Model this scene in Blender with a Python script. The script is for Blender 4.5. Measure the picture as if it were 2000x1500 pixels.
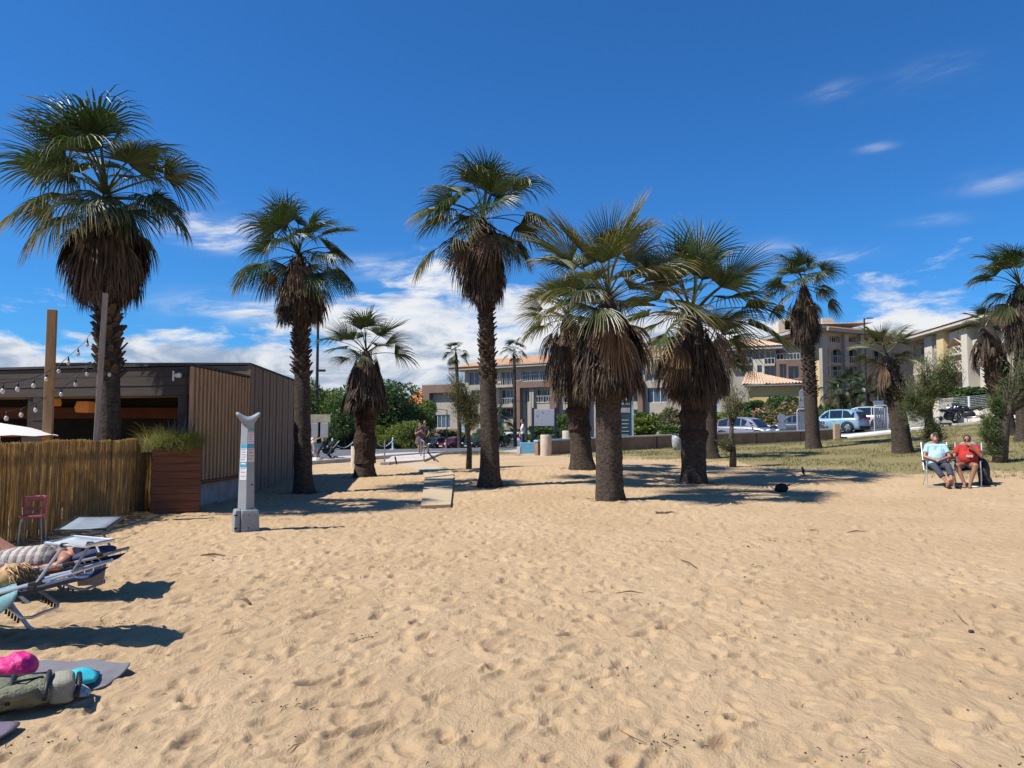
import bpy, bmesh, math, random
import numpy as np
from mathutils import Vector, Matrix, Euler
R = math.radians
for o in list(bpy.data.objects):
    bpy.data.objects.remove(o)
SC = bpy.context.scene
COL = SC.collection

# ------------------------------------------------------------------ camera
F, HOR, CAMH = 1502.0, 845.0, 1.5
PITCH = math.atan((HOR - 750) / F)
cam = bpy.data.cameras.new('camera')
cam.sensor_fit = 'HORIZONTAL'
cam.sensor_width = 36.0
cam.lens = 36.0 * F / 2000.0
cam.clip_start = 0.05
cam.clip_end = 6000
camo = bpy.data.objects.new('camera', cam)
COL.objects.link(camo)
camo.location = (0, 0, CAMH)
camo.rotation_euler = (math.pi / 2 + PITCH, 0, 0)
SC.camera = camo

# ------------------------------------------------------------------ light
SUN_EL = R(54)
SUN_FROM = Vector((-0.955, -0.30, 0)).normalized()
sd = bpy.data.lights.new('sun', 'SUN')
sd.energy = 5.0
sd.angle = R(0.53)
sd.color = (1.0, 0.955, 0.88)
so = bpy.data.objects.new('sun', sd)
COL.objects.link(so)
to_sun = Vector((SUN_FROM.x * math.cos(SUN_EL), SUN_FROM.y * math.cos(SUN_EL), math.sin(SUN_EL)))
so.rotation_euler = (-to_sun).to_track_quat('-Z', 'Y').to_euler()
so.location = (-20, -5, 30)

SC.view_settings.view_transform = 'Standard'
SC.view_settings.look = 'None'
SC.view_settings.gamma = 1.0
SC.view_settings.exposure = 0.36
SC.view_settings.use_curve_mapping = False
SC.cycles.max_bounces = 6
SC.cycles.transparent_max_bounces = 6
SC.cycles.use_denoising = True
SC.cycles.caustics_reflective = False
SC.cycles.caustics_refractive = False

# ------------------------------------------------------------------ node helpers
class NT:
    def __init__(s, tree):
        s.t = tree
        s.n = tree.nodes
    def add(s, typ, **kw):
        n = s.n.new(typ)
        for k, v in kw.items():
            setattr(n, k, v)
        return n
    def link(s, a, b):
        s.t.links.new(a, b)
    def put(s, sock, v):
        if isinstance(v, bpy.types.NodeSocket):
            s.link(v, sock)
        else:
            sock.default_value = v
    def m(s, op, a, b=None, c=None, clamp=False):
        n = s.add('ShaderNodeMath', operation=op)
        n.use_clamp = clamp
        s.put(n.inputs[0], a)
        if b is not None:
            s.put(n.inputs[1], b)
        if c is not None:
            s.put(n.inputs[2], c)
        return n.outputs[0]
    def mix(s, fac, a, b, mode='MIX'):
        n = s.add('ShaderNodeMix', data_type='RGBA', blend_type=mode)
        s.put(n.inputs[0], fac)
        for i, v in ((6, a), (7, b)):
            if not isinstance(v, bpy.types.NodeSocket) and len(v) == 3:
                v = (*v, 1)
            s.put(n.inputs[i], v)
        return n.outputs[2]
    def noise(s, vec, scale, detail=4, rough=.55, dist=0.0):
        n = s.add('ShaderNodeTexNoise')
        if vec is not None:
            s.link(vec, n.inputs['Vector'])
        n.inputs['Scale'].default_value = scale
        n.inputs['Detail'].default_value = detail
        n.inputs['Roughness'].default_value = rough
        n.inputs['Distortion'].default_value = dist
        return n.outputs['Fac']
    def ramp(s, fac, pts, interp='LINEAR'):
        n = s.add('ShaderNodeValToRGB')
        r = n.color_ramp
        r.interpolation = interp
        while len(r.elements) > 1:
            r.elements.remove(r.elements[-1])
        for i, (p, c) in enumerate(pts):
            e = r.elements[0] if i == 0 else r.elements.new(p)
            e.position = p
            e.color = (c, c, c, 1) if isinstance(c, (int, float)) else (*c, 1)
        s.link(fac, n.inputs[0])
        return n.outputs[0]
    def smooth(s, v, lo, hi):
        n = s.add('ShaderNodeMapRange', interpolation_type='SMOOTHSTEP')
        s.put(n.inputs[0], v)
        s.put(n.inputs[1], lo)
        s.put(n.inputs[2], hi)
        return n.outputs[0]
    def combine(s, x, y, z):
        n = s.add('ShaderNodeCombineXYZ')
        s.put(n.inputs[0], x); s.put(n.inputs[1], y); s.put(n.inputs[2], z)
        return n.outputs[0]

# ------------------------------------------------------------------ sky with clouds
W = bpy.data.worlds.new('World')
SC.world = W
W.use_nodes = True
w = NT(W.node_tree)
for n in list(w.n):
    w.n.remove(n)
sky = w.add('ShaderNodeTexSky', sky_type='NISHITA')
sky.sun_disc = False
sky.sun_elevation = SUN_EL
sky.sun_rotation = math.atan2(SUN_FROM.x, SUN_FROM.y)
sky.air_density = 1.0
sky.dust_density = 0.2
sky.ozone_density = 3.2
sky.altitude = 0
tc = w.add('ShaderNodeTexCoord')
sep = w.add('ShaderNodeSeparateXYZ')
w.link(tc.outputs['Generated'], sep.inputs[0])
SX, SY, SZ = sep.outputs
az = w.m('ARCTAN2', SX, SY)
el = w.m('ARCSINE', SZ)
azd = w.m('MULTIPLY', az, 180 / math.pi)
eld = w.m('MULTIPLY', el, 180 / math.pi)
# height of the cumulus bank along the compass (degrees of elevation)
u = w.m('MULTIPLY_ADD', azd, 1 / 120, .5)
bank = w.ramp(u, [(0, .50), (.18, .42), (.225, .42), (.27, .43), (.335, .42), (.37, .46), (.41, .62), (.45, .68), (.50, .66), (.545, .60), (.60, .58),
                  (.65, .40), (.695, .44), (.72, .54), (.75, .58), (.80, .56), (1, .5)])
bank = w.m('MULTIPLY', bank, 17.0)
cv = w.combine(w.m('MULTIPLY', azd, .12), w.m('MULTIPLY', eld, .34), 3.7)
n1 = w.noise(cv, 1.0, 10, .62, .3)
cv2 = w.combine(w.m('MULTIPLY', azd, .09), w.m('MULTIPLY_ADD', eld, .30, .22), 3.7)
n2 = w.noise(cv2, 1.0, 5, .55, .2)
cv3 = w.combine(w.m('MULTIPLY', azd, .05), w.m('MULTIPLY', eld, .34), 9.1)
n3 = w.noise(cv3, 1.0, 6, .6, .3)
top = w.m('SUBTRACT', bank, eld)
dens = w.m('ADD', w.m('MULTIPLY', top, .22), w.m('MULTIPLY', w.m('SUBTRACT', n1, .5), 4.0))
dens = w.smooth(dens, -.16, .52)
gaps = w.smooth(n3, .38, .50)
gaps = w.m('MAXIMUM', gaps, w.smooth(w.m('ABSOLUTE', w.m('SUBTRACT', eld, 6.0)), 4.5, 1.5))
dens = w.m('MULTIPLY', dens, w.m('MULTIPLY_ADD', gaps, .5, .5))
# thin separate wisps (azimuth, elevation, half width, half height, strength)
cvw = w.combine(w.m('MULTIPLY', azd, .16), w.m('MULTIPLY_ADD', eld, .75, w.m('MULTIPLY', azd, -.08)), 1.3)
nw = w.smooth(w.noise(cvw, 1.0, 6, .6, .4), .40, .66)
wsum = None
for (a0, e0, wa, we, st) in [(23.4, 22.6, 1.6, .6, .16), (29.6, 22.6, 2.0, .7, .20), (-21.2, 14.2, 2.6, .9, 1.0), (-21.8, 13.1, 2.4, .5, .8),
                             (-18.5, 8.7, 5.0, .8, 1.0), (29.0, 13.7, 1.7, .35, .22), (32.8, 15.6, 2.0, .6, .25), (23.5, 12.0, 2.6, .5, .4), (19.0, 12.6, 2.2, .7, .35),
                             (25.8, 18.8, 1.0, .25, .25), (-9.0, 12.0, 3.5, .7, .6), (55, 16, 7, 1.4, .6), (-60, 15, 8, 1.4, .6), (110, 18, 9, 2, .6), (-130, 16, 9, 2, .6)]:
    gx = w.m('POWER', w.m('DIVIDE', w.m('SUBTRACT', azd, a0), wa), 2.0)
    gy = w.m('POWER', w.m('DIVIDE', w.m('SUBTRACT', eld, e0), we), 2.0)
    g = w.m('MULTIPLY', w.m('EXPONENT', w.m('MULTIPLY', w.m('ADD', gx, gy), -1.0)), st)
    wsum = g if wsum is None else w.m('ADD', wsum, g)
wisp = w.m('MULTIPLY', wsum, w.m('MULTIPLY_ADD', nw, 1.1, .1), clamp=True)
cover = w.m('MAXIMUM', dens, wisp, clamp=True)
cover = w.m('MULTIPLY', cover, w.smooth(eld, -3.0, 0.5))
cvl = w.combine(w.m('MULTIPLY', azd, .17), w.m('MULTIPLY', eld, .50), 6.2)
nl = w.noise(cvl, 1.0, 9, .6, .5)
lit = w.smooth(w.m('ADD', w.m('MULTIPLY', w.m('SUBTRACT', nl, .5), 2.6), w.m('MULTIPLY', w.m('SUBTRACT', eld, 5.6), .085)), -.42, .30)
ccol = w.mix(lit, (3.3, 4.3, 5.9), (8.5, 8.7, 9.0))
clear = w.mix(1.0, sky.outputs[0], (.29, .83, 1.40), 'MULTIPLY')
skyc = w.mix(cover, clear, ccol)
bg = w.add('ShaderNodeBackground')
bg.inputs['Strength'].default_value = 0.078
w.link(skyc, bg.inputs['Color'])
wo = w.add('ShaderNodeOutputWorld')
w.link(bg.outputs[0], wo.inputs[0])

# ------------------------------------------------------------------ materials
MATS = {}
def M(name, col=(.5, .5, .5), rough=.7, var=.18, scale=6.0, bump=0.0, bscale=60.0, metal=0.0, spec=.35, coat=0.0,
      stretch=None, island=0.0, emit=None, alpha=None, sheen=0.0, col2=None, trans=None):
    if name in MATS:
        return MATS[name]
    m = bpy.data.materials.new(name)
    m.use_nodes = True
    t = NT(m.node_tree)
    b = t.n['Principled BSDF']
    co = t.add('ShaderNodeTexCoord').outputs['Object']
    if stretch:
        mp = t.add('ShaderNodeMapping')
        mp.inputs['Scale'].default_value = stretch
        t.link(co, mp.inputs[0])
        co = mp.outputs[0]
    c2 = col2 if col2 else tuple(x * (1 - var) for x in col)
    c1 = col if col2 else tuple(min(1, x * (1 + var)) for x in col)
    f = t.smooth(t.noise(co, scale, 5, .6), .3, .7)
    c = t.mix(f, c1, c2)
    if island:
        g = t.add('ShaderNodeNewGeometry')
        k = t.m('MULTIPLY_ADD', g.outputs['Random Per Island'], island * 2, 1 - island)
        c = t.mix(1.0, c, t.combine(k, k, k), 'MULTIPLY')
    t.link(c, b.inputs['Base Color'])
    b.inputs['Roughness'].default_value = rough
    b.inputs['Metallic'].default_value = metal
    b.inputs['Specular IOR Level'].default_value = spec
    b.inputs['Coat Weight'].default_value = coat
    if sheen:
        b.inputs['Sheen Weight'].default_value = sheen
    if bump:
        bn = t.add('ShaderNodeBump')
        bn.inputs['Strength'].default_value = 1.0
        bn.inputs['Distance'].default_value = bump
        t.link(t.noise(co, bscale, 4, .6), bn.inputs['Height'])
        t.link(bn.outputs[0], b.inputs['Normal'])
    if emit:
        b.inputs['Emission Color'].default_value = (*emit[0], 1)
        b.inputs['Emission Strength'].default_value = emit[1]
    if trans:
        tr = t.add('ShaderNodeBsdfTranslucent')
        t.link(t.mix(1.0, c, (1.5, 1.6, .6), 'MULTIPLY'), tr.inputs['Color'])
        ms = t.add('ShaderNodeMixShader')
        ms.inputs[0].default_value = trans
        t.link(b.outputs[0], ms.inputs[1]); t.link(tr.outputs[0], ms.inputs[2])
        t.link(ms.outputs[0], t.n['Material Output'].inputs[0])
    MATS[name] = m
    return m

def leaf_mat(name, green, tip, dry_at=.72, rough=.42, trans=.22, isl=.35):
    """palm blade: green with drier tips (attribute t runs from hastula to tip)"""
    if name in MATS:
        return MATS[name]
    m = bpy.data.materials.new(name)
    m.use_nodes = True
    t = NT(m.node_tree)
    b = t.n['Principled BSDF']
    at = t.add('ShaderNodeAttribute', attribute_name='t').outputs['Fac']
    g = t.add('ShaderNodeNewGeometry')
    rnd = g.outputs['Random Per Island']
    k = t.m('MULTIPLY_ADD', rnd, isl * 2, 1 - isl)
    base = t.mix(1.0, green, t.combine(k, k, k), 'MULTIPLY')
    f = t.smooth(t.m('ADD', at, t.m('MULTIPLY', t.m('SUBTRACT', rnd, .5), .35)), dry_at, 1.05)
    c = t.mix(f, base, tip)
    t.link(c, b.inputs['Base Color'])
    b.inputs['Roughness'].default_value = rough
    b.inputs['Specular IOR Level'].default_value = .5
    tr = t.add('ShaderNodeBsdfTranslucent')
    t.link(t.mix(1.0, c, (1.6, 1.7, .5), 'MULTIPLY'), tr.inputs['Color'])
    ms = t.add('ShaderNodeMixShader')
    ms.inputs[0].default_value = trans
    t.link(b.outputs[0], ms.inputs[1]); t.link(tr.outputs[0], ms.inputs[2])
    t.link(ms.outputs[0], t.n['Material Output'].inputs[0])
    MATS[name] = m
    return m

def glass_mat(name='window_glass', col=(.03, .05, .06), rough=.06):
    return M(name, col, rough, .25, 1.5, spec=.8)

# ------------------------------------------------------------------ mesh builder
class MB:
    def __init__(s):
        s.v = []; s.f = []; s.t = []
    def add(s, verts, faces):
        o = len(s.v)
        s.v.extend([tuple(p) for p in verts])
        s.f.extend([tuple(i + o for i in f) for f in faces])
        return s
    def box(s, c, size, rz=0.0, mat=None, taper=1.0):
        hx, hy, hz = size[0] / 2, size[1] / 2, size[2] / 2
        P_ = []
        for z in (-hz, hz):
            k = taper if z > 0 else 1
            for x, y in ((-hx, -hy), (hx, -hy), (hx, hy), (-hx, hy)):
                P_.append(Vector((x * k, y * k, z)))
        if mat is not None:
            P_ = [mat @ p for p in P_]
        elif rz:
            m_ = Matrix.Rotation(rz, 3, 'Z')
            P_ = [m_ @ p for p in P_]
        c = Vector(c)
        return s.add([p + c for p in P_], [(3, 2, 1, 0), (4, 5, 6, 7), (0, 1, 5, 4), (1, 2, 6, 5), (2, 3, 7, 6), (3, 0, 4, 7)])
    def beam(s, a, b, wx, wy, up=(0, 0, 1)):
        a, b = Vector(a), Vector(b)
        d = (b - a).normalized()
        up = Vector(up)
        if abs(d.dot(up)) > .97:
            up = Vector((0, 1, 0))
        sd_ = d.cross(up).normalized()
        u_ = sd_.cross(d).normalized()
        P_ = []
        for c in (a, b):
            for x, y in ((-1, -1), (1, -1), (1, 1), (-1, 1)):
                P_.append(c + sd_ * x * wx / 2 + u_ * y * wy / 2)
        return s.add(P_, [(3, 2, 1, 0), (4, 5, 6, 7), (0, 1, 5, 4), (1, 2, 6, 5), (2, 3, 7, 6), (3, 0, 4, 7)])
    def tube(s, pts, r, n=8, cap=True, closed=False):
        pts = [Vector(p) for p in pts]
        k = len(pts)
        rr = r if isinstance(r, (list, tuple)) else [r] * k
        V, Fc = [], []
        prev = None
        for i, p in enumerate(pts):
            if closed:
                d = pts[(i + 1) % k] - pts[i - 1]
            else:
                d = pts[min(i + 1, k - 1)] - pts[max(i - 1, 0)]
            if d.length < 1e-9:
                d = Vector((0, 0, 1))
            d.normalize()
            if prev is None:
                a = Vector((0, 0, 1)) if abs(d.z) < .9 else Vector((1, 0, 0))
                x = d.cross(a).normalized()
            else:
                x = prev - d * prev.dot(d)
                x = x.normalized() if x.length > 1e-6 else d.cross(Vector((0, 0, 1))).normalized()
            prev = x
            y = d.cross(x)
            for j in range(n):
                an = 2 * math.pi * j / n
                V.append(p + (x * math.cos(an) + y * math.sin(an)) * rr[i])
        for i in range(k if closed else k - 1):
            i2 = (i + 1) % k
            for j in range(n):
                Fc.append((i * n + j, i * n + (j + 1) % n, i2 * n + (j + 1) % n, i2 * n + j))
        if cap and not closed:
            Fc.append(tuple(range(n - 1, -1, -1)))
            Fc.append(tuple((k - 1) * n + j for j in range(n)))
        return s.add(V, Fc)
    def lathe(s, prof, n=16, c=(0, 0, 0), cap=True, sx=1, sy=1):
        V, Fc = [], []
        for r_, z in prof:
            for j in range(n):
                a = 2 * math.pi * j / n
                V.append((c[0] + r_ * math.cos(a) * sx, c[1] + r_ * math.sin(a) * sy, c[2] + z))
        k = len(prof)
        for i in range(k - 1):
            for j in range(n):
                Fc.append((i * n + j, i * n + (j + 1) % n, (i + 1) * n + (j + 1) % n, (i + 1) * n + j))
        if cap:
            Fc.append(tuple(range(n - 1, -1, -1)))
            Fc.append(tuple((k - 1) * n + j for j in range(n)))
        return s.add(V, Fc)
    def ell(s, c, r, n=12, m=8, mat=None):
        V = [Vector((0, 0, -1))]
        for i in range(1, m):
            p = math.pi * i / m - math.pi / 2
            for j in range(n):
                a = 2 * math.pi * j / n
                V.append(Vector((math.cos(p) * math.cos(a), math.cos(p) * math.sin(a), math.sin(p))))
        V.append(Vector((0, 0, 1)))
        Fc = []
        for j in range(n):
            Fc.append((0, 1 + (j + 1) % n, 1 + j))
        for i in range(m - 2):
            for j in range(n):
                Fc.append((1 + i * n + j, 1 + i * n + (j + 1) % n, 1 + (i + 1) * n + (j + 1) % n, 1 + (i + 1) * n + j))
        L = len(V) - 1
        for j in range(n):
            Fc.append((L, 1 + (m - 2) * n + j, 1 + (m - 2) * n + (j + 1) % n))
        r = r if isinstance(r, (tuple, list)) else (r, r, r)
        c = Vector(c)
        V = [Vector((p.x * r[0], p.y * r[1], p.z * r[2])) for p in V]
        if mat is not None:
            V = [mat @ p for p in V]
        return s.add([p + c for p in V], Fc)
    def caps(s, a, b, ra, rb=None, n=10):
        """tapered capsule"""
        rb = ra if rb is None else rb
        a, b = Vector(a), Vector(b)
        d = (b - a)
        L = d.length
        d = d.normalized() if L > 1e-6 else Vector((0, 0, 1))
        pts, rad = [], []
        for k in (-90, -60, -30):
            pts.append(a + d * ra * math.sin(R(k))); rad.append(max(ra * math.cos(R(k)), ra * .02))
        pts.append(a); rad.append(ra)
        pts.append(b); rad.append(rb)
        for k in (30, 60, 90):
            pts.append(b + d * rb * math.sin(R(k))); rad.append(max(rb * math.cos(R(k)), rb * .02))
        return s.tube(pts, rad, n)
    def prism(s, poly, y0, y1, axis='y'):
        """polygon (list of 2d) extruded along an axis"""
        n = len(poly)
        def mk(p, t_):
            if axis == 'y':
                return (p[0], t_, p[1])
            if axis == 'x':
                return (t_, p[0], p[1])
            return (p[0], p[1], t_)
        V = [mk(p, y0) for p in poly] + [mk(p, y1) for p in poly]
        Fc = [tuple(range(n)), tuple(range(2 * n - 1, n - 1, -1))]
        for i in range(n):
            Fc.append((i, i + n, (i + 1) % n + n, (i + 1) % n))
        return s.add(V, Fc)
    def mesh(s, name, smooth=False, origin=None):
        me = bpy.data.meshes.new(name)
        if origin is not None:
            ox, oy, oz = origin
            vv = [(p[0] - ox, p[1] - oy, p[2] - oz) for p in s.v]
        else:
            vv = s.v
        me.from_pydata(vv, [], s.f)
        if s.t:
            a = me.attributes.new('t', 'FLOAT', 'POINT')
            a.data.foreach_set('value', s.t)
        if smooth:
            me.polygons.foreach_set('use_smooth', [True] * len(me.polygons))
        me.update()
        return me
    def build(s, name, mat, parent=None, smooth=False, origin=None, fix=True):
        me = s.mesh(name, smooth, origin)
        if fix and len(me.polygons) < 60000:
            bm = bmesh.new(); bm.from_mesh(me)
            bmesh.ops.recalc_face_normals(bm, faces=bm.faces)
            bm.to_mesh(me); bm.free()
        return obj(name, me, mat, parent)

def _build_fit(s, name, mat, parent, fit):
    fit(s)
    return s.build(name, mat, parent, fix=False)
MB.build_fit = _build_fit
def obj(name, me, mat=None, parent=None):
    if mat is not None and len(me.materials) == 0:
        me.materials.append(mat)
    o = bpy.data.objects.new(name, me)
    COL.objects.link(o)
    if parent is not None:
        o.parent = parent
    return o
def tag(o, label=None, cat=None, group=None, kind=None):
    if cat and not kind:
        kind = 'thing'
    for k, v in (('label', label), ('category', cat), ('group', group), ('kind', kind)):
        if v:
            o[k] = v
    return o
def thing(name, label, cat, loc=(0, 0, 0), rz=0.0, group=None, scale=1.0):
    o = bpy.data.objects.new(name, None)
    COL.objects.link(o)
    o.location = loc
    o.rotation_euler = (0, 0, rz)
    o.scale = (scale,) * 3
    o.empty_display_size = .2
    return tag(o, label, cat, group)
def copy_tree(o, parent=None):
    c = o.copy()
    COL.objects.link(c)
    c.parent = parent
    for ch in list(o.children):
        copy_tree(ch, c)
    return c
def soft(o, w_=.01, seg=2):
    b = o.modifiers.new('bevel', 'BEVEL')
    b.width = w_; b.segments = seg; b.limit_method = 'ANGLE'
    return o

# ------------------------------------------------------------------ photograph geometry -> place
CP, SP = math.cos(PITCH), math.sin(PITCH)
def ray(px, py):
    u_, v_ = (px - 1000) / F, (750 - py) / F
    return Vector((u_, CP - v_ * SP, SP + v_ * CP))
def P(px, py, d):
    r_ = ray(px, py)
    k = d / r_.y
    return Vector((r_.x * k, d, CAMH + r_.z * k))
def gp(px, py, z=0.0):
    r_ = ray(px, py)
    k = (z - CAMH) / r_.z
    return Vector((r_.x * k, r_.y * k, z))
# ------------------------------------------------------------------ terrain
PALM = dict(A=P(215, 850, 14.75), B=gp(592, 963, 0), C=gp(957, 950, .1), D=gp(712, 930, .15), E=gp(1190, 976, .02), F=gp(1137, 914, .4),
            G=gp(1356, 943, .1), H=gp(1387, 895, .5), J=gp(1588, 876, .8), K=gp(1763, 886, .7), N=P(1966, 850, 33), O=P(2004, 860, 30))
PALM['A'].z = 0
TREE = dict(I=gp(1431, 912, .35), L=P(1818, 892, 27), M=gp(1950, 905, .5), Q=gp(915, 916, .3))
ctrl = [tuple(v) for v in PALM.values()] + [tuple(v) for v in TREE.values()]
for x in (-20, -13, -8, -4, 0, 4, 8, 13, 20):
    for y in (-6, 0, 5, 10, 14):
        ctrl.append((x, y, 0.0))
ctrl += [(-14, 19, 0), (-8, 24, .05), (-6.2, 18, 0), (-6.2, 26, .05), (10.8, 18.8, .16), (16, 18, .25), (22, 20, .5)]
ctrl += [tuple(gp(1067, 891, .39)), tuple(gp(610, 909, .05)), tuple(gp(1000, 887, .25)), tuple(gp(825, 905, .18)), tuple(gp(825, 890, .3)),
         tuple(gp(1215, 882, .56)), tuple(gp(1430, 872, .80)), tuple(gp(1640, 860, 1.02)), tuple(P(1455, 862, 53)), tuple(P(1640, 845, 56)),
         tuple(P(1880, 830, 45)), tuple(P(1990, 824, 45)), tuple(P(1020, 882, 42)), tuple(P(650, 885, 48)), tuple(P(766, 880, 54)),
         (-16, 95, -.65), (-5, 95, -.6), (3, 95, -.4), (-40, 95, -.7), (-30, 60, -.1), (-25, 40, .1), (12, 75, .6), (30, 75, 1.9), (45, 60, 2.3), (40, 40, 2.0),
         (30, 30, 1.5), (0, 125, -.6), (-50, 130, -.8), (50, 130, 1.8)]
ctrl = np.array(ctrl, float)
def _tps():
    n = len(ctrl)
    xy = ctrl[:, :2]
    d2 = ((xy[:, None] - xy[None]) ** 2).sum(-1)
    K = np.where(d2 > 0, .5 * d2 * np.log(np.maximum(d2, 1e-12)), 0) + np.eye(n) * 3.0
    Pm = np.hstack([np.ones((n, 1)), xy])
    A = np.zeros((n + 3, n + 3))
    A[:n, :n] = K; A[:n, n:] = Pm; A[n:, :n] = Pm.T
    b = np.concatenate([ctrl[:, 2], np.zeros(3)])
    return np.linalg.solve(A, b)
_W = _tps()
def Hn(x, y):
    x = np.asarray(x, float); y = np.asarray(y, float)
    cx, cy = np.clip(x, -60, 60), np.clip(y, -8, 135)
    out = _W[-3] + _W[-2] * cx + _W[-1] * cy
    for i in range(len(ctrl)):
        d2 = (cx - ctrl[i, 0]) ** 2 + (cy - ctrl[i, 1]) ** 2
        out = out + _W[i] * .5 * d2 * np.log(np.maximum(d2, 1e-12))
    near = np.clip((y - 11) / 6, 0, 1)
    near = near * near * (3 - 2 * near)
    return np.clip(out, -1.0, 3.2) * near
def H(x, y):
    return float(Hn(np.array([x]), np.array([y]))[0])
def on(px, py, d):
    """stand on the terrain at the depth d under the pixel column px"""
    p = P(px, py, d)
    return Vector((p.x, p.y, H(p.x, p.y)))

def grid_mesh(name, X, Y, Z, attrs=None, smooth=True):
    nr, nc = X.shape
    me = bpy.data.meshes.new(name)
    v = np.stack([X, Y, Z], -1).reshape(-1, 3).astype(np.float32)
    idx = np.arange(nr * nc).reshape(nr, nc)
    q = np.stack([idx[:-1, :-1], idx[:-1, 1:], idx[1:, 1:], idx[1:, :-1]], -1).reshape(-1, 4)
    me.vertices.add(len(v)); me.vertices.foreach_set('co', v.ravel())
    me.loops.add(q.size); me.loops.foreach_set('vertex_index', q.ravel().astype(np.int32))
    me.polygons.add(len(q))
    me.polygons.foreach_set('loop_start', np.arange(0, q.size, 4, dtype=np.int32))
    me.polygons.foreach_set('loop_total', np.full(len(q), 4, np.int32))
    me.polygons.foreach_set('use_smooth', np.full(len(q), smooth, bool))
    for k, a in (attrs or {}).items():
        at = me.attributes.new(k, 'FLOAT', 'POINT')
        at.data.foreach_set('value', a.ravel().astype(np.float32))
    me.update(); me.validate()
    return me

# ---- trampled sand: footprints stamped into a height raster
rng = np.random.default_rng(11)
CELL, RX0, RY0, RW, RH = .02, -17.0, 1.5, 1700, 1450
def fnoise(kx, ky, ang, seed, sharp=1.0):
    """anisotropic smooth noise, wave lengths 1/kx along and 1/ky across the direction ang"""
    g = np.random.default_rng(seed)
    f = np.fft.rfft2(g.standard_normal((RH, RW)))
    fy = np.fft.fftfreq(RH, CELL)[:, None]; fx = np.fft.rfftfreq(RW, CELL)[None]
    a, b = fx * math.cos(ang) + fy * math.sin(ang), -fx * math.sin(ang) + fy * math.cos(ang)
    q = np.sqrt((a / kx) ** 2 + (b / ky) ** 2)
    f = f * np.exp(-q ** 2 * 1.2) * np.clip(q, 0, 1)
    h = np.fft.irfft2(f, s=(RH, RW))
    return h / h.std()
RXs = RX0 + np.arange(RW) * CELL; RYs = RY0 + np.arange(RH) * CELL
GX, GY = np.meshgrid(RXs, RYs)
amp = np.clip(1.0 - (GX + 1.0) / 7.5, .38, 1.0)
ridge = fnoise(1.4, 3.8, R(60), 5)
ridge2 = fnoise(1.8, 4.2, R(48), 8)
HS = (np.abs(ridge) * -.015 + ridge2 * .007 + .009) * amp + fnoise(.35, .5, 0, 9) * .010
STN = 17
sy, sx = np.mgrid[-STN:STN + 1, -STN:STN + 1] * CELL
ns = 24000
PX = rng.uniform(-17, 17, ns); PY = 1.9 + 29 * rng.random(ns) ** 1.35
PA = np.full(ns, np.nan)
k = ns - 1
for tr in range(16):                      # single trails of crisper prints
    x, y, a = rng.uniform(-7, 8), rng.uniform(3.5, 7), rng.uniform(R(25), R(150))
    for st_ in range(34):
        if k < ns - 520: break
        a += rng.normal(0, .05)
        x += .62 * math.cos(a); y += .62 * math.sin(a)
        sd_ = .10 * (1 if st_ % 2 else -1)
        PX[k], PY[k], PA[k] = x - sd_ * math.sin(a), y + sd_ * math.cos(a), a
        k -= 1
for i in range(ns):
    x, y = PX[i], PY[i]
    if abs(x) > y * .95 + 1.5:
        continue
    ang = rng.normal(R(68), .55) if x < 1.5 else rng.uniform(0, math.pi)
    la, lb = rng.uniform(.05, .13), rng.uniform(.03, .056)
    dep = rng.uniform(.010, .036) * (1.0 if x < 1 else max(.45, 1 - (x - 1) / 9)) * (1.0 if rng.random() < .85 else 1.4)
    if not np.isnan(PA[i]):
        ang, la, lb, dep = PA[i], .135, .055, rng.uniform(.018, .030)
    a = sx * math.cos(ang) + sy * math.sin(ang); b = -sx * math.sin(ang) + sy * math.cos(ang)
    q = np.sqrt((a / la) ** 2 + (b / lb) ** 2)
    st = -dep * (1 / (1 + np.exp((q - 1.0) * 9.0))) * (1 + .5 * a / la) + dep * .42 * np.exp(-((q - 1.45) / .38) ** 2) * (1 - .6 * a / la)
    st *= np.clip(1.7 - np.sqrt(sx ** 2 + sy ** 2) / .25, 0, 1)
    ci, cj = int((y - RY0) / CELL), int((x - RX0) / CELL)
    i0, i1, j0, j1 = max(ci - STN, 0), min(ci + STN + 1, RH), max(cj - STN, 0), min(cj + STN + 1, RW)
    if i1 <= i0 or j1 <= j0:
        continue
    sub = HS[i0:i1, j0:j1]
    ss = st[i0 - ci + STN:i1 - ci + STN, j0 - cj + STN:j1 - cj + STN]
    HS[i0:i1, j0:j1] = np.where(ss < 0, np.minimum(sub * .45 + ss, sub * .9 + ss * .8), sub + ss)
HS = np.clip(HS, -.085, .06)
def sand_h(x, y):
    x = np.asarray(x, float); y = np.asarray(y, float)
    fx = np.clip((x - RX0) / CELL, 0, RW - 1.001); fy = np.clip((y - RY0) / CELL, 0, RH - 1.001)
    j = fx.astype(int); i = fy.astype(int); a = fx - j; b = fy - i
    h = HS[i, j] * (1 - a) * (1 - b) + HS[i, j + 1] * a * (1 - b) + HS[i + 1, j] * (1 - a) * b + HS[i + 1, j + 1] * a * b
    inside = (x > RX0) & (x < RX0 + RW * CELL) & (y < RY0 + RH * CELL)
    fade = np.clip((31 - y) / 6, .25, 1)
    return np.where(inside, h * fade, 0)
def HSand(x, y):
    return H(x, y) + float(sand_h(np.array([x]), np.array([y]))[0])

NR, NCOL = 600, 940
inv = np.linspace(1 / 2.4, 1 / 64, NR)
dd = 1 / inv
uu = np.linspace(-1.02, 1.02, NCOL)
X = uu[None] * (dd[:, None] + .6); Y = np.repeat(dd[:, None], NCOL, 1)
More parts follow.
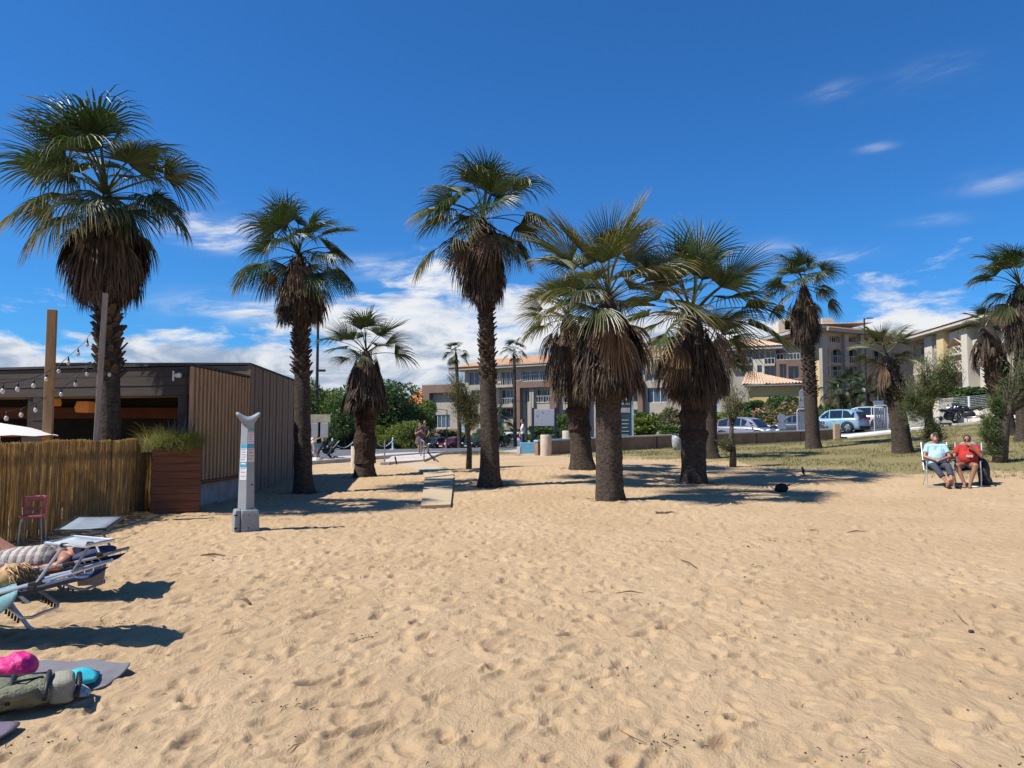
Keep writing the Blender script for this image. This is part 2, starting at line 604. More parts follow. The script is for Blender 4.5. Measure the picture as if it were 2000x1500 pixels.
# terrain on a coarse lattice, then sampled
cx = np.linspace(-68, 68, 137); cy = np.linspace(-8, 140, 149)
CXg, CYg = np.meshgrid(cx, cy)
CZ = Hn(CXg, CYg)
def Hfast(x, y):
    fx = np.clip((x - cx[0]) / (cx[1] - cx[0]), 0, len(cx) - 1.001); fy = np.clip((y - cy[0]) / (cy[1] - cy[0]), 0, len(cy) - 1.001)
    j = fx.astype(int); i = fy.astype(int); a = fx - j; b = fy - i
    return CZ[i, j] * (1 - a) * (1 - b) + CZ[i, j + 1] * a * (1 - b) + CZ[i + 1, j] * (1 - a) * b + CZ[i + 1, j + 1] * a * b
Z = Hfast(X, Y) + sand_h(X, Y)
lg = np.interp(X, [-40, -3.2, -2.6, 0.4, 1.0, 2.5, 4.4, 9, 12, 18, 40], [60, 60, 37.5, 37, 40, 34, 30.5, 23.5, 20.5, 19.5, 19])
coarse = np.random.default_rng(4).standard_normal((70, 140))
coarse = (coarse + np.roll(coarse, 1, 0) + np.roll(coarse, 1, 1) + np.roll(coarse, (1, 1), (0, 1))) / 2
ci = np.clip((Y * 1.1).astype(int), 0, 69); cj = np.clip(((X + 60) * 1.1).astype(int), 0, 139)
grass_m = np.clip((Y - lg + coarse[ci, cj] * 1.2) / 6.5, 0, 1)
grass_m = np.where(grass_m > 0, .25 + .75 * grass_m, 0) * (Y > lg)

def sand_material():
    m = bpy.data.materials.new('beach_sand')
    m.use_nodes = True
    t = NT(m.node_tree)
    b = t.n['Principled BSDF']
    co = t.add('ShaderNodeTexCoord').outputs['Object']
    big = t.smooth(t.noise(co, .45, 5, .65, .6), .32, .68)
    mid = t.smooth(t.noise(co, 7, 5, .65), .3, .7)
    fine = t.noise(co, 240, 3, .7)
    c = t.mix(big, (.535, .382, .228), (.455, .315, .178))
    c = t.mix(t.m('MULTIPLY', mid, .45), c, (.385, .268, .152))
    c = t.mix(t.smooth(fine, .56, .78), c, (.24, .155, .08))
    c = t.mix(t.smooth(fine, .44, .25), c, (.62, .46, .28))
    g = t.add('ShaderNodeAttribute', attribute_name='grass').outputs['Fac']
    gn = t.smooth(t.m('ADD', t.m('MULTIPLY', g, .9), t.m('SUBTRACT', t.noise(co, 1.6, 6, .7), .62)), .16, .50)
    gc = t.mix(t.noise(co, 3.5, 5, .7), (.23, .19, .085), (.115, .13, .045))
    c = t.mix(t.m('MULTIPLY', gn, .82), c, gc)
    t.link(c, b.inputs['Base Color'])
    b.inputs['Roughness'].default_value = .95
    b.inputs['Specular IOR Level'].default_value = .12
    mp = t.add('ShaderNodeMapping')
    mp.inputs['Rotation'].default_value = (0, 0, R(-35))
    mp.inputs['Scale'].default_value = (1.0, .55, 1)
    t.link(co, mp.inputs[0])
    h = t.m('ADD', t.m('MULTIPLY', t.noise(mp.outputs[0], 5.5, 5, .62, .4), 1.2), t.m('MULTIPLY', t.noise(co, 110, 5, .75), .18))
    bn = t.add('ShaderNodeBump')
    bn.inputs['Strength'].default_value = .8
    bn.inputs['Distance'].default_value = .065
    t.link(h, bn.inputs['Height'])
    t.link(bn.outputs[0], b.inputs['Normal'])
    return m
SAND = sand_material()
beach = obj('beach', grid_mesh('beach', X, Y, Z, {'grass': grass_m}), SAND)
tag(beach, 'pale golden sand trampled full of footprints, dry grass towards the back', 'sand', kind='structure')

# ---- ground sheet to the horizon, below everything else
gx = np.concatenate([[-3000, -900, -300, -120], np.linspace(-66, 66, 67), [120, 300, 900, 3000]])
gy = np.concatenate([[-600, -120, -30], np.linspace(-8, 136, 73), [180, 300, 700, 1500, 4000]])
GXX, GYY = np.meshgrid(gx, gy)
ground = obj('ground', grid_mesh('ground', GXX, GYY, Hfast(GXX, GYY) - .16), M('dry_ground', (.38, .29, .17), .95, .25, .3, .02, 3))
tag(ground, 'sandy ground reaching far beyond the beach', 'ground', kind='structure')

# ---- asphalt behind the beach, promenade slab, kerbs
FLX = [-60, -14, -9, -.6, .4, 1.2, 20.5, 26.4, 60]
FLY = [12, 28.8, 34.8, 45.2, 39.8, 38.6, 48.3, 46.0, 43.5]
def FL(x):
    return np.interp(x, FLX, FLY)
ax = np.unique(np.concatenate([np.linspace(-60, 60, 81), np.array(FLX)]))
tt = np.linspace(0, 1, 40) ** 1.3
AX = np.repeat(ax[None], 40, 0)
AY = FL(ax)[None] + .35 + tt[:, None] * (128 - FL(ax))[None]
road = obj('road', grid_mesh('road', AX, AY, Hfast(AX, AY) + .05), M('asphalt', (.115, .115, .118), .9, .3, .5, .006, 60))
tag(road, 'grey asphalt road and car park behind the beach', 'road', kind='structure')
def slab(name, xs, front, depth, z0, top, mat, label):
    """a raised strip following the front line, with its own front face"""
    m_ = MB()
    xs = list(xs)
    rows = []
    for x in xs:
        y0, y1 = front(x), front(x) + depth
        h0 = H(x, y0)
        rows.append([(x, y0, h0 + z0), (x, y0, h0 + top), (x, y1, H(x, y1) + top), (x, y1, H(x, y1) - .05)])
    V = [p for r_ in rows for p in r_]
    Fc = []
    for i in range(len(xs) - 1):
        for j in range(3):
            a = i * 4 + j
            Fc.append((a, a + 4, a + 5, a + 1))
    m_.add(V, Fc)
    return tag(m_.build(name, mat), label, name, kind='structure')
slab('promenade', np.linspace(-30, .4, 40), lambda x: float(FL(x)), 3.0, -.3, .17, M('promenade_concrete', (.46, .43, .38), .85, .12, 2.5, .003, 30),
     'pale concrete promenade edging the sand')
slab('kerb', np.linspace(20.9, 60, 36), lambda x: float(FL(x)) - .1, 3.6, -.3, .14, M('pale_paving', (.62, .60, .55), .85, .12, 2.5, .003, 30),
     'pale paved strip with kerb along the top of the lawn')

# ---- access mat and ramp
def ribbon(name, left, right, mat, label, dz=.03, sub=5):
    m_ = MB()
    L = [gp(*a) for a in left]; Rr = [gp(*a) for a in right]
    pts = []
    for i in range(len(L) - 1):
        for k in range(sub):
            f = k / sub
            pts.append((L[i].lerp(L[i + 1], f), Rr[i].lerp(Rr[i + 1], f)))
    pts.append((L[-1], Rr[-1]))
    n = 5
    V = []
    for a, b in pts:
        for k in range(n):
            p = a.lerp(b, k / (n - 1))
            V.append((p.x, p.y, max(H(p.x, p.y) + dz, 0)))
    q = len(V)
    V += [(x, y, z - .10) for x, y, z in V]
    Fc = []
    for i in range(len(pts) - 1):
        for k in range(n - 1):
            a = i * n + k
            Fc.append((a, a + 1, a + n + 1, a + n))
        for a in (i * n, i * n + n - 1):
            Fc.append((a, a + n, a + n + q, a + q))
    Fc += [tuple(range(n)) + tuple(q + k for k in range(n - 1, -1, -1))]
    m_.add(V, Fc)
    return tag(m_.build(name, mat), label, 'path', kind='structure')
mat_mat = M('beach_mat', (.45, .38, .26), .9, .10, 1.1, .004, 90, col2=(.47, .34, .205))
ribbon('path', [(822, 988, .05), (829, 941, .11)], [(880, 986, .05), (886, 938, .11)], mat_mat, 'beige roll-out access mat lying on the sand', .055)
ribbon('path', [(829, 940, .11), (826, 930, .13), (806, 919, .15), (776, 907, .18)], [(886, 937, .11), (878, 928, .13), (852, 915, .15), (826, 904, .18)],
       mat_mat, 'curved beige access mat leading up to the promenade ramp', .06)
ribbon('ramp', [(748, 905, .18), (770, 889, .33)], [(828, 903, .18), (868, 887, .33)], M('ramp_concrete', (.50, .45, .38), .9, .12, 3, .004, 40),
       'concrete ramp between the access mat and the promenade', .10)

# ---- debris and grass
def scatter_debris():
    g = random.Random(5)
    m_ = MB()
    cl = []
    for i in range(1100):
        if i % 3 == 0 or not cl:
            d = 3.0 + 19 * g.random() ** 1.6
            x = g.uniform(-.8, .8) * d
            if i % 9 == 0: cl.append((x, d))
        else:
            x, d = g.choice(cl); x += g.gauss(0, .10); d = max(2.8, d + g.gauss(0, .07))
        z = HSand(x, d) + .004
        if g.random() < .75:
            s_ = g.uniform(.002, .0065) * (1 + d * .05) * (1.8 if g.random() < .05 else 1)
            m_.ell((x, d, z), (s_, s_ * g.uniform(.6, 1.4), s_ * .6), 5, 3)
        else:
            L = g.uniform(.02, .07) * (1 + (g.random() < .06) * 3)
            a = g.uniform(0, math.pi)
            v_ = Vector((math.cos(a), math.sin(a), g.uniform(-.1, .3))) * L
            c = Vector((x, d, z + .005))
            m_.tube([c - v_ * .5, c + Vector((0, 0, .006)), c + v_ * .5 + Vector((v_.y, -v_.x, 0)) * .2], [.0015, .003, .001], 4)
    for key in PALM:
        b = PALM[key]
        for i in range(60):
            a = g.uniform(0, 6.28); q = .3 + abs(g.gauss(0, .35)); L = g.uniform(.05, .3); a2 = g.uniform(0, 6.28)
            x, y = b.x + q * math.cos(a), b.y + q * math.sin(a)
            c = Vector((x, y, HSand(x, y) + .008)); v_ = Vector((math.cos(a2), math.sin(a2), .05)) * L / 2
            m_.tube([c - v_, c + Vector((0, 0, .01)), c + v_], [.002, .004, .001], 4)
    return m_.build('debris', M('dry_debris', (.085, .058, .038), .9, .4, 20, island=.5), None, fix=False)
tag(scatter_debris(), 'bits of dark driftwood, seeds and dry leaf on the sand', 'debris', kind='stuff')
def grass_blades():
    g = random.Random(8)
    V, Fc = [], []
    n = 0
    tries = 0
    LG = lambda x: float(np.interp(x, [-40, -3.2, -2.6, 0.4, 1.0, 2.5, 4.4, 9, 12, 18, 40], [60, 60, 37.5, 37, 40, 34, 30.5, 23.5, 20.5, 19.5, 19]))
    while n < 26000 and tries < 200000:
        tries += 1
        x = g.uniform(-3, 34); y = g.uniform(19, 47)
        if y < LG(x) or y > FL(x) - .2 or abs(x) > .8 * y:
            continue
        f = min(1, (y - LG(x)) / 6)
        if g.random() > .2 + .8 * f or math.sin(x * 1.3 + y * .7) + math.sin(y * 2.1 - x) * .8 < -.75 + g.random() * .8:
            continue
        z = float(Hfast(np.array([x]), np.array([y]))[0])
        for k in range(2):
            a = g.uniform(0, 6.28); hgt = g.uniform(.03, .10); lean = g.uniform(.01, .06); wd = g.uniform(.006, .014)
            bx, by = x + g.uniform(-.06, .06), y + g.uniform(-.06, .06)
            o = len(V)
            V.extend([(bx - wd * math.sin(a), by + wd * math.cos(a), z - .02), (bx + wd * math.sin(a), by - wd * math.cos(a), z - .02),
                      (bx + lean * math.cos(a), by + lean * math.sin(a), z + hgt)])
            Fc.append((o, o + 1, o + 2))
        n += 1
    m_ = MB(); m_.v = V; m_.f = Fc
    return m_.build('grass', M('dry_grass', (.24, .195, .085), .8, .3, 1.2, island=.45, col2=(.135, .14, .05)), None, fix=False)
tag(grass_blades(), 'short dry grass thinning out into the sand under the palms', 'grass', kind='stuff')
# ------------------------------------------------------------------ fan palms
GREEN = leaf_mat('frond_green', (.036, .060, .017), (.27, .22, .11), .84, .40, .15)
GREEN2 = leaf_mat('frond_olive', (.070, .085, .030), (.36, .28, .14), .62, .42, .17)
BROWN = leaf_mat('frond_dead', (.17, .098, .048), (.25, .165, .09), .5, .7, .10, .5)
DEAD = M('skirt_thatch', (.100, .069, .047), .85, .3, 3, island=.75, col2=(.042, .030, .022))
BARK = M('palm_bark', (.105, .080, .060), .95, .35, 7, .05, 16, stretch=(1.6, 1.6, 2.6), col2=(.036, .027, .021))
BARK_D = M('palm_bark_fibre', (.075, .046, .030), .95, .4, 9, .05, 18, stretch=(1, 1, 2.2), col2=(.033, .021, .015))
BOOT = M('leaf_base', (.105, .072, .048), .9, .3, 8, .01, 40, island=.5, col2=(.045, .031, .022))

def frond_mb(pitch, rad, lp, droop, nseg, spread, seed, vf=.18, bend=18, gappy=0.0):
    """one costapalmate frond pointing along +x, drooping under gravity"""
    g = random.Random(seed)
    m_ = MB()
    tv = m_.t
    p = Vector((0, 0, 0)); pe = R(pitch)
    pts = [p.copy()]
    k = 6
    for i in range(k):
        pe -= R(bend) * (i + .5) / k / (k * .5) * 1.0
        p = p + Vector((math.cos(pe), 0, math.sin(pe))) * lp / k
        pts.append(p.copy())
    V, Fc = [], []
    for i, q in enumerate(pts):
        w_ = .030 * (1 - .55 * i / k)
        n_ = Vector((-math.sin(pe), 0, math.cos(pe)))
        V += [q + Vector((0, w_, 0)), q - n_ * .014, q - Vector((0, w_, 0))]
    for i in range(k):
        for a, b in ((0, 1), (1, 2), (2, 0)):
            Fc.append((i * 3 + a, i * 3 + b, i * 3 + 3 + b, i * 3 + 3 + a))
    m_.add(V, Fc); tv += [0.0] * len(V)
    c = Vector((math.cos(pe), 0, math.sin(pe))); l = Vector((0, 1, 0)); n_ = Vector((-math.sin(pe), 0, math.cos(pe)))
    th = R(spread)
    dth = 2 * th / (nseg - 1)
    ss = [0, .20, .38, .60, .82, 1.0]
    fold = g.uniform(-.25, .25)
    for j in range(nseg):
        if g.random() < gappy:
            continue
        t_ = -th + dth * j
        q = t_ / th
        Rj = rad * (1 - .22 * q * q) * g.uniform(.90, 1.06)
        d0 = (c * math.cos(t_) + l * math.sin(t_) + n_ * (vf * abs(math.sin(t_)) + fold * math.sin(t_) * .5)).normalized()
        e = (-c * math.sin(t_) + l * math.cos(t_))
        pos = pts[-1].copy()
        dr = droop * g.uniform(.75, 1.3)
        jit = Vector((g.uniform(-1, 1), g.uniform(-1, 1), g.uniform(-.6, .6))) * .22
        V, ts = [], []
        last = 0
        for i, s_ in enumerate(ss):
            step = (s_ - last) * Rj; last = s_
            dcur = (d0 + Vector((0, 0, -1)) * dr * max(0, s_ - .30) ** 1.4 * 2.6 + jit * max(0, s_ - .4)).normalized()
            pos = pos + dcur * step
            ee = (e - dcur * e.dot(dcur)).normalized()
            nn = dcur.cross(ee)
            if s_ <= .38:
                wd = max(s_ * Rj * dth * .52, .004)
            else:
                wd = .38 * Rj * dth * .52 * (1 - (s_ - .38) / .62) ** .65 + .0012
            if nn.z < 0:
                nn = -nn
            V += [pos + ee * wd + nn * wd * .42, pos - nn * wd * .42, pos - ee * wd + nn * wd * .42]
            ts += [s_] * 3
        Fc = []
        for i in range(len(ss) - 1):
            a = i * 3
            Fc += [(a, a + 1, a + 4, a + 3), (a + 1, a + 2, a + 5, a + 4)]
        m_.add(V, Fc); tv += ts
    return m_

CLS = [84, 68, 50, 32, 14, -6, -28, -52, -72]
LIB = {}
def frond_lib(kind, mat):
    key = (kind, mat.name)
    if key in LIB:
        return LIB[key]
    out = {}
    for ci_, pc in enumerate(CLS):
        vs = []
        for v_ in range(3):
            sd_ = hash_(kind, ci_, v_)
            low = max(0, (50 - pc) / 100)
            if kind == 'soft':
                mb = frond_mb(pc, .95, .74 + .46 * low, .28 + 1.4 * low + .28 * v_, 38, 96 - 12 * v_, sd_, .16, 34 - 8 * v_)
            elif kind == 'stiff':
                mb = frond_mb(pc, 1.0, .80 + .35 * low, .10 + .60 * low + .20 * v_, 32, 58 + 14 * v_, sd_, .28, 20)
            else:
                mb = frond_mb(pc, 1.0, .80, 1.3 + 1.0 * low, 22, 34 + 10 * v_, sd_, .3, 40, .15)
            me = mb.mesh('frond')
            me.materials.append(mat)
            vs.append(me)
        out[pc] = vs
    LIB[key] = out
    return out
def hash_(*a):
    h = 17
    for x in a:
        for ch in str(x):
            h = (h * 31 + ord(ch)) % 1000003
    return h

def make_palm(key, label, base, hh, r0, r1, size, n_green, kind, skirt, boots, seed, group, flare=1.35, lean=(0, 0), dead_n=6, mats=(None, None),
              pitch_lo=-28, fibre=None, cat='palm tree', thatch_n=None, name='palm_tree'):
    """hh: height of the growing point; skirt = (z_top, z_bottom, r_top, r_bottom, density); boots = (z0, z1)"""
    g = random.Random(seed)
    t = thing(name, label, cat, base, 0, group)
    def ax(z):
        f = max(0, z) / hh
        return Vector((lean[0] * f ** 1.3, lean[1] * f ** 1.3, 0))
    # trunk: ringed, tapering, flared at the foot
    m_ = MB()
    nz, na = 46, 22
    V, Fc = [], []
    for i in range(nz):
        z = -.25 + (hh + .08) * i / (nz - 1)
        f = max(0, z) / hh
        rr = r0 + (r1 - r0) * min(1, f * 1.6)
        rr *= 1 + (flare - 1) * math.exp(-max(0, z) / .22)
        rr *= 1 + g.uniform(-.02, .02) + .018 * math.sin(z * 37)
        rr *= 1 - .72 * min(1, max(0, (z - (hh - .62)) / .5)) ** 1.2
        a_ = ax(z)
        for j in range(na):
            an = 2 * math.pi * j / na
            q = rr * (1 + .03 * math.sin(an * 5 + z * 2 + seed) + g.uniform(-.022, .022) + .11 * math.sin(an * 3 + seed) * math.exp(-max(0, z) / .14))
            V.append((a_.x + q * math.cos(an), a_.y + q * math.sin(an), z))
    for i in range(nz - 1):
        for j in range(na):
            Fc.append((i * na + j, i * na + (j + 1) % na, (i + 1) * na + (j + 1) % na, (i + 1) * na + j))
    m_.add(V, Fc)
    m_.build('trunk', BARK, t, smooth=True)
    if fibre:
        z0, z1, rf = fibre
        m_ = MB()
        V, Fc = [], []
        nz2, na2 = 16, 20
        for i in range(nz2):
            z = z0 + (z1 - z0) * i / (nz2 - 1)
            f = i / (nz2 - 1)
            rr = rf * (.90 + .10 * math.sin(f * 15 + seed) + g.uniform(-.05, .06)) * (1 if 0 < i else .93)
            for j in range(na2):
                an = 2 * math.pi * j / na2
                q = rr * (1 + g.uniform(-.07, .07))
                a_ = ax(z)
                V.append((a_.x + q * math.cos(an), a_.y + q * math.sin(an), z + g.uniform(-.02, .02)))
        for i in range(nz2 - 1):
            for j in range(na2):
                Fc.append((i * na2 + j, i * na2 + (j + 1) % na2, (i + 1) * na2 + (j + 1) % na2, (i + 1) * na2 + j))
        m_.add(V, Fc)
        m_.build('fibre_sheath', BARK_D, t)
    # old leaf bases
    if boots:
        m_ = MB()
        z0, z1 = boots[:2]
        bs = boots[2] if len(boots) > 2 else 1.0
        n = int((z1 - z0) * 62)
        for i in range(n):
            z = z0 + (z1 - z0) * i / n + g.uniform(-.03, .03)
            an = i * 2.399 + g.uniform(-.2, .2)
            f = z / hh
            rr = (r0 + (r1 - r0) * min(1, f * 1.6)) * .93
            a_ = ax(z)
            o = Vector((math.cos(an), math.sin(an), 0)); s_ = Vector((-o.y, o.x, 0))
            L = g.uniform(.10, .20) * bs; w_ = g.uniform(.05, .085); up = g.uniform(.5, 1.3)
            d = (o + Vector((0, 0, up)) + s_ * g.uniform(-.3, .3)).normalized()
            b0 = Vector((a_.x, a_.y, z)) + o * rr
            tp = b0 + d * L
            hh_ = Vector((0, 0, .03))
            m_.add([b0 - s_ * w_ - hh_, b0 + s_ * w_ - hh_, b0 + s_ * w_ * .8 + hh_, b0 - s_ * w_ * .8 + hh_,
                    tp - s_ * w_ * .6, tp + s_ * w_ * .5, tp + s_ * w_ * .3 + hh_ * .6 - o * .02, tp - s_ * w_ * .4 + hh_ * .5 - o * .02],
                   [(0, 1, 5, 4), (1, 2, 6, 5), (2, 3, 7, 6), (3, 0, 4, 7), (4, 5, 6, 7)])
        tag(m_.build('leaf_bases', BOOT, t, fix=False), kind='stuff')
    # hanging skirt of dead fronds
    if skirt:
        zt, zb, rt, rb, dn = skirt
        m_ = MB()
        n = int(dn)
        for i in range(n):
            f = i / n
            an = i * 2.399 + g.gauss(0, .45)
            o = Vector((math.cos(an), math.sin(an), 0)); s_ = Vector((-o.y, o.x, 0))
            z_at = zt - (zt - zb) * f * .62 + g.uniform(-.06, .06)
            a_ = ax(z_at)
            r_out = (rt + (rb - rt) * f) * g.uniform(.42, 1.12) * (.62 + .38 * min(1, f * 4))
            hs = Vector((a_.x, a_.y, z_at)) + o * max(r_out * .62, r1 + .05) + Vector((0, 0, -.10 - .32 * g.random()))
            st = Vector((a_.x, a_.y, z_at + .05)) + o * r1 * .9
            mid = (st + hs) * .5 + o * .06 + Vector((0, 0, .09))
            w_ = .017
            m_.add([st - s_ * w_, st + s_ * w_, mid - s_ * w_ * .8, mid + s_ * w_ * .8, hs - s_ * w_ * .6, hs + s_ * w_ * .6], [(0, 1, 3, 2), (2, 3, 5, 4)])
            L = min(g.uniform(1.0, 1.55), max(.30, hs.z - zb - g.random() ** 1.5 * .75 + g.uniform(-.05, .2)))
            ns_ = 17
            for j in range(ns_):
                q = (j + .5) / ns_ * 2 - 1
                sp = q * .17 * size * (1 + .6 * g.random()) + g.uniform(-.03, .03)
                tgt = hs + o * (r_out * .38 + g.uniform(-.10, .08)) + s_ * sp + Vector((0, 0, -L * g.uniform(.72, 1.05)))
                m1 = hs.lerp(tgt, .35) + o * .07 + s_ * sp * .25
                m2 = hs.lerp(tgt, .70) + o * .06 + s_ * g.uniform(-.03, .03)
                wd = g.uniform(.012, .024)
                tw = (s_ + o * g.uniform(-.7, .7)).normalized()
                m_.add([hs - tw * wd * .3, hs + tw * wd * .3, m1 - tw * wd, m1 + tw * wd, m2 - tw * wd * .8, m2 + tw * wd * .8, tgt],
                       [(0, 1, 3, 2), (2, 3, 5, 4), (4, 5, 6)])
        tag(m_.build('skirt', DEAD, t, fix=False), kind='stuff')
    # green fronds, each its own part
    gm = mats[0] or GREEN
    lib = frond_lib(kind, gm); lib_o = frond_lib(kind, mats[1] or GREEN2); lib_d = frond_lib('limp', BROWN)
    top = ax(hh)
    az0 = g.uniform(0, 6.28)
    for i in range(n_green):
        f = (i + .5) / n_green
        pc = 86 - (86 - pitch_lo) * f ** .95 + g.uniform(-13, 13)
        cls = min(CLS, key=lambda c: abs(c - pc))
        L_ = lib_o if (f > .66 and g.random() < .65) else lib
        o = obj('frond', g.choice(L_[cls]), None, t)
        o.location = (top.x, top.y, hh - .10 - .22 * f)
        o.rotation_euler = (g.uniform(-.5, .5), R(cls - pc), az0 + i * 2.39996 + g.uniform(-.25, .25))
        s_ = size * g.uniform(.74, 1.14) * (1.0 if f < .6 else .95)
        o.scale = (s_, s_, s_)
    for i in range(dead_n):
        cls = g.choice([-6, -28, -28, -52, -52, -72])
        o = obj('dead_frond', g.choice(lib_d[cls]), None, t)
        o.location = (top.x, top.y, hh - .35 - .2 * g.random())
        o.rotation_euler = (g.uniform(-.25, .25), g.uniform(-.1, .1), az0 + i * 6.283 / max(1, dead_n) + g.uniform(-.5, .5))
        s_ = size * g.uniform(.8, .98)
        o.scale = (s_, s_, s_)
    return t

def hz(px_y, key):
    """height above the palm's foot of a picture row"""
    b = PALM[key]
    return P(1000, px_y, b.y).z - b.z
GB = 'fan palms on the beach'
make_palm('A', 'tallest-looking fan palm with a thick brown skirt, rising behind the reed fence', PALM['A'], hz(362, 'A'), .235, .19, 1.24, 34, 'soft',
          (hz(390, 'A'), hz(604, 'A'), .82, .40, 190), (hz(735, 'A'), hz(590, 'A'), 1.15), 3, GB, dead_n=9, flare=1.2, lean=(-.22, 0))
make_palm('B', 'slim tall fan palm with a bell-shaped skirt beside the timber wall', PALM['B'], hz(480, 'B'), .23, .175, 1.08, 26, 'soft',
          (hz(500, 'B'), hz(638, 'B'), .46, .58, 150), (hz(735, 'B'), hz(625, 'B'), .9), 7, GB, lean=(-.22, 0), dead_n=6, flare=1.25)
make_palm('C', 'tall fan palm standing alone beside the access mat', PALM['C'], hz(412, 'C'), .255, .175, 1.28, 28, 'soft',
          (hz(432, 'C'), hz(600, 'C'), .62, .44, 150), (hz(748, 'C'), hz(585, 'C'), .75), 12, GB, lean=(-.2, 0), dead_n=8, flare=1.35)
make_palm('D', 'short palm with stiff fronds and a wide grey skirt near the walkway', PALM['D'], hz(676, 'D'), .29, .26, .9, 16, 'stiff',
          (hz(684, 'D'), hz(812, 'D'), .50, .74, 130), None, 21, GB, dead_n=7, flare=1.25, fibre=(hz(905, 'D'), hz(800, 'D'), .36), pitch_lo=-5)
make_palm('E', 'stout palm with a broad fringed skirt, foremost of the central cluster', PALM['E'], hz(566, 'E'), .30, .275, 1.3, 29, 'stiff',
          (hz(590, 'E'), hz(790, 'E'), .78, .70, 200), None, 33, GB, dead_n=19, flare=1.16, pitch_lo=-8, mats=(GREEN2, GREEN2))
make_palm('F', 'fibrous-trunked palm half hidden behind the foremost stout palm', PALM['F'], hz(606, 'F'), .33, .30, 1.2, 20, 'stiff',
          (hz(625, 'F'), hz(790, 'F'), .85, .66, 150), None, 41, GB, dead_n=14, flare=1.3, lean=(-.45, 0), fibre=(hz(858, 'F'), hz(785, 'F'), .38), pitch_lo=-20, mats=(GREEN2, GREEN2))
make_palm('G', 'stout palm with wind-swept fronds to the right of the central cluster', PALM['G'], hz(600, 'G'), .345, .33, 1.58, 25, 'stiff',
          (hz(630, 'G'), hz(792, 'G'), .90, .85, 180), None, 55, GB, dead_n=19, flare=1.12, pitch_lo=-10, fibre=(hz(865, 'G'), hz(780, 'G'), .40), mats=(GREEN, GREEN2))
make_palm('H', 'palm whose dark trunk shows just behind the wind-swept stout palm', PALM['H'], hz(668, 'H'), .30, .27, 1.2, 22, 'stiff',
          (hz(680, 'H'), hz(790, 'H'), .9, .8, 90), None, 61, GB, dead_n=6, flare=1.3)
make_palm('J', 'open-crowned fan palm standing alone on the dry lawn before the wall', PALM['J'], hz(548, 'J'), .31, .24, 1.22, 24, 'soft',
          (hz(565, 'J'), hz(680, 'J'), .62, .58, 120), (hz(775, 'J'), hz(668, 'J'), .9), 72, GB, lean=(-.25, 0), dead_n=6, flare=1.3)
make_palm('K', 'short sparse palm leaning left near the seated couple', PALM['K'], hz(684, 'K'), .37, .27, 1.05, 12, 'stiff',
          (hz(706, 'K'), hz(775, 'K'), .62, .5, 26), (hz(790, 'K'), hz(705, 'K'), 1.2), 84, GB, lean=(-.5, 0), dead_n=3, flare=1.15, pitch_lo=0, mats=(GREEN2, GREEN2))
make_palm('N', 'scraggy short palm with drooping dead fronds and a ragged trunk', PALM['N'], hz(632, 'N'), .33, .42, .86, 9, 'stiff',
          (hz(640, 'N'), hz(735, 'N'), .70, .6, 22), (hz(805, 'N'), hz(680, 'N'), 1.5), 93, GB, lean=(-.75, 0), dead_n=6, flare=1.3, pitch_lo=5,
          fibre=(hz(810, 'N'), hz(690, 'N'), .46))
make_palm('O', 'full fan palm at the far right with a pale hanging skirt', PALM['O'], hz(546, 'O'), .32, .27, 1.2, 22, 'stiff',
          (hz(560, 'O'), hz(700, 'O'), .72, .55, 120), (hz(800, 'O'), hz(700, 'O')), 99, GB, dead_n=6)
for px, top, seed, dd_ in ((890, 684, 5, 72), (1004, 681, 6, 74)):
    b = on(px + (8 if px < 900 else 2), 850, dd_)
    make_palm('far', 'slender far palm to the left of the tall beach palm' if px < 900 else 'slender far palm to the right of the tall beach palm', b,
              P(px, top, dd_).z - b.z, .19, .15, .95, 18, 'soft', None, None, seed, 'slender palms by the road',
              lean=(P(px, 700, dd_).x - b.x, 0), dead_n=0, pitch_lo=-45, flare=1.2)
# ------------------------------------------------------------------ beach restaurant (timber)
WOOD_DK = M('dark_weathered_wood', (.075, .063, .055), .85, .3, 3, .004, 40, stretch=(.5, .5, 9), col2=(.055, .044, .038))
WOOD_SL = M('slat_wood', (.54, .345, .19), .8, .25, 3, .003, 40, stretch=(8, 8, .6), col2=(.38, .235, .125))
WOOD_BD = M('board_wood', (.29, .235, .185), .85, .25, 3, .004, 40, stretch=(8, 8, .7), col2=(.20, .165, .138))
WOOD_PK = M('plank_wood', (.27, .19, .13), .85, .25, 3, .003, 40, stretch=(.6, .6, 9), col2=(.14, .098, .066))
WOOD_OR = M('planter_wood', (.21, .085, .040), .75, .3, 3, .003, 40, stretch=(.7, .7, 9), col2=(.125, .050, .026))
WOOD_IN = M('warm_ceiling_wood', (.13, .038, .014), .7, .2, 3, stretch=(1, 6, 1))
POSTW = M('post_wood', (.42, .26, .125), .8, .2, 3, .003, 40, stretch=(7, 7, .6), col2=(.30, .175, .08))
POSTG = M('grey_post_wood', (.30, .25, .21), .85, .2, 3, .003, 40, stretch=(7, 7, .6))
CONC = M('concrete', (.33, .32, .31), .9, .18, 3, .004, 40)
BLACK = M('black_plastic', (.018, .018, .02), .5, .2, 8)
DARKM = M('dark_metal', (.03, .032, .036), .45, .2, 8, metal=.3)
WHITEP = M('white_paint', (.78, .77, .74), .5, .06, 6)
GLASS = glass_mat()
XS = -6.42                       # plane of the side walls
FY0, FY1 = 15.35, 18.75          # terrace side with slats, then the taller box
REST = thing('beach_restaurant', 'low dark timber beach restaurant with open front and slatted side wall', 'building', (XS, FY0, 0))
RO = (XS, FY0, 0)
def rb(m_, name, mat, parent=None, smooth=False):
    m_.v = [(x - .098 * max(0, y - FY1), y, z) for x, y, z in m_.v]      # the store block stands a little askew
    return m_.build(name, mat, parent or REST, smooth, RO)
ZT = 2.84                        # top of the terrace roof
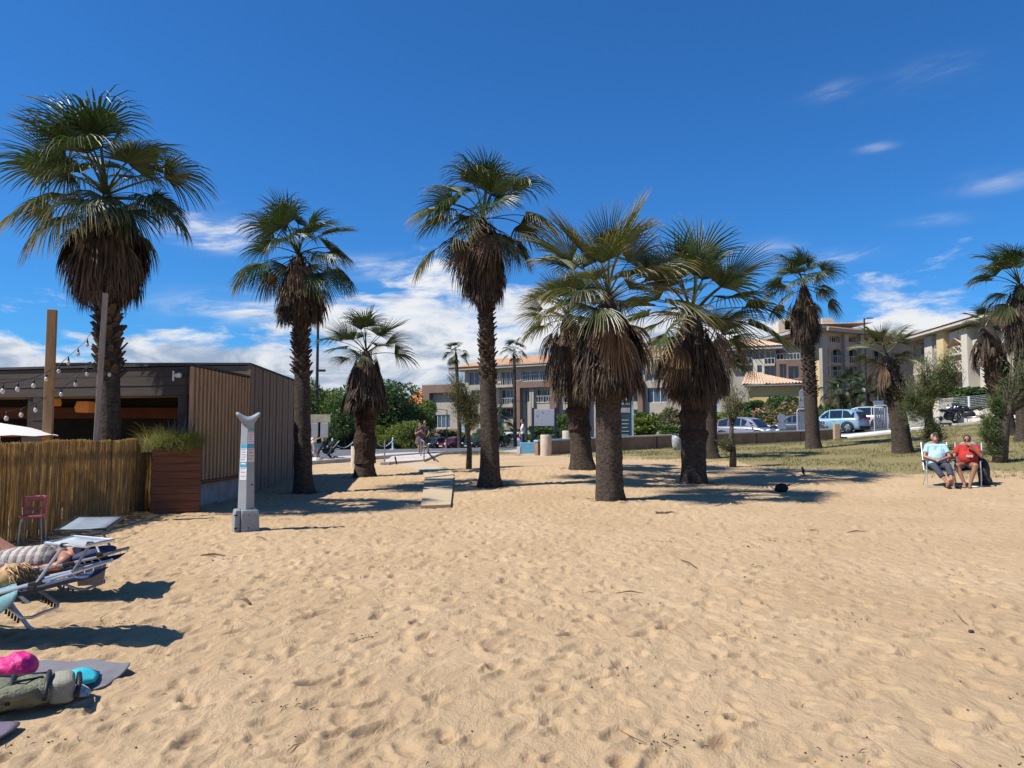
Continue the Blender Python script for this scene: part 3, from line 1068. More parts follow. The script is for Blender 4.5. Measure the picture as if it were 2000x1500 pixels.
def fx_y(x):                     # front line recedes slightly to the left
    return FY0 + (XS - x) * .235
XL = -16.0
# fascia: horizontal planks one by one
zf = [ZT - .02, ZT - .21, ZT - .40, ZT - .60]
for i in range(3):
    m_ = MB()
    a, b = zf[i], zf[i + 1] + .008
    y0 = lambda x: fx_y(x) - .012 * (i % 2)
    V = []
    for x in (XL, XS):
        V += [(x, y0(x), a), (x, y0(x), b), (x, y0(x) + .05, b), (x, y0(x) + .05, a)]
    m_.add(V, [(0, 1, 5, 4), (1, 2, 6, 5), (2, 3, 7, 6), (3, 0, 4, 7), (0, 3, 2, 1), (4, 5, 6, 7)])
    rb(m_, 'fascia_plank', WOOD_DK)
# roof deck with dark edge
m_ = MB()
m_.add([(XL, fx_y(XL) - .04, ZT), (XS + .02, FY0 - .04, ZT), (XS + .02, FY1, ZT), (XL, FY1 + 3, ZT),
        (XL, fx_y(XL) - .04, ZT + .05), (XS + .02, FY0 - .04, ZT + .05), (XS + .02, FY1, ZT + .05), (XL, FY1 + 3, ZT + .05)],
       [(3, 2, 1, 0), (4, 5, 6, 7), (0, 1, 5, 4), (1, 2, 6, 5), (2, 3, 7, 6), (3, 0, 4, 7)])
rb(m_, 'roof', M('roof_felt', (.05, .05, .055), .9))
# soffit band under the fascia
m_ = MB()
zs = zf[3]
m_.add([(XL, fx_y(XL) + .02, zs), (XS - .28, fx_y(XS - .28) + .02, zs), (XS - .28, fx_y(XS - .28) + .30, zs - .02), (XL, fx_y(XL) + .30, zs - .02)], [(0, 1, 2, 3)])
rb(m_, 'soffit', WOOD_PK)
# posts of the open front (dark board-clad)
def post_at(px0, px1, nm='front_post'):
    d = 15.6
    x0, x1 = P(px0, 800, d).x, P(px1, 800, d).x
    for k in range(9):
        m_ = MB()
        z0, z1 = k * .25, min(zs, k * .25 + .244)
        if z1 <= z0:
            continue
        xm = (x0 + x1) / 2
        m_.box((xm, fx_y(xm) + .10 - .006 * (k % 2), (z0 + z1) / 2), (x1 - x0, .2, z1 - z0))
        rb(m_, 'post_board', WOOD_DK, parent=POST_E)
POST_E = MB().box((XS - .14, FY0 + .13, 1.1), (.26, .16, 2.2)).build('front_post', WOOD_DK, REST, origin=RO)
post_at(356, 375)
POST_2 = MB().box((P(41, 800, 15.9).x, fx_y(P(41, 800, 15.9).x) + .13, 1.1), (.2, .16, 2.2)).build('front_post', WOOD_DK, REST, origin=RO)
POST_E = POST_2
post_at(29, 53)
# interior: floor, ceiling, back wall, bar, shelves
m_ = MB(); m_.add([(XL, 15.6, .12), (XS - .1, 15.5, .12), (XS - .1, 21.5, .12), (XL, 21.5, .12)], [(0, 1, 2, 3)])
rb(m_, 'deck_floor', M('deck_boards', (.12, .08, .05), .8, .3, 3, stretch=(1, 8, 1)))
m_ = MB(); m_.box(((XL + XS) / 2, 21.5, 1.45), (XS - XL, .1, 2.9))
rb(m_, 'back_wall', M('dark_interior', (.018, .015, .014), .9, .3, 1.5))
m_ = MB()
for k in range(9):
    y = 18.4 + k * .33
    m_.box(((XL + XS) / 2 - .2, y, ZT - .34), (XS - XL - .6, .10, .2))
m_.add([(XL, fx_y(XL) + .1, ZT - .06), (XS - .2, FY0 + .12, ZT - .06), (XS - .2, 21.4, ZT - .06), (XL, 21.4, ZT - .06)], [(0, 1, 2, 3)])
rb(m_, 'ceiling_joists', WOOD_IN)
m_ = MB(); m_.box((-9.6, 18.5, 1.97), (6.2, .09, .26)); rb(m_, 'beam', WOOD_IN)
m_ = MB(); m_.box((-8.9, 18.62, 1.3), (4.9, .06, 2.6)); rb(m_, 'painted_shade_panel', M('dark_interior'))  # near-black panel added before the planks, interior shade put into its colour
m_ = MB(); m_.box((-9.2, 20.4, .65), (4.2, .6, 1.1)); rb(m_, 'bar_counter', WOOD_IN)
for k in range(3):
    m_ = MB(); m_.box((-9.2, 21.3, 1.25 + k * .32), (3.8, .22, .03)); rb(m_, 'shelf', WOOD_PK)
g = random.Random(2)
# windows of the left bays (glass screens)
for px0, px1 in ((0, 28), (54, 84)):
    d = 16.0
    a, b = P(px0, 800, d), P(px1, 800, d)
    m_ = MB(); m_.box(((a.x + b.x) / 2, fx_y(a.x) + .4, .75), (b.x - a.x, .02, 1.3))
    rb(m_, 'glass_screen', GLASS)
# slatted side wall
nsl = 17
for i in range(nsl):
    y = FY0 + .02 + (FY1 - FY0 - .12) * i / (nsl - 1)
    m_ = MB(); m_.box((XS + .01, y, (ZT + .52) / 2 - .01), (.055, .092, ZT - .54))
    rb(m_, 'slat', WOOD_SL)
m_ = MB(); m_.box((XS - .09, (FY0 + FY1) / 2, (ZT + .5) / 2), (.05, FY1 - FY0, ZT - .52)); rb(m_, 'slat_backing', M('slat_backing', (.05, .032, .022), .9))
m_ = MB(); m_.box((XS + .0, (FY0 + FY1) / 2, .48), (.17, FY1 - FY0, .07)); rb(m_, 'bottom_rail', WOOD_OR)
m_ = MB(); m_.box((XS - .10, (FY0 + FY1) / 2, .17), (.2, FY1 - FY0 - .05, .56)); rb(m_, 'plinth', CONC)
# taller box: planked front, boarded side
BOX = MB()
BX0, BX1, BY1, BZ = -11.2, XS - .03, 26.3, 3.16
BOX.box(((BX0 + BX1) / 2, (FY1 + BY1) / 2 + .04, BZ / 2 - .02), (BX1 - BX0, BY1 - FY1 - .06, BZ - .06))
BOX = rb(BOX, 'store_block', M('slat_backing'))
for k in range(9):
    z0 = k * .36 - .1
    z1 = min(BZ, z0 + .352)
    if z1 <= z0: continue
    m_ = MB(); m_.box(((BX0 + BX1) / 2, FY1 + .01 - .006 * (k % 2), (z0 + z1) / 2), (BX1 - BX0 + .04, .05, z1 - z0))
    rb(m_, 'plank', WOOD_PK, BOX)
nb = 17
for i in range(nb):
    y0 = FY1 + .06 + (BY1 - FY1 - .1) * i / nb
    wd = (BY1 - FY1 - .1) / nb
    m_ = MB(); m_.box((BX1 + .03 + .008 * (i % 2), y0 + wd / 2, BZ / 2 - .06), (.035, wd * .80, BZ + .1))
    rb(m_, 'board', WOOD_BD, BOX)
m_ = MB(); m_.box((BX1 + .035, FY1 + .02, BZ / 2 - .05), (.08, .09, BZ + .12)); rb(m_, 'corner_post', WOOD_PK, BOX)
m_ = MB(); m_.box(((BX0 + BX1) / 2, (FY1 + BY1) / 2, BZ + .02), (BX1 - BX0 + .14, BY1 - FY1 + .1, .05)); rb(m_, 'coping', M('roof_felt'), BOX)

# floodlight on the fascia
fl_p = P(338, 733, 15.25)
t = thing('floodlight', 'small white floodlight mounted on the dark restaurant fascia', 'floodlight', (fl_p.x, fx_y(fl_p.x), fl_p.z))
MB().box((-.06, -.02, 0), (.03, .04, .20)).build('bracket', WHITEP, t)
MB().tube([(-.06, -.05, 0), (.02, -.12, 0), (.06, -.13, 0)], .016, 8).build('arm', WHITEP, t)
MB().lathe([(.02, 0), (.045, .03), (.05, .10), (.055, .12)], 14).build('lamp_head', WHITEP, t, True).rotation_euler = (R(10), R(90), R(-20))
t.children[-1].location = (.03, -.13, .0)

# pendant lamps, lit
for px, py, d, sq, lab in ((108, 786, 17.2, 0, 'small round lit rattan pendant lamp inside the restaurant'), (167, 795, 17.0, 1, 'square lit rattan pendant lamp inside the restaurant')):
    p = P(px, py, d)
    t = thing('pendant_lamp', lab, 'lamp', p, 0, 'pendant lamps in the restaurant')
    RAT = M('rattan_shade', (.42, .17, .06), .8, .3, 30, emit=((1, .35, .08), .10))
    m_ = MB()
    n_, rr, hh_ = (4, .22, .24) if sq else (14, .13, .16)
    m_.lathe([(rr * .9, -hh_ / 2), (rr, 0), (rr * .8, hh_ / 2)], n_, cap=False)
    m_.build('lamp_shade', RAT, t, bool(1 - sq)).rotation_euler = (0, 0, R(45))
    MB().ell((0, -rr * .55, 0), .022, 8, 6).build('bulb', M('lit_bulb', (1, .8, .5), .4, 0, emit=((1, .72, .38), 9.0)), t)
    MB().tube([(0, 0, hh_ / 2), (0, 0, ZT - .4 - p.z)], .008, 5).build('cord', BLACK, t)

# ------------------------------------------------------------------ reed fence
FA, FB = gp(-70, 1081, 0), gp(293, 992, 0)
FA = FB + (FA - FB) * 1.25
t = thing('reed_fence', 'tan reed screen fence running along the terrace edge', 'fence', FB)
d_ = (FA - FB); LEN = d_.length; d_.normalize(); nrm = Vector((d_.y, -d_.x, 0))
if nrm.x < 0: nrm = -nrm
g = random.Random(4)
REED = M('reeds', (.50, .36, .185), .75, .25, 6, island=.38, col2=(.38, .265, .13), trans=.48)
m_ = MB()
n = int(LEN / .0052)
for i in range(n):
    s_ = i / n * LEN
    p = d_ * s_ + nrm * g.uniform(-.022, .022)
    lean_ = d_ * g.gauss(-.03, .022) * 1.2
    h_ = 1.37 + .014 * math.sin(s_ * 2.3) + .008 * math.sin(s_ * 7) + g.gauss(0, .010)
    if s_ < .35: h_ -= (.35 - s_) * .18
    r_ = g.uniform(.0045, .0075)
    bow = d_ * g.uniform(-.02, .02) + nrm * g.uniform(-.008, .008)
    m_.tube([p + Vector((0, 0, -.05)), p + lean_ * .5 + bow + Vector((0, 0, h_ * .5)), p + lean_ + Vector((0, 0, h_))], [r_, r_, r_ * .7], 4, cap=False)
tag(m_.build('reeds', REED, t, fix=False), kind='stuff')
for zz in (.22, .68, 1.14):
    MB().tube([nrm * -.03 + d_ * (k * LEN / 12) + Vector((0, 0, zz + .01 * math.sin(k * 2))) for k in range(13)], .004, 4).build('wire', DARKM, t)
m_ = MB(); m_.box(d_ * LEN / 2 - nrm * .05 + Vector((0, 0, 1.18)), (LEN, .04, .07), math.atan2(d_.y, d_.x)); m_.build('back_rail', POSTG, t)
for k in range(5):
    MB().box(d_ * (LEN * k / 4.0) - nrm * .09 + Vector((0, 0, .62)), (.07, .07, 1.3), math.atan2(d_.y, d_.x)).build('fence_post', POSTG, t)
# dry stalks lying at the foot of the fence
m_ = MB()
for i in range(420):
    s_ = g.uniform(0, LEN); p = FB + d_ * s_ + nrm * abs(g.gauss(.0, .30))
    a = g.gauss(math.atan2(d_.y, d_.x) + 1.2, .8); L = g.uniform(.08, .4)
    v_ = Vector((math.cos(a), math.sin(a), 0)) * L / 2
    z = HSand(p.x, p.y) + .012
    m_.tube([p - v_ + Vector((0, 0, z)), p + Vector((0, 0, z + .012)), p + v_ + Vector((0, 0, z + g.uniform(0, .03)))], .004, 4)
tag(m_.build('reed_litter', REED, None, fix=False), 'broken reed stalks littering the sand along the fence', 'litter', kind='stuff')

# ------------------------------------------------------------------ planter with grasses
pc = P(327, 988, 14.45); pc.z = 0
t = thing('planter_box', 'tall orange-brown timber planter box at the end of the reed fence', 'planter', (pc.x, pc.y + .38, 0), R(21))
MB().box((0, 0, .54), (.76, .60, 1.08)).build('liner', M('dark_liner', (.03, .02, .016), .9), t)
for k in range(9):
    z0 = -.06 + k * .14
    MB().box((0, -.33 - .004 * (k % 2), z0 + .067), (.84, .035, .134)).build('plank', WOOD_OR, t)
    MB().box((.402, .0, z0 + .067), (.032, .60, .134)).build('plank', WOOD_OR, t)
MB().box((0, 0, 1.10), (.76, .60, .06)).build('soil', M('soil', (.06, .045, .03), .95), t)
t2 = thing('feather_grass', 'green and straw feather grass spilling over the planter box', 'plant', (pc.x, pc.y + .36, 1.13))
g = random.Random(6)
def blades(n, spread, hmin, hmax, wind, w_, arch, g, x0=-.36, x1=.36):
    m_ = MB()
    for i in range(n):
        b = Vector((g.uniform(x0, x1), g.uniform(-.3, .3), 0))
        a = g.uniform(0, 6.28)
        o = Vector((math.cos(a), math.sin(a), 0)) * g.uniform(.2, 1) * spread + Vector(wind)
        h_ = g.uniform(hmin, hmax); arch_ = arch * g.uniform(.45, 1.25)
        pts = []
        for k in range(5):
            f = k / 4
            pts.append(b + o * h_ * f ** 1.5 + Vector((0, 0, h_ * (f - arch_ * f * f))))
        s_ = Vector((-o.y, o.x, 0)); s_ = s_.normalized() if s_.length > 1e-4 else Vector((1, 0, 0))
        V = []
        for k, p in enumerate(pts):
            ww = w_ * (1 - .85 * k / 4)
            V += [p - s_ * ww, p + s_ * ww]
        m_.add(V, [(k * 2, k * 2 + 1, k * 2 + 3, k * 2 + 2) for k in range(4)])
    return m_
tag(blades(2200, .85, .42, .85, (.60, -.40, 0), .0034, .78, g).build('green_blades', M('feather_green', (.22, .26, .065), .7, .3, 2, island=.4, col2=(.24, .23, .08), trans=.25), t2, fix=False), kind='stuff')
tag(blades(800, .6, .45, .85, (-.12, -.2, 0), .003, .60, g, -.58, -.05).build('straw_blades', M('feather_straw', (.38, .33, .17), .7, .3, 2, island=.4, trans=.25), t2, fix=False), kind='stuff')
t3 = thing('flax_plant', 'dark spiky flax plant standing in the planter box', 'plant', (pc.x - .05, pc.y + .42, 1.13))
for i in range(34):
    m_ = blades(1, .42, .45, .85, (0, 0, 0), .014, .12, g, -.16, .3)
    m_.build('leaf', M('flax_leaf', (.10, .07, .06), .45, .4, 6, col2=(.19, .15, .12)), t3, fix=False)

# ------------------------------------------------------------------ terrace posts with string lights
def wpost(px, ptop, d, w_, mat, label, lean=0.0):
    b = P(px, 850, d)
    top = P(px, ptop, d).z
    t = thing('timber_post', label, 'post', (b.x, d, 0))
    o = soft(MB().box((0, 0, top / 2), (w_, w_, top)).build('post', mat, t), .008)
    o.rotation_euler = (0, lean, R(18))
    return Vector((b.x, d, top))
T1 = wpost(93, 605, 12.9, .135, POSTW, 'thick square timber post with string lights in front of the restaurant')
T2 = wpost(184, 572, 13.6, .085, POSTG, 'thin leaning grey timber post beside the palm trunk', R(1.5))
BULB = MB().lathe([(.006, -.115), (.026, -.10), (.031, -.075), (.024, -.05), (.016, -.04)], 10).mesh('bulb', True)
BULB.materials.append(M('clear_bulb', (.55, .53, .48), .12, .1, 6, spec=.8))
SOCK = MB().lathe([(.017, -.045), (.018, -.012), (.010, 0), (.008, .03)], 8).mesh('socket', True)
SOCK.materials.append(BLACK)
def string_lights(pts, bulbs, label):
    t = thing('string_lights', label, 'string lights', pts[0], 0, 'string lights over the terrace')
    o_ = Vector(pts[0])
    MB().tube([Vector(p) - o_ for p in pts], .007, 5).build('cable', BLACK, t)
    for p in bulbs:
        q = Vector(p) - o_
        s_ = obj('socket', SOCK, None, t); s_.location = q + Vector((0, 0, -.03))
        b_ = obj('bulb', BULB, None, s_)
string_lights([P(176, 652, 13.6), P(165, 668, 13.5), P(134, 696, 13.3), P(115, 713, 13.15), P(93, 726, 12.75), P(66, 738, 12.0), P(35, 745, 11.2), P(5, 748, 10.6), P(-60, 745, 9.6)],
              [P(171, 662, 13.55), P(153, 680, 13.4), P(134, 697, 13.3), P(115, 713, 13.15), P(91, 728, 12.75), P(66, 740, 12.0), P(35, 746, 11.2), P(6, 749, 10.6)],
              'festoon of clear bulbs strung high from the grey post across the thick post')
string_lights([P(190, 703, 13.6), P(170, 718, 13.5), P(147, 739, 13.4), P(120, 758, 13.2), P(70, 788, 12.6), P(42, 797, 12.0), P(13, 803, 11.4), P(-60, 800, 10)],
              [P(170, 719, 13.5), P(148, 739, 13.4), P(120, 758, 13.2), P(70, 788, 12.6), P(42, 797, 12.0), P(13, 803, 11.4)],
              'lower festoon of clear bulbs sagging in front of the open restaurant front')
string_lights([P(214, 720, 13.65), P(206, 722, 13.65), P(197, 716, 13.65), P(188, 704, 13.62)], [P(214, 720, 13.65), P(199, 717, 13.65)], 'short end of bulb string wound onto the palm trunk')
# parasol of the terrace, folded low behind the fence
pp = P(8, 850, 12.2)
t = thing('parasol', 'white terrace parasol with red rim behind the reed fence', 'parasol', (pp.x - .35, 12.6, 0))
m_ = MB()
V = [(0, 0, 1.66)]; n_ = 16
for k, (r_, z) in enumerate(((.45, 1.58), (.85, 1.46))):
    for j in range(n_):
        a = 2 * math.pi * j / n_
        V.append((r_ * math.cos(a), r_ * math.sin(a), z - (.02 if j % 2 and k else 0)))
Fc = [(0, 1 + j, 1 + (j + 1) % n_) for j in range(n_)] + [(1 + j, 1 + n_ + j, 1 + n_ + (j + 1) % n_, 1 + (j + 1) % n_) for j in range(n_)]
m_.add(V, Fc); m_.build('canopy', M('canvas_white', (.72, .69, .62), .8, .05), t, fix=False)
m_ = MB(); m_.tube([(.852 * math.cos(2 * math.pi * j / n_), .855 * math.sin(2 * math.pi * j / n_), 1.455 - (.02 if j % 2 else 0)) for j in range(n_)], .010, 6, closed=True)
m_.build('rim', M('red_trim', (.40, .06, .04), .7), t)
MB().tube([(0, 0, 0), (0, 0, 1.64)], .025, 8).build('pole', WHITEP, t)
# ------------------------------------------------------------------ buildings behind the beach
class Fac:
    """vertical facade plane through two columns of the view at their real distances"""
    def __init__(s, px0, d0, px1, d1):
        s.a = P(px0, 800, d0); s.b = P(px1, 800, d1)
        s.a.z = s.b.z = 0
        s.u = (s.b - s.a); s.L = s.u.length; s.u.normalize()
        s.n = Vector((s.u.y, -s.u.x, 0))          # towards the viewer
        if s.n.dot(-s.a) < 0: s.n = -s.n
        s.base = min(H(s.a.x, s.a.y), H(s.b.x, s.b.y)) - .3
    def sz(s, px, py):
        r_ = ray(px, py)
        den = r_.dot(s.n)
        k = (s.a - Vector((0, 0, CAMH))).dot(s.n) / den
        p = Vector((0, 0, CAMH)) + r_ * k
        return (p - s.a).dot(s.u), p.z
    def pt(s, q, z, out=0.0):
        p = s.a + s.u * q + s.n * out
        return Vector((p.x, p.y, z))
    def rect(s, x0, y0, x1, y1):
        """pixel rectangle -> s0, s1, z0, z1 (height read at its middle)"""
        q0 = s.sz(x0, (y0 + y1) / 2)[0]; q1 = s.sz(x1, (y0 + y1) / 2)[0]
        xm = (x0 + x1) / 2
        return min(q0, q1), max(q0, q1), s.sz(xm, y1)[1], s.sz(xm, y0)[1]
    def box(s, m_, q0, q1, z0, z1, o0, o1):
        V = [s.pt(q, z, o) for z in (z0, z1) for q, o in ((q0, o0), (q1, o0), (q1, o1), (q0, o1))]
        return m_.add(V, [(3, 2, 1, 0), (4, 5, 6, 7), (0, 1, 5, 4), (1, 2, 6, 5), (2, 3, 7, 6), (3, 0, 4, 7)])
def wall_open(fc, q0, q1, z0, z1, ops, mat, parent, org, reveal=.35, name='wall', out=0.0):
    qs = sorted(set([q0, q1] + [min(max(v, q0), q1) for o in ops for v in o[:2]]))
    zs_ = sorted(set([z0, z1] + [min(max(v, z0), z1) for o in ops for v in o[2:4]]))
    m_ = MB()
    for i in range(len(qs) - 1):
        for j in range(len(zs_) - 1):
            cq, cz = (qs[i] + qs[i + 1]) / 2, (zs_[j] + zs_[j + 1]) / 2
            if any(o[0] < cq < o[1] and o[2] < cz < o[3] for o in ops):
                continue
            m_.add([fc.pt(qs[i], zs_[j], out), fc.pt(qs[i + 1], zs_[j], out), fc.pt(qs[i + 1], zs_[j + 1], out), fc.pt(qs[i], zs_[j + 1], out)], [(0, 1, 2, 3)])
    for o in ops:
        a, b, c, d = o[:4]
        f0, f1 = out, out - reveal
        for e in (((a, c), (b, c)), ((b, c), (b, d)), ((b, d), (a, d)), ((a, d), (a, c))):
            m_.add([fc.pt(*e[0], f0), fc.pt(*e[1], f0), fc.pt(*e[1], f1), fc.pt(*e[0], f1)], [(0, 1, 2, 3)])
    return m_.build(name, mat, parent, origin=org, fix=False)
FRAME = M('window_frame', (.62, .62, .60), .5, .05)
GL_B = glass_mat('blue_glass', (.045, .085, .12), .08)
GL_D = glass_mat('dark_glass', (.03, .04, .045), .1)
def window(fc, o, parent, org, glass=None, mull=2, out=0.0, reveal=.3, arch=False):
    a, b, c, d = o[:4]
    m_ = MB()
    w_ = .07
    for q in [a + w_ / 2, b - w_ / 2] + [a + (b - a) * k / mull for k in range(1, mull)]:
        fc.box(m_, q - w_ / 2, q + w_ / 2, c, d, out - reveal + .02, out - reveal + .10)
    for z in (c + w_ / 2, d - w_ / 2):
        fc.box(m_, a + w_, b - w_, z - w_ / 2, z + w_ / 2, out - reveal + .021, out - reveal + .099)
    f = m_.build('window', FRAME, parent, origin=org, fix=False)
    MB().add([fc.pt(a, c, out - reveal + .03), fc.pt(b, c, out - reveal + .03), fc.pt(b, d, out - reveal + .03), fc.pt(a, d, out - reveal + .03)], [(0, 1, 2, 3)]) \
        .build('pane', glass or GL_D, f, origin=org, fix=False)
    return f
def railing(fc, q0, q1, z0, z1, out, parent, org, mat, name='railing', n=None, cross=False):
    m_ = MB()
    fc.box(m_, q0, q1, z1 - .05, z1, out, out + .05)
    fc.box(m_, q0, q1, z0, z0 + .05, out, out + .05)
    n = n or max(3, int((q1 - q0) / .35))
    if cross:
        k = max(1, int((q1 - q0) / 1.0))
        for i in range(k):
            a, b = q0 + (q1 - q0) * i / k, q0 + (q1 - q0) * (i + 1) / k
            m_.beam(fc.pt(a, z0, out + .025), fc.pt(b, z1, out + .025), .09, .05); m_.beam(fc.pt(a, z1, out + .025), fc.pt(b, z0, out + .025), .09, .05)
            fc.box(m_, a - .04, a + .04, z0 + .05, z1 - .05, out, out + .05)
    else:
        for i in range(n + 1):
            q = q0 + (q1 - q0) * i / n
            fc.box(m_, q - .02, q + .02, z0 + .05, z1 - .05, out + .01, out + .04)
    return m_.build(name, mat, parent, origin=org, fix=False)
TILE = M('clay_tiles', (.50, .235, .115), .85, .25, 1.2, .01, 9, col2=(.56, .36, .22))
TILE_P = M('pale_clay_tiles', (.55, .35, .22), .85, .25, 1.2, .01, 9, col2=(.60, .45, .31))
def tile_slope(e0, e1, r0, r1, parent, org, mat=TILE, sp=.30, name='roof'):
    """pitched roof face with rows of barrel tiles; eave e0-e1, ridge r0-r1"""
    e0, e1, r0, r1 = (Vector(v) for v in (e0, e1, r0, r1))
    n = max(4, int((e1 - e0).length / sp))
    up = (e1 - e0).cross(r0 - e0 if (r0 - e0).length > .01 else r1 - e0)
    up = up.normalized()
    if up.z < 0: up = -up
    K, NRW = 4, 7
    V, Fc = [], []
    for j in range(NRW * 2):
        f = ((j + 1) // 2) / NRW
        step = .03 if j % 2 == 0 else 0.0
        for i in range(n * K + 1):
            q = i / (n * K)
            p = e0.lerp(e1, q).lerp(r0.lerp(r1, q), min(1, f))
            V.append(p + up * (.085 * abs(math.sin(math.pi * i / K)) + step))
    w_ = n * K + 1
    for j in range(NRW * 2 - 1):
        for i in range(w_ - 1):
            Fc.append((j * w_ + i, j * w_ + i + 1, (j + 1) * w_ + i + 1, (j + 1) * w_ + i))
    return MB().add(V, Fc).build(name, mat, parent, origin=org, fix=False)
TERRA = M('terracotta_render', (.20, .128, .098), .9, .08, .8, .004, 20)
CREAM = M('cream_render', (.38, .335, .265), .9, .08, .8, .004, 20)
WHITE_R = M('white_render', (.58, .53, .42), .9, .06, .8, .004, 20)
BEIGE = M('beige_render', (.42, .325, .225), .9, .08, .8, .004, 20)
OCHRE = M('ochre_render', (.62, .42, .17), .9, .08, .8, .004, 20)
YELLOW = M('yellow_render', (.60, .47, .24), .9, .08, .8, .004, 20)
GREYB = M('grey_soffit', (.40, .38, .35), .9)

# ---- apartment block with terracotta frames (centre)
f1 = Fac(829, 116, 1330, 94)
org = f1.pt(0, f1.base)
B1 = thing('apartment_block', 'terracotta and cream apartment block with tiled roof behind the tall central palm', 'building', org)
zE = 10.55
def rs(lst): return [f1.rect(*r_) for r_ in lst]
# left wing
sL0, sL1 = f1.sz(829, 800)[0], f1.sz(907, 800)[0]
zl = f1.sz(868, 752)[1]
opsL = rs([(843, 767, 901, 838)])
wall_open(f1, sL0, sL1, f1.base, zl, opsL, TERRA, B1, org, .8, 'wing_wall', .6)
qa, qb, qc, qd = opsL[0]
m_ = MB(); f1.box(m_, qa, qb, qc + (qd - qc) * .55, qd, -.3, -.2); m_.build('loggia_panel', CREAM, B1, origin=org, fix=False)
w_ = rs([(844, 810, 877, 836)])[0]
wall_open(f1, qa, qb, qc, qc + (qd - qc) * .55, [w_], CREAM, B1, org, .25, 'loggia_wall', -.2)
window(f1, w_, B1, org, GL_B, 4, -.2, .2)
m_ = MB(); f1.box(m_, sL0 - .02, sL1, zl, zl + .15, -7, .62); m_.build('terrace_slab', CREAM, B1, origin=org, fix=False)
m_ = MB(); f1.box(m_, sL0, sL0 + .1, f1.base, zl, -7, .59); m_.build('wing_side', TERRA, B1, origin=org, fix=False)
# main body
s0, s1 = sL1 + .05, f1.L
ops_top = rs([(915, 726, 945, 752), (978, 725, 1004, 752), (1018, 724, 1069, 744)] + [(x, 722, x + 42, 744) for x in (1098, 1152, 1206, 1260)])
ops_mid = rs([(920, 762, 945, 790), (978, 761, 1004, 790), (1023, 759, 1038, 785), (1047, 759, 1077, 786)] + [(x, 757, x + 40, 786) for x in (1100, 1154, 1208, 1262)])
ops_low = rs([(978, 797, 1004, 815), (1047, 800, 1077, 835), (1100, 800, 1140, 835), (1210, 800, 1250, 835)])
wall_open(f1, s0, s1, f1.base, zE, ops_top + ops_mid + ops_low, CREAM, B1, org, .4)
for i, o in enumerate(ops_top + ops_mid + ops_low):
    window(f1, o, B1, org, GL_B if i % 3 != 1 else GL_D, 3, 0, .35)
for o in ops_top[1:3] + ops_mid[1:2] + ops_mid[3:6]:
    railing(f1, o[0], o[1], o[2], o[2] + .9, .05, B1, org, FRAME)
for r_ in ((1009, 745, 1021, 862), (1079, 745, 1092, 862), (1140, 745, 1152, 862), (1196, 745, 1206, 862), (1250, 745, 1260, 862)):
    q = f1.rect(*r_); m_ = MB(); f1.box(m_, q[0], q[1], f1.base, q[3], .003, .75); m_.build('pier', TERRA, B1, origin=org, fix=False)
q = f1.rect(1021, 745, 1079, 757); m_ = MB(); f1.box(m_, q[0], q[1], q[2], q[3], .003, .74); m_.build('frame_beam', TERRA, B1, origin=org, fix=False)
q = f1.rect(1092, 744, 1140, 756); m_ = MB(); f1.box(m_, q[0], q[1], q[2], q[3], .003, .74); m_.build('frame_beam', TERRA, B1, origin=org, fix=False)
q = f1.rect(963, 748, 976, 835); m_ = MB(); f1.box(m_, q[0], q[1], f1.base, q[3], .003, .9); m_.build('pier', WHITE_R, B1, origin=org, fix=False)
for r_ in ((1041, 757, 1045, 845), (1037, 757, 1040, 845)):
    q = f1.rect(*r_); m_ = MB(); f1.box(m_, q[0], q[1], f1.base, q[3], .01, .4); m_.build('column', CREAM, B1, origin=org, fix=False)
q = f1.rect(976, 752, 1008, 757); m_ = MB(); f1.box(m_, q[0], q[1], q[2], q[3], 0, .9); m_.build('balcony_slab', CREAM, B1, origin=org, fix=False)
q = f1.rect(976, 790, 1008, 796); m_ = MB(); f1.box(m_, q[0], q[1], q[2], q[3], 0, .9); m_.build('balcony_slab', CREAM, B1, origin=org, fix=False)
se = f1.sz(884, 722)[0]
m_ = MB(); f1.box(m_, se, s1, zE, zE + .35, -9, 1.0); m_.build('eave', CREAM, B1, origin=org, fix=False)
tile_slope(f1.pt(se - .1, zE + .36, 1.15), f1.pt(s1, zE + .36, 1.15), f1.pt(se + 5, zE + 1.9, -4.5), f1.pt(s1, zE + 1.9, -4.5), B1, org)
tile_slope(f1.pt(se - .1, zE + .36, -9.5), f1.pt(se - .1, zE + .36, 1.15), f1.pt(se + 5, zE + 1.9, -4.5), f1.pt(se + 5, zE + 1.9, -4.5), B1, org, name='hip')
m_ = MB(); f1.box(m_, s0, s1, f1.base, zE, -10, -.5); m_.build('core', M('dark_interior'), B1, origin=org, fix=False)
# neighbour house with an orange roof, left of the block
hp = P(815, 840, 125)
t = thing('orange_roof_house', 'far house with bright orange roof beside the trees', 'house', (hp.x, 125, H(hp.x, 125) - .3))
MB().box((0, 3, 3.2), (6, 6, 6.4)).build('wall', CREAM, t)
m_ = MB(); m_.add([(-3.3, -.4, 6.4), (3.3, -.4, 6.4), (3.3, 6.4, 6.4), (-3.3, 6.4, 6.4), (0, 3, 10.0)], [(0, 1, 4), (1, 2, 4), (2, 3, 4), (3, 0, 4), (3, 2, 1, 0)])
m_.build('roof', M('orange_tiles', (.62, .20, .07), .85, .2, 2), t)
for x in (-1.5, 1.2):
    w_ = MB().box((x, -.02, 4.2), (1.0, .08, 1.5)).build('window', FRAME, t); MB().box((x, -.065, 4.2), (.8, .02, 1.3)).build('pane', GL_D, w_)

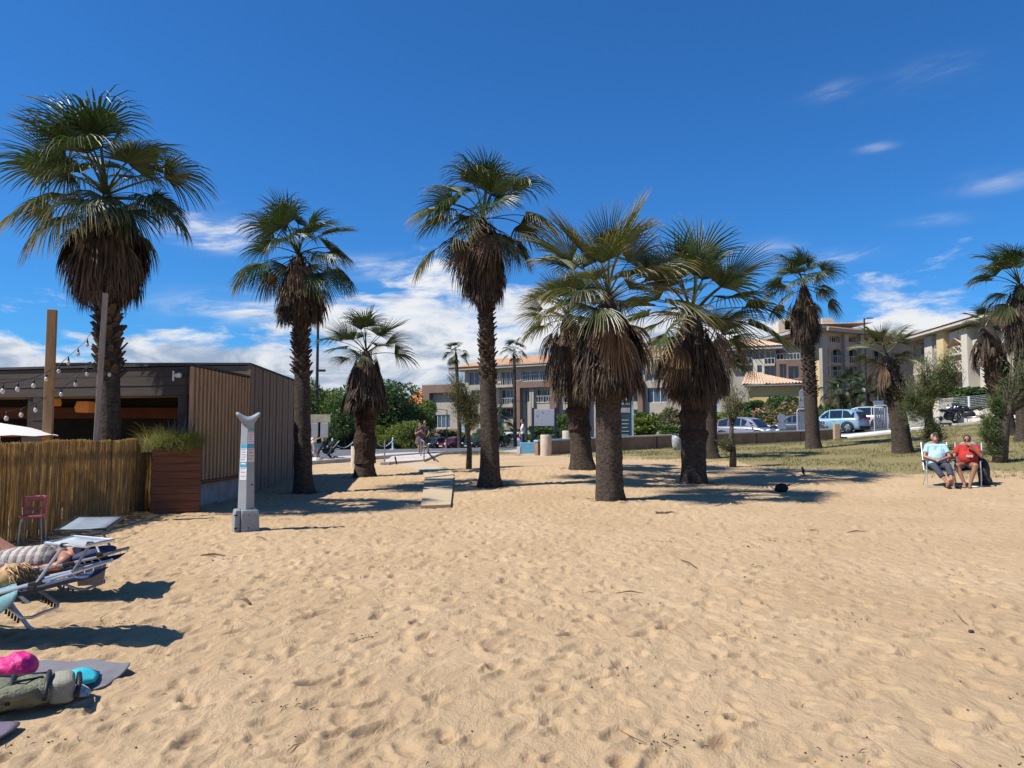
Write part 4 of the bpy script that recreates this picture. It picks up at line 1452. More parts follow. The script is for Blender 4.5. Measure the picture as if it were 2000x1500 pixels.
# ---- ochre single-storey house with a hipped tile roof
f2 = Fac(1452, 68, 1580, 66)
org = f2.pt(0, f2.base)
B2 = thing('ochre_house', 'low ochre house with a hipped clay tile roof behind the oleanders', 'house', org)
q0, q1 = f2.sz(1462, 770)[0], f2.sz(1562, 770)[0]
ze = f2.sz(1515, 753)[1]
wall_open(f2, q0, q1, f2.base, ze, rs and [f2.rect(1462, 775, 1470, 800)], OCHRE, B2, org, .2)
for r_ in ((1490, 770, 1506, 795), (1530, 768, 1546, 795)):
    pass
m_ = MB(); f2.box(m_, q0 - .02, q1 + .02, f2.base, ze - .02, -6, -.05); m_.build('core', OCHRE, B2, origin=org, fix=False)
m_ = MB(); f2.box(m_, q0 - .4, q1 + .35, ze - .02, ze + .12, -6.4, .45); m_.build('gutter', GREYB, B2, origin=org, fix=False)
ap0 = f2.sz(1462, 722); 
tile_slope(f2.pt(q0 - .45, ze + .13, .5), f2.pt(q1 + .4, ze + .13, .5), f2.pt(q0 - .2, ze + 1.55, -2.6), f2.pt(q1 - 1.6, ze + .75, -2.2), B2, org, TILE_P, .26)
tile_slope(f2.pt(q1 + .4, ze + .13, .5), f2.pt(q1 + .4, ze + .13, -6.4), f2.pt(q1 - 1.6, ze + .75, -2.2), f2.pt(q1 - 1.6, ze + .75, -2.2), B2, org, TILE_P, .26, 'hip')
tile_slope(f2.pt(q0 - .45, ze + .13, -6.4), f2.pt(q0 - .45, ze + .13, .5), f2.pt(q0 - .2, ze + 1.55, -2.6), f2.pt(q0 - .2, ze + 1.55, -2.6), B2, org, TILE_P, .26, 'hip')

# ---- mid block with balconies between the ochre house and the tall block
f3 = Fac(1405, 92, 1572, 88)
org = f3.pt(0, f3.base)
B3 = thing('balcony_block', 'pale apartment block with glazed balconies above the ochre house', 'building', org)
ze = f3.sz(1470, 684)[1]
qr = f3.sz(1516, 700)[0]
opsA = [f3.rect(*r_) for r_ in ((1428, 686, 1444, 710), (1448, 686, 1470, 710), (1474, 686, 1492, 702), (1496, 686, 1514, 710), (1448, 716, 1468, 735), (1480, 714, 1489, 727), (1496, 716, 1513, 735))]
wall_open(f3, 0, qr, f3.base, ze, opsA, CREAM, B3, org, .5)
for i, o in enumerate(opsA):
    window(f3, o, B3, org, GL_D if i % 2 else GL_B, 2, 0, .4)
for r_ in ((1426, 700, 1470, 712), (1494, 700, 1514, 712)):
    q = f3.rect(*r_); railing(f3, q[0], q[1], q[2], q[3], .5, B3, org, FRAME)
    m_ = MB(); f3.box(m_, q[0], q[1], q[2] - .2, q[2], 0, .6); m_.build('balcony_slab', CREAM, B3, origin=org, fix=False)
q = f3.rect(1472, 702, 1494, 760); m_ = MB(); f3.box(m_, q[0], q[1], f3.base, q[3], .003, .5)
m_.build('bay', WHITE_R, B3, origin=org, fix=False)
m_ = MB(); q = f3.rect(1480, 714, 1489, 727); f3.box(m_, q[0], q[1], q[2], q[3], .49, .52); wb = m_.build('bay_window', GL_D, B3, origin=org, fix=False)
m_ = MB(); f3.box(m_, -.5, qr + .8, ze, ze + .3, -8, 1.0); m_.build('eave', GREYB, B3, origin=org, fix=False)
tile_slope(f3.pt(-.5, ze + .31, 1.1), f3.pt(qr + 1.0, ze + .31, 1.1), f3.pt(-.5, ze + 1.7, -3.5), f3.pt(qr - 2.6, ze + 1.7, -3.5), B3, org, TILE_P)
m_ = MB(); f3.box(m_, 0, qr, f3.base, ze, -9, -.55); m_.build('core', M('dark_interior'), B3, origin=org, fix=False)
# terracotta wing with roof terrace
q1 = f3.L; zt = f3.sz(1545, 703)[1]
opsT = [f3.rect(*r_) for r_ in ((1524, 712, 1537, 740), (1541, 716, 1561, 740))]
wall_open(f3, qr + .02, q1, f3.base, zt, opsT, TERRA, B3, org, .8, 'wing_wall', .6)
for o in opsT: window(f3, o, B3, org, GL_D, 2, .6, .7)
railing(f3, qr + .1, q1, zt, zt + .75, .4, B3, org, FRAME)
m_ = MB(); f3.box(m_, qr + .02, q1, zt - .2, zt, -5, .59); m_.build('terrace_slab', TERRA, B3, origin=org, fix=False)

# ---- tall ochre and beige block
f4 = Fac(1475, 107, 1612, 97); f5 = Fac(1612, 97, 1800, 106)
org = f4.pt(f4.L, f4.base)
B4 = thing('tall_beige_block', 'tall beige apartment block with arched balconies and sunlit yellow gable side', 'building', org)
zg = f5.sz(1655, 652)[1]
m_ = MB()
m_.add([f4.pt(0, f4.base), f4.pt(f4.L, f4.base), f4.pt(f4.L, zg + .2), f4.pt(0, zg - 1.0)], [(0, 1, 2, 3)])
m_.build('gable_wall', YELLOW, B4, origin=org, fix=False)
m_ = MB()
a0, a1 = f4.pt(-1.2, zg - 1.0, 2.6), f4.pt(f4.L + .9, zg + .3, 2.6)
b0, b1 = f4.pt(-1.2, zg - 1.0, -9), f4.pt(f4.L + .9, zg + .3, -9)
m_.add([a0, a1, b1, b0] + [v + Vector((0, 0, .35)) for v in (a0, a1, b1, b0)], [(0, 1, 5, 4), (1, 2, 6, 5), (2, 3, 7, 6), (3, 0, 4, 7), (0, 3, 2, 1), (4, 5, 6, 7)])
m_.build('roof_overhang', GREYB, B4, origin=org, fix=False)
tile_slope(a0 + Vector((0, 0, .36)), a1 + Vector((0, 0, .36)), b0 + Vector((0, 0, 1.4)), b1 + Vector((0, 0, 1.4)), B4, org, TILE_P)
ops5 = [f5.rect(*r_) for r_ in ((1621, 657, 1641, 669), (1650, 657, 1672, 669), (1680, 658, 1696, 669))]
arch5 = [f5.rect(*r_) for r_ in ((1624, 681, 1644, 709), (1653, 682, 1675, 710), (1602 + 10, 682, 1618, 710))]
low5 = [f5.rect(*r_) for r_ in ((1705, 658, 1725, 670), (1705, 684, 1725, 710), (1740, 690, 1765, 712), (1624, 714, 1644, 738), (1653, 715, 1675, 740), (1613, 714, 1619, 738), (1653, 748, 1675, 775), (1624, 748, 1644, 775))]
wall_open(f5, 0, f5.L, f5.base, zg, ops5 + arch5 + low5, BEIGE, B4, org, .8)
for i, o in enumerate(ops5 + arch5 + low5):
    window(f5, o, B4, org, GL_D, 2, 0, .7)
for o in arch5[:2]:      # arched heads: two spandrels each
    a, b, c, d = o
    m_ = MB(); r_ = (b - a) / 2; hh_ = min(r_, (d - c) * .4); xm = (a + b) / 2
    for sgn in (-1, 1):
        V = [f5.pt(xm + sgn * r_, d, .004), f5.pt(xm + sgn * r_, d - hh_, .004)]
        arc = [f5.pt(xm + sgn * r_ * math.cos(R(k * 15)), d - hh_ + hh_ * math.sin(R(k * 15)), .004) for k in range(0, 7)]
        V += arc
        m_.add(V, [tuple([0, 1] + list(range(2, 9)))])
    m_.build('arch', BEIGE, B4, origin=org, fix=False)
for o in arch5[:2] + low5[1:5] + ops5[:2]:
    railing(f5, o[0], o[1], o[2], o[2] + .95, -.1, B4, org, FRAME)
for r_ in ((1644.5, 655, 1652.5, 760), (1600, 655, 1611, 760), (1676, 655, 1683, 760)):
    q = f5.rect(*r_); m_ = MB(); f5.box(m_, q[0], q[1], f5.base, q[3], .003, .5); m_.build('pier', CREAM, B4, origin=org, fix=False)
m_ = MB(); f5.box(m_, -.6, f5.L + 1, zg, zg + .3, -6, 1.3); m_.build('eave', CREAM, B4, origin=org, fix=False)
tile_slope(f5.pt(-.6, zg + .31, 1.4), f5.pt(f5.L + 1, zg + .31, 1.4), f5.pt(-.6, zg + 1.3, -4), f5.pt(f5.L + 1, zg + 1.3, -4), B4, org, TILE_P)
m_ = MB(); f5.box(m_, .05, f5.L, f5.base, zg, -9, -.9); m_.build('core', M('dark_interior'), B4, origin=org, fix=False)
for px, py in ((1528, 640), (1540, 634), (1613, 634)):
    p = P(px, py, 104)
    MB().box((0, 0, 0), (1.6, 1.6, 1.6)).build('chimney', WHITE_R, B4).location = Vector((p.x, p.y, p.z)) - org

# ---- long cream block on the right, running away from the viewer
f6 = Fac(1788, 97, 2075, 67)
org = f6.pt(0, f6.base)
B5 = thing('cream_block', 'sunlit cream apartment block with white balconies and sloping roofline at right', 'building', org)
ze = f6.sz(1880, 641)[1]
tops = [f6.rect(*r_) for r_ in ((1798, 668, 1818, 690), (1822, 662, 1838, 684), (1843, 657, 1856, 672), (1862, 651, 1882, 664), (1886, 645, 1908, 658), (1912, 640, 1926, 662), (1935, 636, 1955, 655), (1965, 630, 1985, 655))]
mids = [f6.rect(*r_) for r_ in ((1800, 702, 1820, 726), (1842, 686, 1852, 706), (1872, 672, 1900, 690), (1912, 672, 1928, 700), (1945, 668, 1975, 695))]
lows = [f6.rect(*r_) for r_ in ((1805, 736, 1825, 760), (1880, 697, 1897, 711), (1912, 706, 1930, 725), (1945, 706, 1975, 725), (1878, 732, 1898, 745), (1945, 735, 1975, 750))]
wall_open(f6, 0, f6.L, f6.base, ze, tops + mids + lows, M('rose_render', (.44, .35, .27), .9, .08, .8), B5, org, .9)
for i, o in enumerate(tops + mids + lows):
    window(f6, o, B5, org, GL_D if i % 2 else GL_B, 3, 0, .8)
for r_, mt, ot in (((1824, 656, 1839, 800), WHITE_R, 1.0), ((1854, 645, 1868, 800), YELLOW, 1.3), ((1902, 640, 1914, 800), WHITE_R, 1.2), ((1934, 640, 1944, 800), WHITE_R, 1.0), ((1980, 640, 1992, 800), WHITE_R, 1.0)):
    q = f6.rect(*r_); zz = f6.sz((r_[0] + r_[2]) / 2, r_[1])[1]
    m_ = MB(); f6.box(m_, q[0], q[1], f6.base, zz, .003, ot); m_.build('pier', mt, B5, origin=org, fix=False)
for r_ in ((1868, 644, 1902, 668), (1915, 660, 1934, 672)):
    q = f6.rect(*r_); m_ = MB(); f6.box(m_, q[0], q[1], q[2], q[3] - .1, .2, .8); m_.build('parapet', WHITE_R, B5, origin=org, fix=False)
for r_ in ((1842, 672, 1854, 682), (1869, 676, 1901, 690), (1870, 705, 1902, 724), (1800, 715, 1823, 728), (1915, 692, 1933, 704), (1945, 690, 1978, 704), (1945, 720, 1978, 735)):
    q = f6.rect(*r_)
    railing(f6, q[0], q[1], q[2], q[3], .9, B5, org, WHITE_R, 'balcony_railing', cross=True)
    m_ = MB(); f6.box(m_, q[0], q[1], q[2] - .2, q[2], 0, 1.0); m_.build('balcony_slab', WHITE_R, B5, origin=org, fix=False)
m_ = MB()
q = f6.rect(1869, 660, 1902, 676)
m_.add([f6.pt(q[0], q[2], 1.2), f6.pt((q[0] + q[1]) / 2, q[3], 1.2), f6.pt(q[1], q[2], 1.2), f6.pt(q[0], q[2], .1), f6.pt((q[0] + q[1]) / 2, q[3], .1), f6.pt(q[1], q[2], .1)], [(0, 1, 4, 3), (1, 2, 5, 4)])
m_.build('gable_canopy', TILE_P, B5, origin=org, fix=False)
m_ = MB(); f6.box(m_, -1, f6.L + 2, ze, ze + .3, -8, 1.9); m_.build('eave', WHITE_R, B5, origin=org, fix=False)
tile_slope(f6.pt(-1, ze + .31, 2.0), f6.pt(f6.L + 2, ze + .31, 2.0), f6.pt(-1, ze + 2.0, -5), f6.pt(f6.L + 2, ze + 2.0, -5), B5, org, TILE_P)
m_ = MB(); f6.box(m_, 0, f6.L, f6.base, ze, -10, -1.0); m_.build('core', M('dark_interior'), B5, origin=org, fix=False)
for px, py in ((1803, 656), (1830, 650), (1843, 646)):
    q, z = f6.sz(px, py); m_ = MB(); f6.box(m_, q - .6, q + .6, z - .6, z + .25, -2.5, -1.2); m_.build('chimney', WHITE_R, B5, origin=org, fix=False)

# ------------------------------------------------------------------ trees and shrubs
def leaf_cloud(blobs, n, size, seed, shell=.55):
    """leaf-sized faces spread through a crown made of uneven lobes"""
    g = random.Random(seed)
    m_ = MB()
    tot = sum(b[3] ** 2 for b in blobs)
    V, Fc = m_.v, m_.f
    for (bx, by, bz, br) in blobs:
        for i in range(int(n * br ** 2 / tot)):
            d = Vector((g.gauss(0, 1), g.gauss(0, 1), g.gauss(0, 1)))
            d.normalize()
            rr = br * (shell + (1.08 - shell) * g.random() ** .7)
            if g.random() < .05: rr *= 1.12
            c = Vector((bx, by, bz)) + Vector((d.x, d.y, d.z * .85)) * rr
            a = Vector((g.gauss(0, 1), g.gauss(0, 1), g.gauss(0, .7))).normalized()
            b = a.orthogonal().normalized()
            b = (Matrix.Rotation(g.uniform(0, 6.28), 3, a) @ b)
            k = a.cross(b)
            s_ = size * g.uniform(.6, 1.3)
            o = len(V)
            V.extend([tuple(c - b * s_), tuple(c + k * s_ * .45), tuple(c + b * s_), tuple(c - k * s_ * .45)])
            Fc.append((o, o + 1, o + 2, o + 3))
    return m_
def lobes(n, rx, ry, rz, z0, seed, r0=.45, r1=.75):
    g = random.Random(seed)
    out = [(0, 0, z0, min(rx, rz) * .8)]
    for i in range(n):
        a = g.uniform(0, 6.28); e = g.uniform(-.8, 1.1)
        q = g.uniform(.55, 1)
        out.append((rx * q * math.cos(a) * math.cos(e * .8), ry * q * math.sin(a) * math.cos(e * .8), z0 + rz * q * math.sin(e), min(rx, rz) * g.uniform(r0, r1)))
    return out
LEAF = [M('leaf_mid', (.085, .135, .035), .6, .3, .6, island=.45, col2=(.13, .18, .04), trans=.28),
        M('leaf_dark', (.05, .088, .028), .6, .3, .6, island=.45, col2=(.075, .12, .034), trans=.25),
        M('leaf_yellow', (.15, .18, .04), .6, .3, .6, island=.45, trans=.3)]
WOODB = M('tree_bark', (.085, .065, .05), .95, .3, 6, .02, 15)
def tree_kind(rx, rz, th, n, size, mi, seed):
    cr = leaf_cloud(lobes(13, rx, rx, rz, th + rz * .8, seed), n, size, seed).mesh('crown'); cr.materials.append(LEAF[mi])
    m_ = MB(); m_.tube([(0, 0, -.3), (.05, 0, th * .5), (0, .05, th), (.1, 0, th + rz)], [.28, .22, .18, .06], 10)
    g = random.Random(seed)
    for i in range(6):
        a = i * 1.05 + g.random()
        m_.tube([(0, 0, th * .9), (rx * .4 * math.cos(a), rx * .4 * math.sin(a), th + rz * .5), (rx * .75 * math.cos(a), rx * .75 * math.sin(a), th + rz * g.uniform(.7, 1.3))], [.12, .08, .03], 6)
    tr = m_.mesh('trunk', True); tr.materials.append(WOODB)
    return cr, tr
KIND = [tree_kind(3.2, 3.0, 1.6, 9000, .20, 0, 1), tree_kind(3.0, 3.4, 1.2, 9000, .20, 1, 2), tree_kind(2.6, 1.9, .4, 7000, .17, 2, 3)]
for (px, d, k, sc, lab) in ((632, 88, 0, 1.08, 'broad green tree directly behind the lamp post'), (600, 96, 1, .95, 'dark tree at the end of the timber wall'), (668, 100, 0, 1.0, 'bushy tree showing left of the short grey-skirted palm'),
                            (722, 98, 1, .92, 'dark tree hidden behind the short grey-skirted palm'), (770, 92, 1, 1.08, 'tall rounded tree right of the short grey-skirted palm'),
                            (806, 98, 0, .85, 'smaller tree next to the orange-roofed house'), (752, 84, 2, .62, 'low bright shrub in front of the rounded tree'),
                            (800, 84, 2, .72, 'bright green bush behind the walking couple'), (676, 86, 1, .8, 'dark shrub mass behind the rope bollards')):
    b = on(px, 850, d)
    t = thing('broadleaf_tree', lab, 'tree', b, px * .7, 'trees beyond the road', sc)
    obj('crown', KIND[k][0], None, t); obj('trunk', KIND[k][1], None, t)
# hedges and oleanders (each shrub by itself)
PINK = M('oleander_bloom', (.42, .19, .17), .7, .3, 2, island=.4, trans=.2)
def shrub(px, py0, py1, d, wpx, mi, label, name='shrub', pink=0, seed=1, n=3200, size=.13, base=None):
    b = on(px, 850, d) if base is None else base
    top = P(px, py0, d).z; bot = P(px, py1, d).z
    rz_ = (top - bot) / 2; rx = wpx / 2 * d / F
    t = thing(name, label, 'shrub', (b.x, b.y, min(bot, b.z)), 0, 'shrubs in front of the buildings')
    zc = (top + bot) / 2 - min(bot, b.z)
    zb_ = min(bot, b.z)
    zc = (top + bot) / 2 - zb_
    def fit(mb):
        mb.v = [(x * rx, y * max(rx * .6, .7), zc + z * rz_ * 1.05) for x, y, z in mb.v]
        return mb
    bl = [(x, y, z, r_) for x, y, z, r_ in lobes(11, .62, .62, .55, 0, seed, .55, .85)] + [(k * .5, -.2, -.55, .45) for k in (-1, 0, 1)]
    leaf_cloud(bl, n, size / max(rz_, .4), seed).build_fit('foliage', LEAF[mi], t, fit)
    if pink:
        leaf_cloud([(x, y - .1, z + .08, r_ * 1.0) for x, y, z, r_ in bl[1:]], pink, size * .8 / max(rz_, .4), seed + 50, .92).build_fit('blossoms', PINK, t, fit)
    m_ = MB()
    for k in range(4):
        a = k * 1.6
        m_.tube([(0, 0, -.2), (rx * .2 * math.cos(a), rx * .2 * math.sin(a), zc * .6), (rx * .4 * math.cos(a), rx * .4 * math.sin(a), zc)], [.05, .04, .02], 6)
    m_.build('stem', WOODB, t)
    return t
for i, (px, y0, y1, d, wp, mi, pk, lab) in enumerate((
    (880, 836, 862, 100, 70, 0, 60, 'low flowering hedge before the terracotta wing'), (945, 838, 866, 98, 70, 0, 0, 'low hedge behind the tall central palm'),
    (1000, 832, 866, 96, 60, 1, 0, 'dark hedge beside the white parked hatchback'), (1060, 826, 862, 70, 70, 1, 0, 'dense hedge behind the blank notice board'),
    (1100, 800, 850, 78, 50, 0, 0, 'leafy shrub between notice board and stout palms'), (1255, 812, 852, 43, 52, 2, 0, 'clipped round yellow-green bush behind the low wall'),
    (1256, 800, 835, 60, 60, 0, 0, 'green shrub behind the clipped round bush'), (1312, 826, 856, 46, 52, 0, 0, 'spiky grey-green bush beside the litter bin'),
    (1300, 790, 845, 62, 70, 0, 420, 'pink oleander left of the wind-swept palm'), (1400, 800, 846, 64, 80, 2, 0, 'yellowish shrub behind the silver car'),
    (1450, 790, 842, 64, 60, 0, 120, 'green oleander above the silver car roof'), (1520, 778, 845, 62, 110, 0, 700, 'large pink oleander right of the silver car'),
    (1535, 762, 815, 65, 80, 1, 0, 'tall green shrub under the ochre house eave'), (1470, 775, 815, 66, 70, 1, 0, 'green shrub at the ochre house corner'),
    (1598, 790, 845, 62, 50, 0, 0, 'leafy shrub behind the lone lawn palm'), (1640, 770, 840, 66, 80, 0, 0, 'broad shrub behind the pale blue car'),
    (1905, 745, 800, 58, 110, 1, 0, 'dark hedge above the wire fence'), (1845, 740, 800, 60, 90, 0, 0, 'brownish hedge behind the tamarisk'), (1970, 740, 800, 56, 90, 1, 0, 'dark hedge at the far right above the fence'))):
    shrub(px, y0, y1, d, wp, mi, lab, 'oleander' if pk else 'shrub', pk, 100 + i, 2600)
# low bushy palms behind the pale blue car
for (px, py, d, sd_, lab) in ((1640, 742, 64, 3, 'bushy young palm behind the pale blue car'), (1668, 735, 66, 4, 'bushy young palm behind the thin lamp pole'), (1696, 745, 63, 5, 'bushy young palm left of the short leaning palm'),
                          (968, 806, 60, 6, 'dark young palm right of the tall central palm')):
    b = on(px, 850, d)
    make_palm('x', lab, b, P(px, py + 14, d).z - b.z, .2, .17, 1.15, 22, 'soft', None, None, sd_, 'bushy young palms', dead_n=2, pitch_lo=-50)

# ---- feathery tamarisks and young trees
NEED = [M('tamarisk_green', (.10, .135, .05), .7, .3, 1, island=.5, trans=.2), M('tamarisk_dry', (.17, .125, .06), .8, .3, 1, island=.5)]
def tamarisk(base, label, hgt, crowns, trunk_r, n, seed, dry=.25, side=None, lean=0.0):
    """crowns: list of (x, z, rx, rz) ellipses beside the trunk axis"""
    g = random.Random(seed)
    t = thing('tamarisk_tree', label, 'tree', base, 0, 'feathery tamarisks on the beach')
    m_ = MB()
    cz = hgt * .55
    m_.tube([(0, 0, -.2), (lean * .3 + .03, 0, cz * .35), (lean * .7 - .03, 0, cz * .7), (lean, 0, cz)], [trunk_r * 1.35, trunk_r, trunk_r * .85, trunk_r * .6], 9)
    tw = MB()
    nd = [MB(), MB()]
    for (cx_, cz_, rx, rz_) in crowns:
        nb_ = max(6, int(26 * rx * rz_))
        for i in range(nb_):
            a = g.uniform(0, 6.28); e = g.uniform(-1.1, 1.4); q = g.random() ** .5
            tip = Vector((cx_ + rx * q * math.cos(a) * math.cos(e), rx * .8 * q * math.sin(a) * math.cos(e), cz_ + rz_ * q * math.sin(e)))
            z0 = min(cz, max(.2, cz_ - rz_ * .4))
            root = Vector((lean * z0 / cz, 0, z0 * g.uniform(.85, 1)))
            mid = root.lerp(tip, .5) + Vector((g.uniform(-.1, .1), g.uniform(-.1, .1), g.uniform(0, .15)))
            tw.tube([root, mid, tip], [trunk_r * .30, trunk_r * .16, .006], 5)
            for k in range(int(n / nb_ / max(1, len(crowns)))):
                f = g.uniform(.45, 1.0)
                p = (root.lerp(mid, f * 2) if f < .5 else mid.lerp(tip, f * 2 - 1)) + Vector((g.gauss(0, 1), g.gauss(0, 1), g.gauss(0, 1))) * .07 * (1 + rx)
                d = (Vector((g.gauss(0, .8), g.gauss(0, .8), g.uniform(-.2, 1.2))) + (tip - root).normalized() * .6).normalized()
                L = g.uniform(.10, .26); w_ = g.uniform(.005, .012)
                s_ = d.orthogonal().normalized(); s_ = Matrix.Rotation(g.uniform(0, 6.28), 3, d) @ s_
                mb = nd[1 if g.random() < dry else 0]
                mb.add([p - s_ * w_, p + s_ * w_, p + d * L + Vector((0, 0, -.02))], [(0, 1, 2)])
    m_.build('trunk', WOODB, t, True)
    tag(tw.build('twigs', WOODB, t, True, fix=False), kind='stuff')
    for k, nm in ((0, 'foliage'), (1, 'dry_foliage')):
        if nd[k].f:
            tag(nd[k].build(nm, NEED[k], t, fix=False), kind='stuff')
    return t
def cr(base, lst):
    out = []
    for (px0, py0, px1, py1) in lst:
        a, b = P(px0, py1, base.y), P(px1, py0, base.y)
        out.append(((a.x + b.x) / 2 - base.x, (a.z + b.z) / 2 - base.z, (b.x - a.x) / 2, (b.z - a.z) / 2))
    return out
TREE['L'].z = H(TREE['L'].x, TREE['L'].y)
tamarisk(TREE['L'], 'bushy dark green tamarisk behind the man in the pale shirt', 3.6, cr(TREE['L'], [(1760, 690, 1872, 800), (1742, 740, 1830, 840), (1790, 820, 1850, 880), (1830, 670, 1880, 760)]), .17, 15000, 5, .18)
tamarisk(TREE['M'], 'tamarisk with green shoots up its trunk at the right edge', 3.4, cr(TREE['M'], [(1950, 660, 2060, 800), (1918, 800, 1952, 905), (1925, 770, 1960, 850), (1980, 690, 2080, 770)]), .19, 12000, 6, .12, lean=.4)
tamarisk(TREE['Q'], 'small half-bare tamarisk beside the tall central palm', 3.3, cr(TREE['Q'], [(868, 740, 945, 840), (860, 715, 910, 790), (905, 750, 948, 850), (880, 800, 950, 855)]), .085, 5200, 7, .5)
tamarisk(TREE['I'], 'thin crooked young tamarisk in front of the silver car', 2.7, cr(TREE['I'], [(1395, 755, 1465, 815), (1415, 740, 1470, 800), (1395, 850, 1425, 900)]), .10, 1900, 8, .45)
# ------------------------------------------------------------------ low wall, bins, signs
WALLM = M('brown_wall_render', (.25, .165, .105), .9, .2, 1.5, .006, 18)
CAPM = M('wall_coping', (.55, .52, .47), .85, .1, 3)
BLUE = M('blue_paint', (.16, .42, .58), .6, .12, 4)
wa, wb_ = gp(1046, 888, .44), gp(1640, 860, 1.02)
t = thing('low_wall', 'low brown rendered wall with pale coping edging the lawn', 'wall', (wa.x, wa.y, 0))
u_ = (wb_ - wa); u_.z = 0; WL = u_.length; u_.normalize(); an = math.atan2(u_.y, u_.x)
NP = 6
for k in range(NP):
    a = wa + u_ * (WL * k / NP + .04); b = wa + u_ * (WL * (k + 1) / NP - .04)
    za, zb = H(a.x, a.y), H(b.x, b.y)
    n_ = Vector((u_.y, -u_.x, 0)) * .14
    V = []
    for p, z in ((a, za), (b, zb)):
        V += [p + n_ + Vector((0, 0, z - .3 - p.z)), p - n_ + Vector((0, 0, z - .3 - p.z)), p - n_ + Vector((0, 0, z + .66 - p.z)), p + n_ + Vector((0, 0, z + .66 - p.z))]
    Fq = [(0, 1, 2, 3), (4, 7, 6, 5), (0, 4, 5, 1), (1, 5, 6, 2), (2, 6, 7, 3), (3, 7, 4, 0)]
    MB().add(V, Fq).build('wall_panel', WALLM, t, origin=(wa.x, wa.y, 0))
    V2 = []
    n2 = n_ * 1.25
    for p, z in ((a - u_ * .035, za), (b + u_ * .035, zb)):
        V2 += [p + n2 + Vector((0, 0, z + .662 - p.z)), p - n2 + Vector((0, 0, z + .662 - p.z)), p - n2 + Vector((0, 0, z + .74 - p.z)), p + n2 + Vector((0, 0, z + .74 - p.z))]
    MB().add(V2, Fq).build('coping', CAPM if k else M('blue_coping', (.35, .50, .58), .7, .1, 3), t, origin=(wa.x, wa.y, 0))
# end post at the right end of the wall
p = on(1634, 850, 46.5)
soft(tag(MB().box((0, 0, .40), (.32, .30, 1.2)).build('wall_post', M('tan_stone', (.42, .30, .19), .9), None), 'square tan gate post at the end of the low wall', 'post'), .02).location = p
# blue painted block
p = on(1031, 880, 39.0); p.x = P(1031, 880, 39.0).x
t = thing('blue_bench', 'light blue painted concrete bench end at the start of the wall', 'bench', p)
m_ = MB(); m_.prism([(-.40, -.3), (.36, -.3), (.36, .56), (-.40, .56)], -.0, .42); soft(m_.build('block', BLUE, t), .02)
MB().box((.62, .22, .46), (.5, .36, .1)).build('seat_slab', BLUE, t)
MB().box((-.45, .2, .10), (.22, .4, .5)).build('step', M('white_paint'), t)
# concrete cylinder bins
BIN = M('bin_concrete', (.55, .47, .37), .9, .12, 4, .006, 60)
for px, py, z, w_, lab in ((1067, 891, .39, 22, 'pale concrete cylinder bin in front of the notice board'), (1109, 886, .42, 20, 'pale concrete cylinder bin just left of the fibrous palm'),
                           (692, 914, .06, 17, 'pale concrete cylinder bin beside the short palm trunk')):
    p = gp(px, py, z)
    r_ = w_ / 2 * p.y / F; h_ = 42 * p.y / F
    t = thing('concrete_bin', lab, 'litter bin', (p.x, p.y + r_, H(p.x, p.y) - .02), 0, 'concrete bins along the promenade')
    MB().lathe([(r_ * .93, -.1), (r_, .0), (r_, h_ * .97), (r_ * .97, h_), (r_ * .86, h_), (r_ * .86, h_ * .55)], 28).build('drum', BIN, t, True)
    m_ = MB(); m_.tube([(r_ * .9 * math.cos(a * .45), r_ * .9 * math.sin(a * .45), h_ + .01 + .02 * math.sin(a * 3.3)) for a in range(14)], .022, 6, closed=True)
    m_.build('liner_bag', M('bin_bag', (.06, .06, .065), .4), t)
    MB().add([(r_ * .86 * math.cos(a * .4), r_ * .86 * math.sin(a * .4), h_ * .8) for a in range(16)], [tuple(range(16))]).build('bag_inside', M('bin_bag'), t, fix=False)
# grey mesh litter bin by the wall
p = on(1322, 876, 36.5)
t = thing('litter_bag_holder', 'grey litter bin bag on a stand in front of the low wall', 'litter bin', p)
m_ = MB(); m_.lathe([(.16, .05), (.22, .25), (.24, .5), (.22, .8)], 14); m_.build('bag', M('grey_bag', (.34, .35, .36), .35, .3, 12, .02, 14), t, True)
m_ = MB(); m_.tube([(.25 * math.cos(k * .5236), .25 * math.sin(k * .5236), .82) for k in range(12)], .02, 6, closed=True); m_.tube([(0, .25, 0), (0, .25, .95)], .025, 6)
m_.build('stand', DARKM, t)

def notice(px0, px1, py0, py1, d, label):
    a, b = P(px0, py0, d), P(px1, py1, d)
    g_ = on((px0 + px1) / 2, 850, d)
    t = thing('notice_board', label, 'notice board', (a.x, d, g_.z))
    NAV = M('navy_post', (.018, .022, .06), .5)
    w_ = b.x - a.x
    for x in (-.06, w_ + .06):
        MB().box((x, .03, (a.z - g_.z) / 2 + .02), (.11, .11, a.z - g_.z + .10)).build('post', NAV, t)
    soft(MB().box((w_ / 2, 0, (a.z + b.z) / 2 - g_.z), (w_ - .02, .05, a.z - b.z)).build('panel', M('grey_panel', (.42, .44, .48), .5, .05), t), .01)
    for x, z in ((.15, .6), (.42, .8)):
        MB().box((w_ * x, -.03, b.z - g_.z + (a.z - b.z) * z), (.05, .012, .06)).build('mark', M('dark_mark', (.10, .11, .13), .6), t)
notice(1043, 1083, 799, 832, 41.5, 'blank grey back of a notice board on two navy posts')
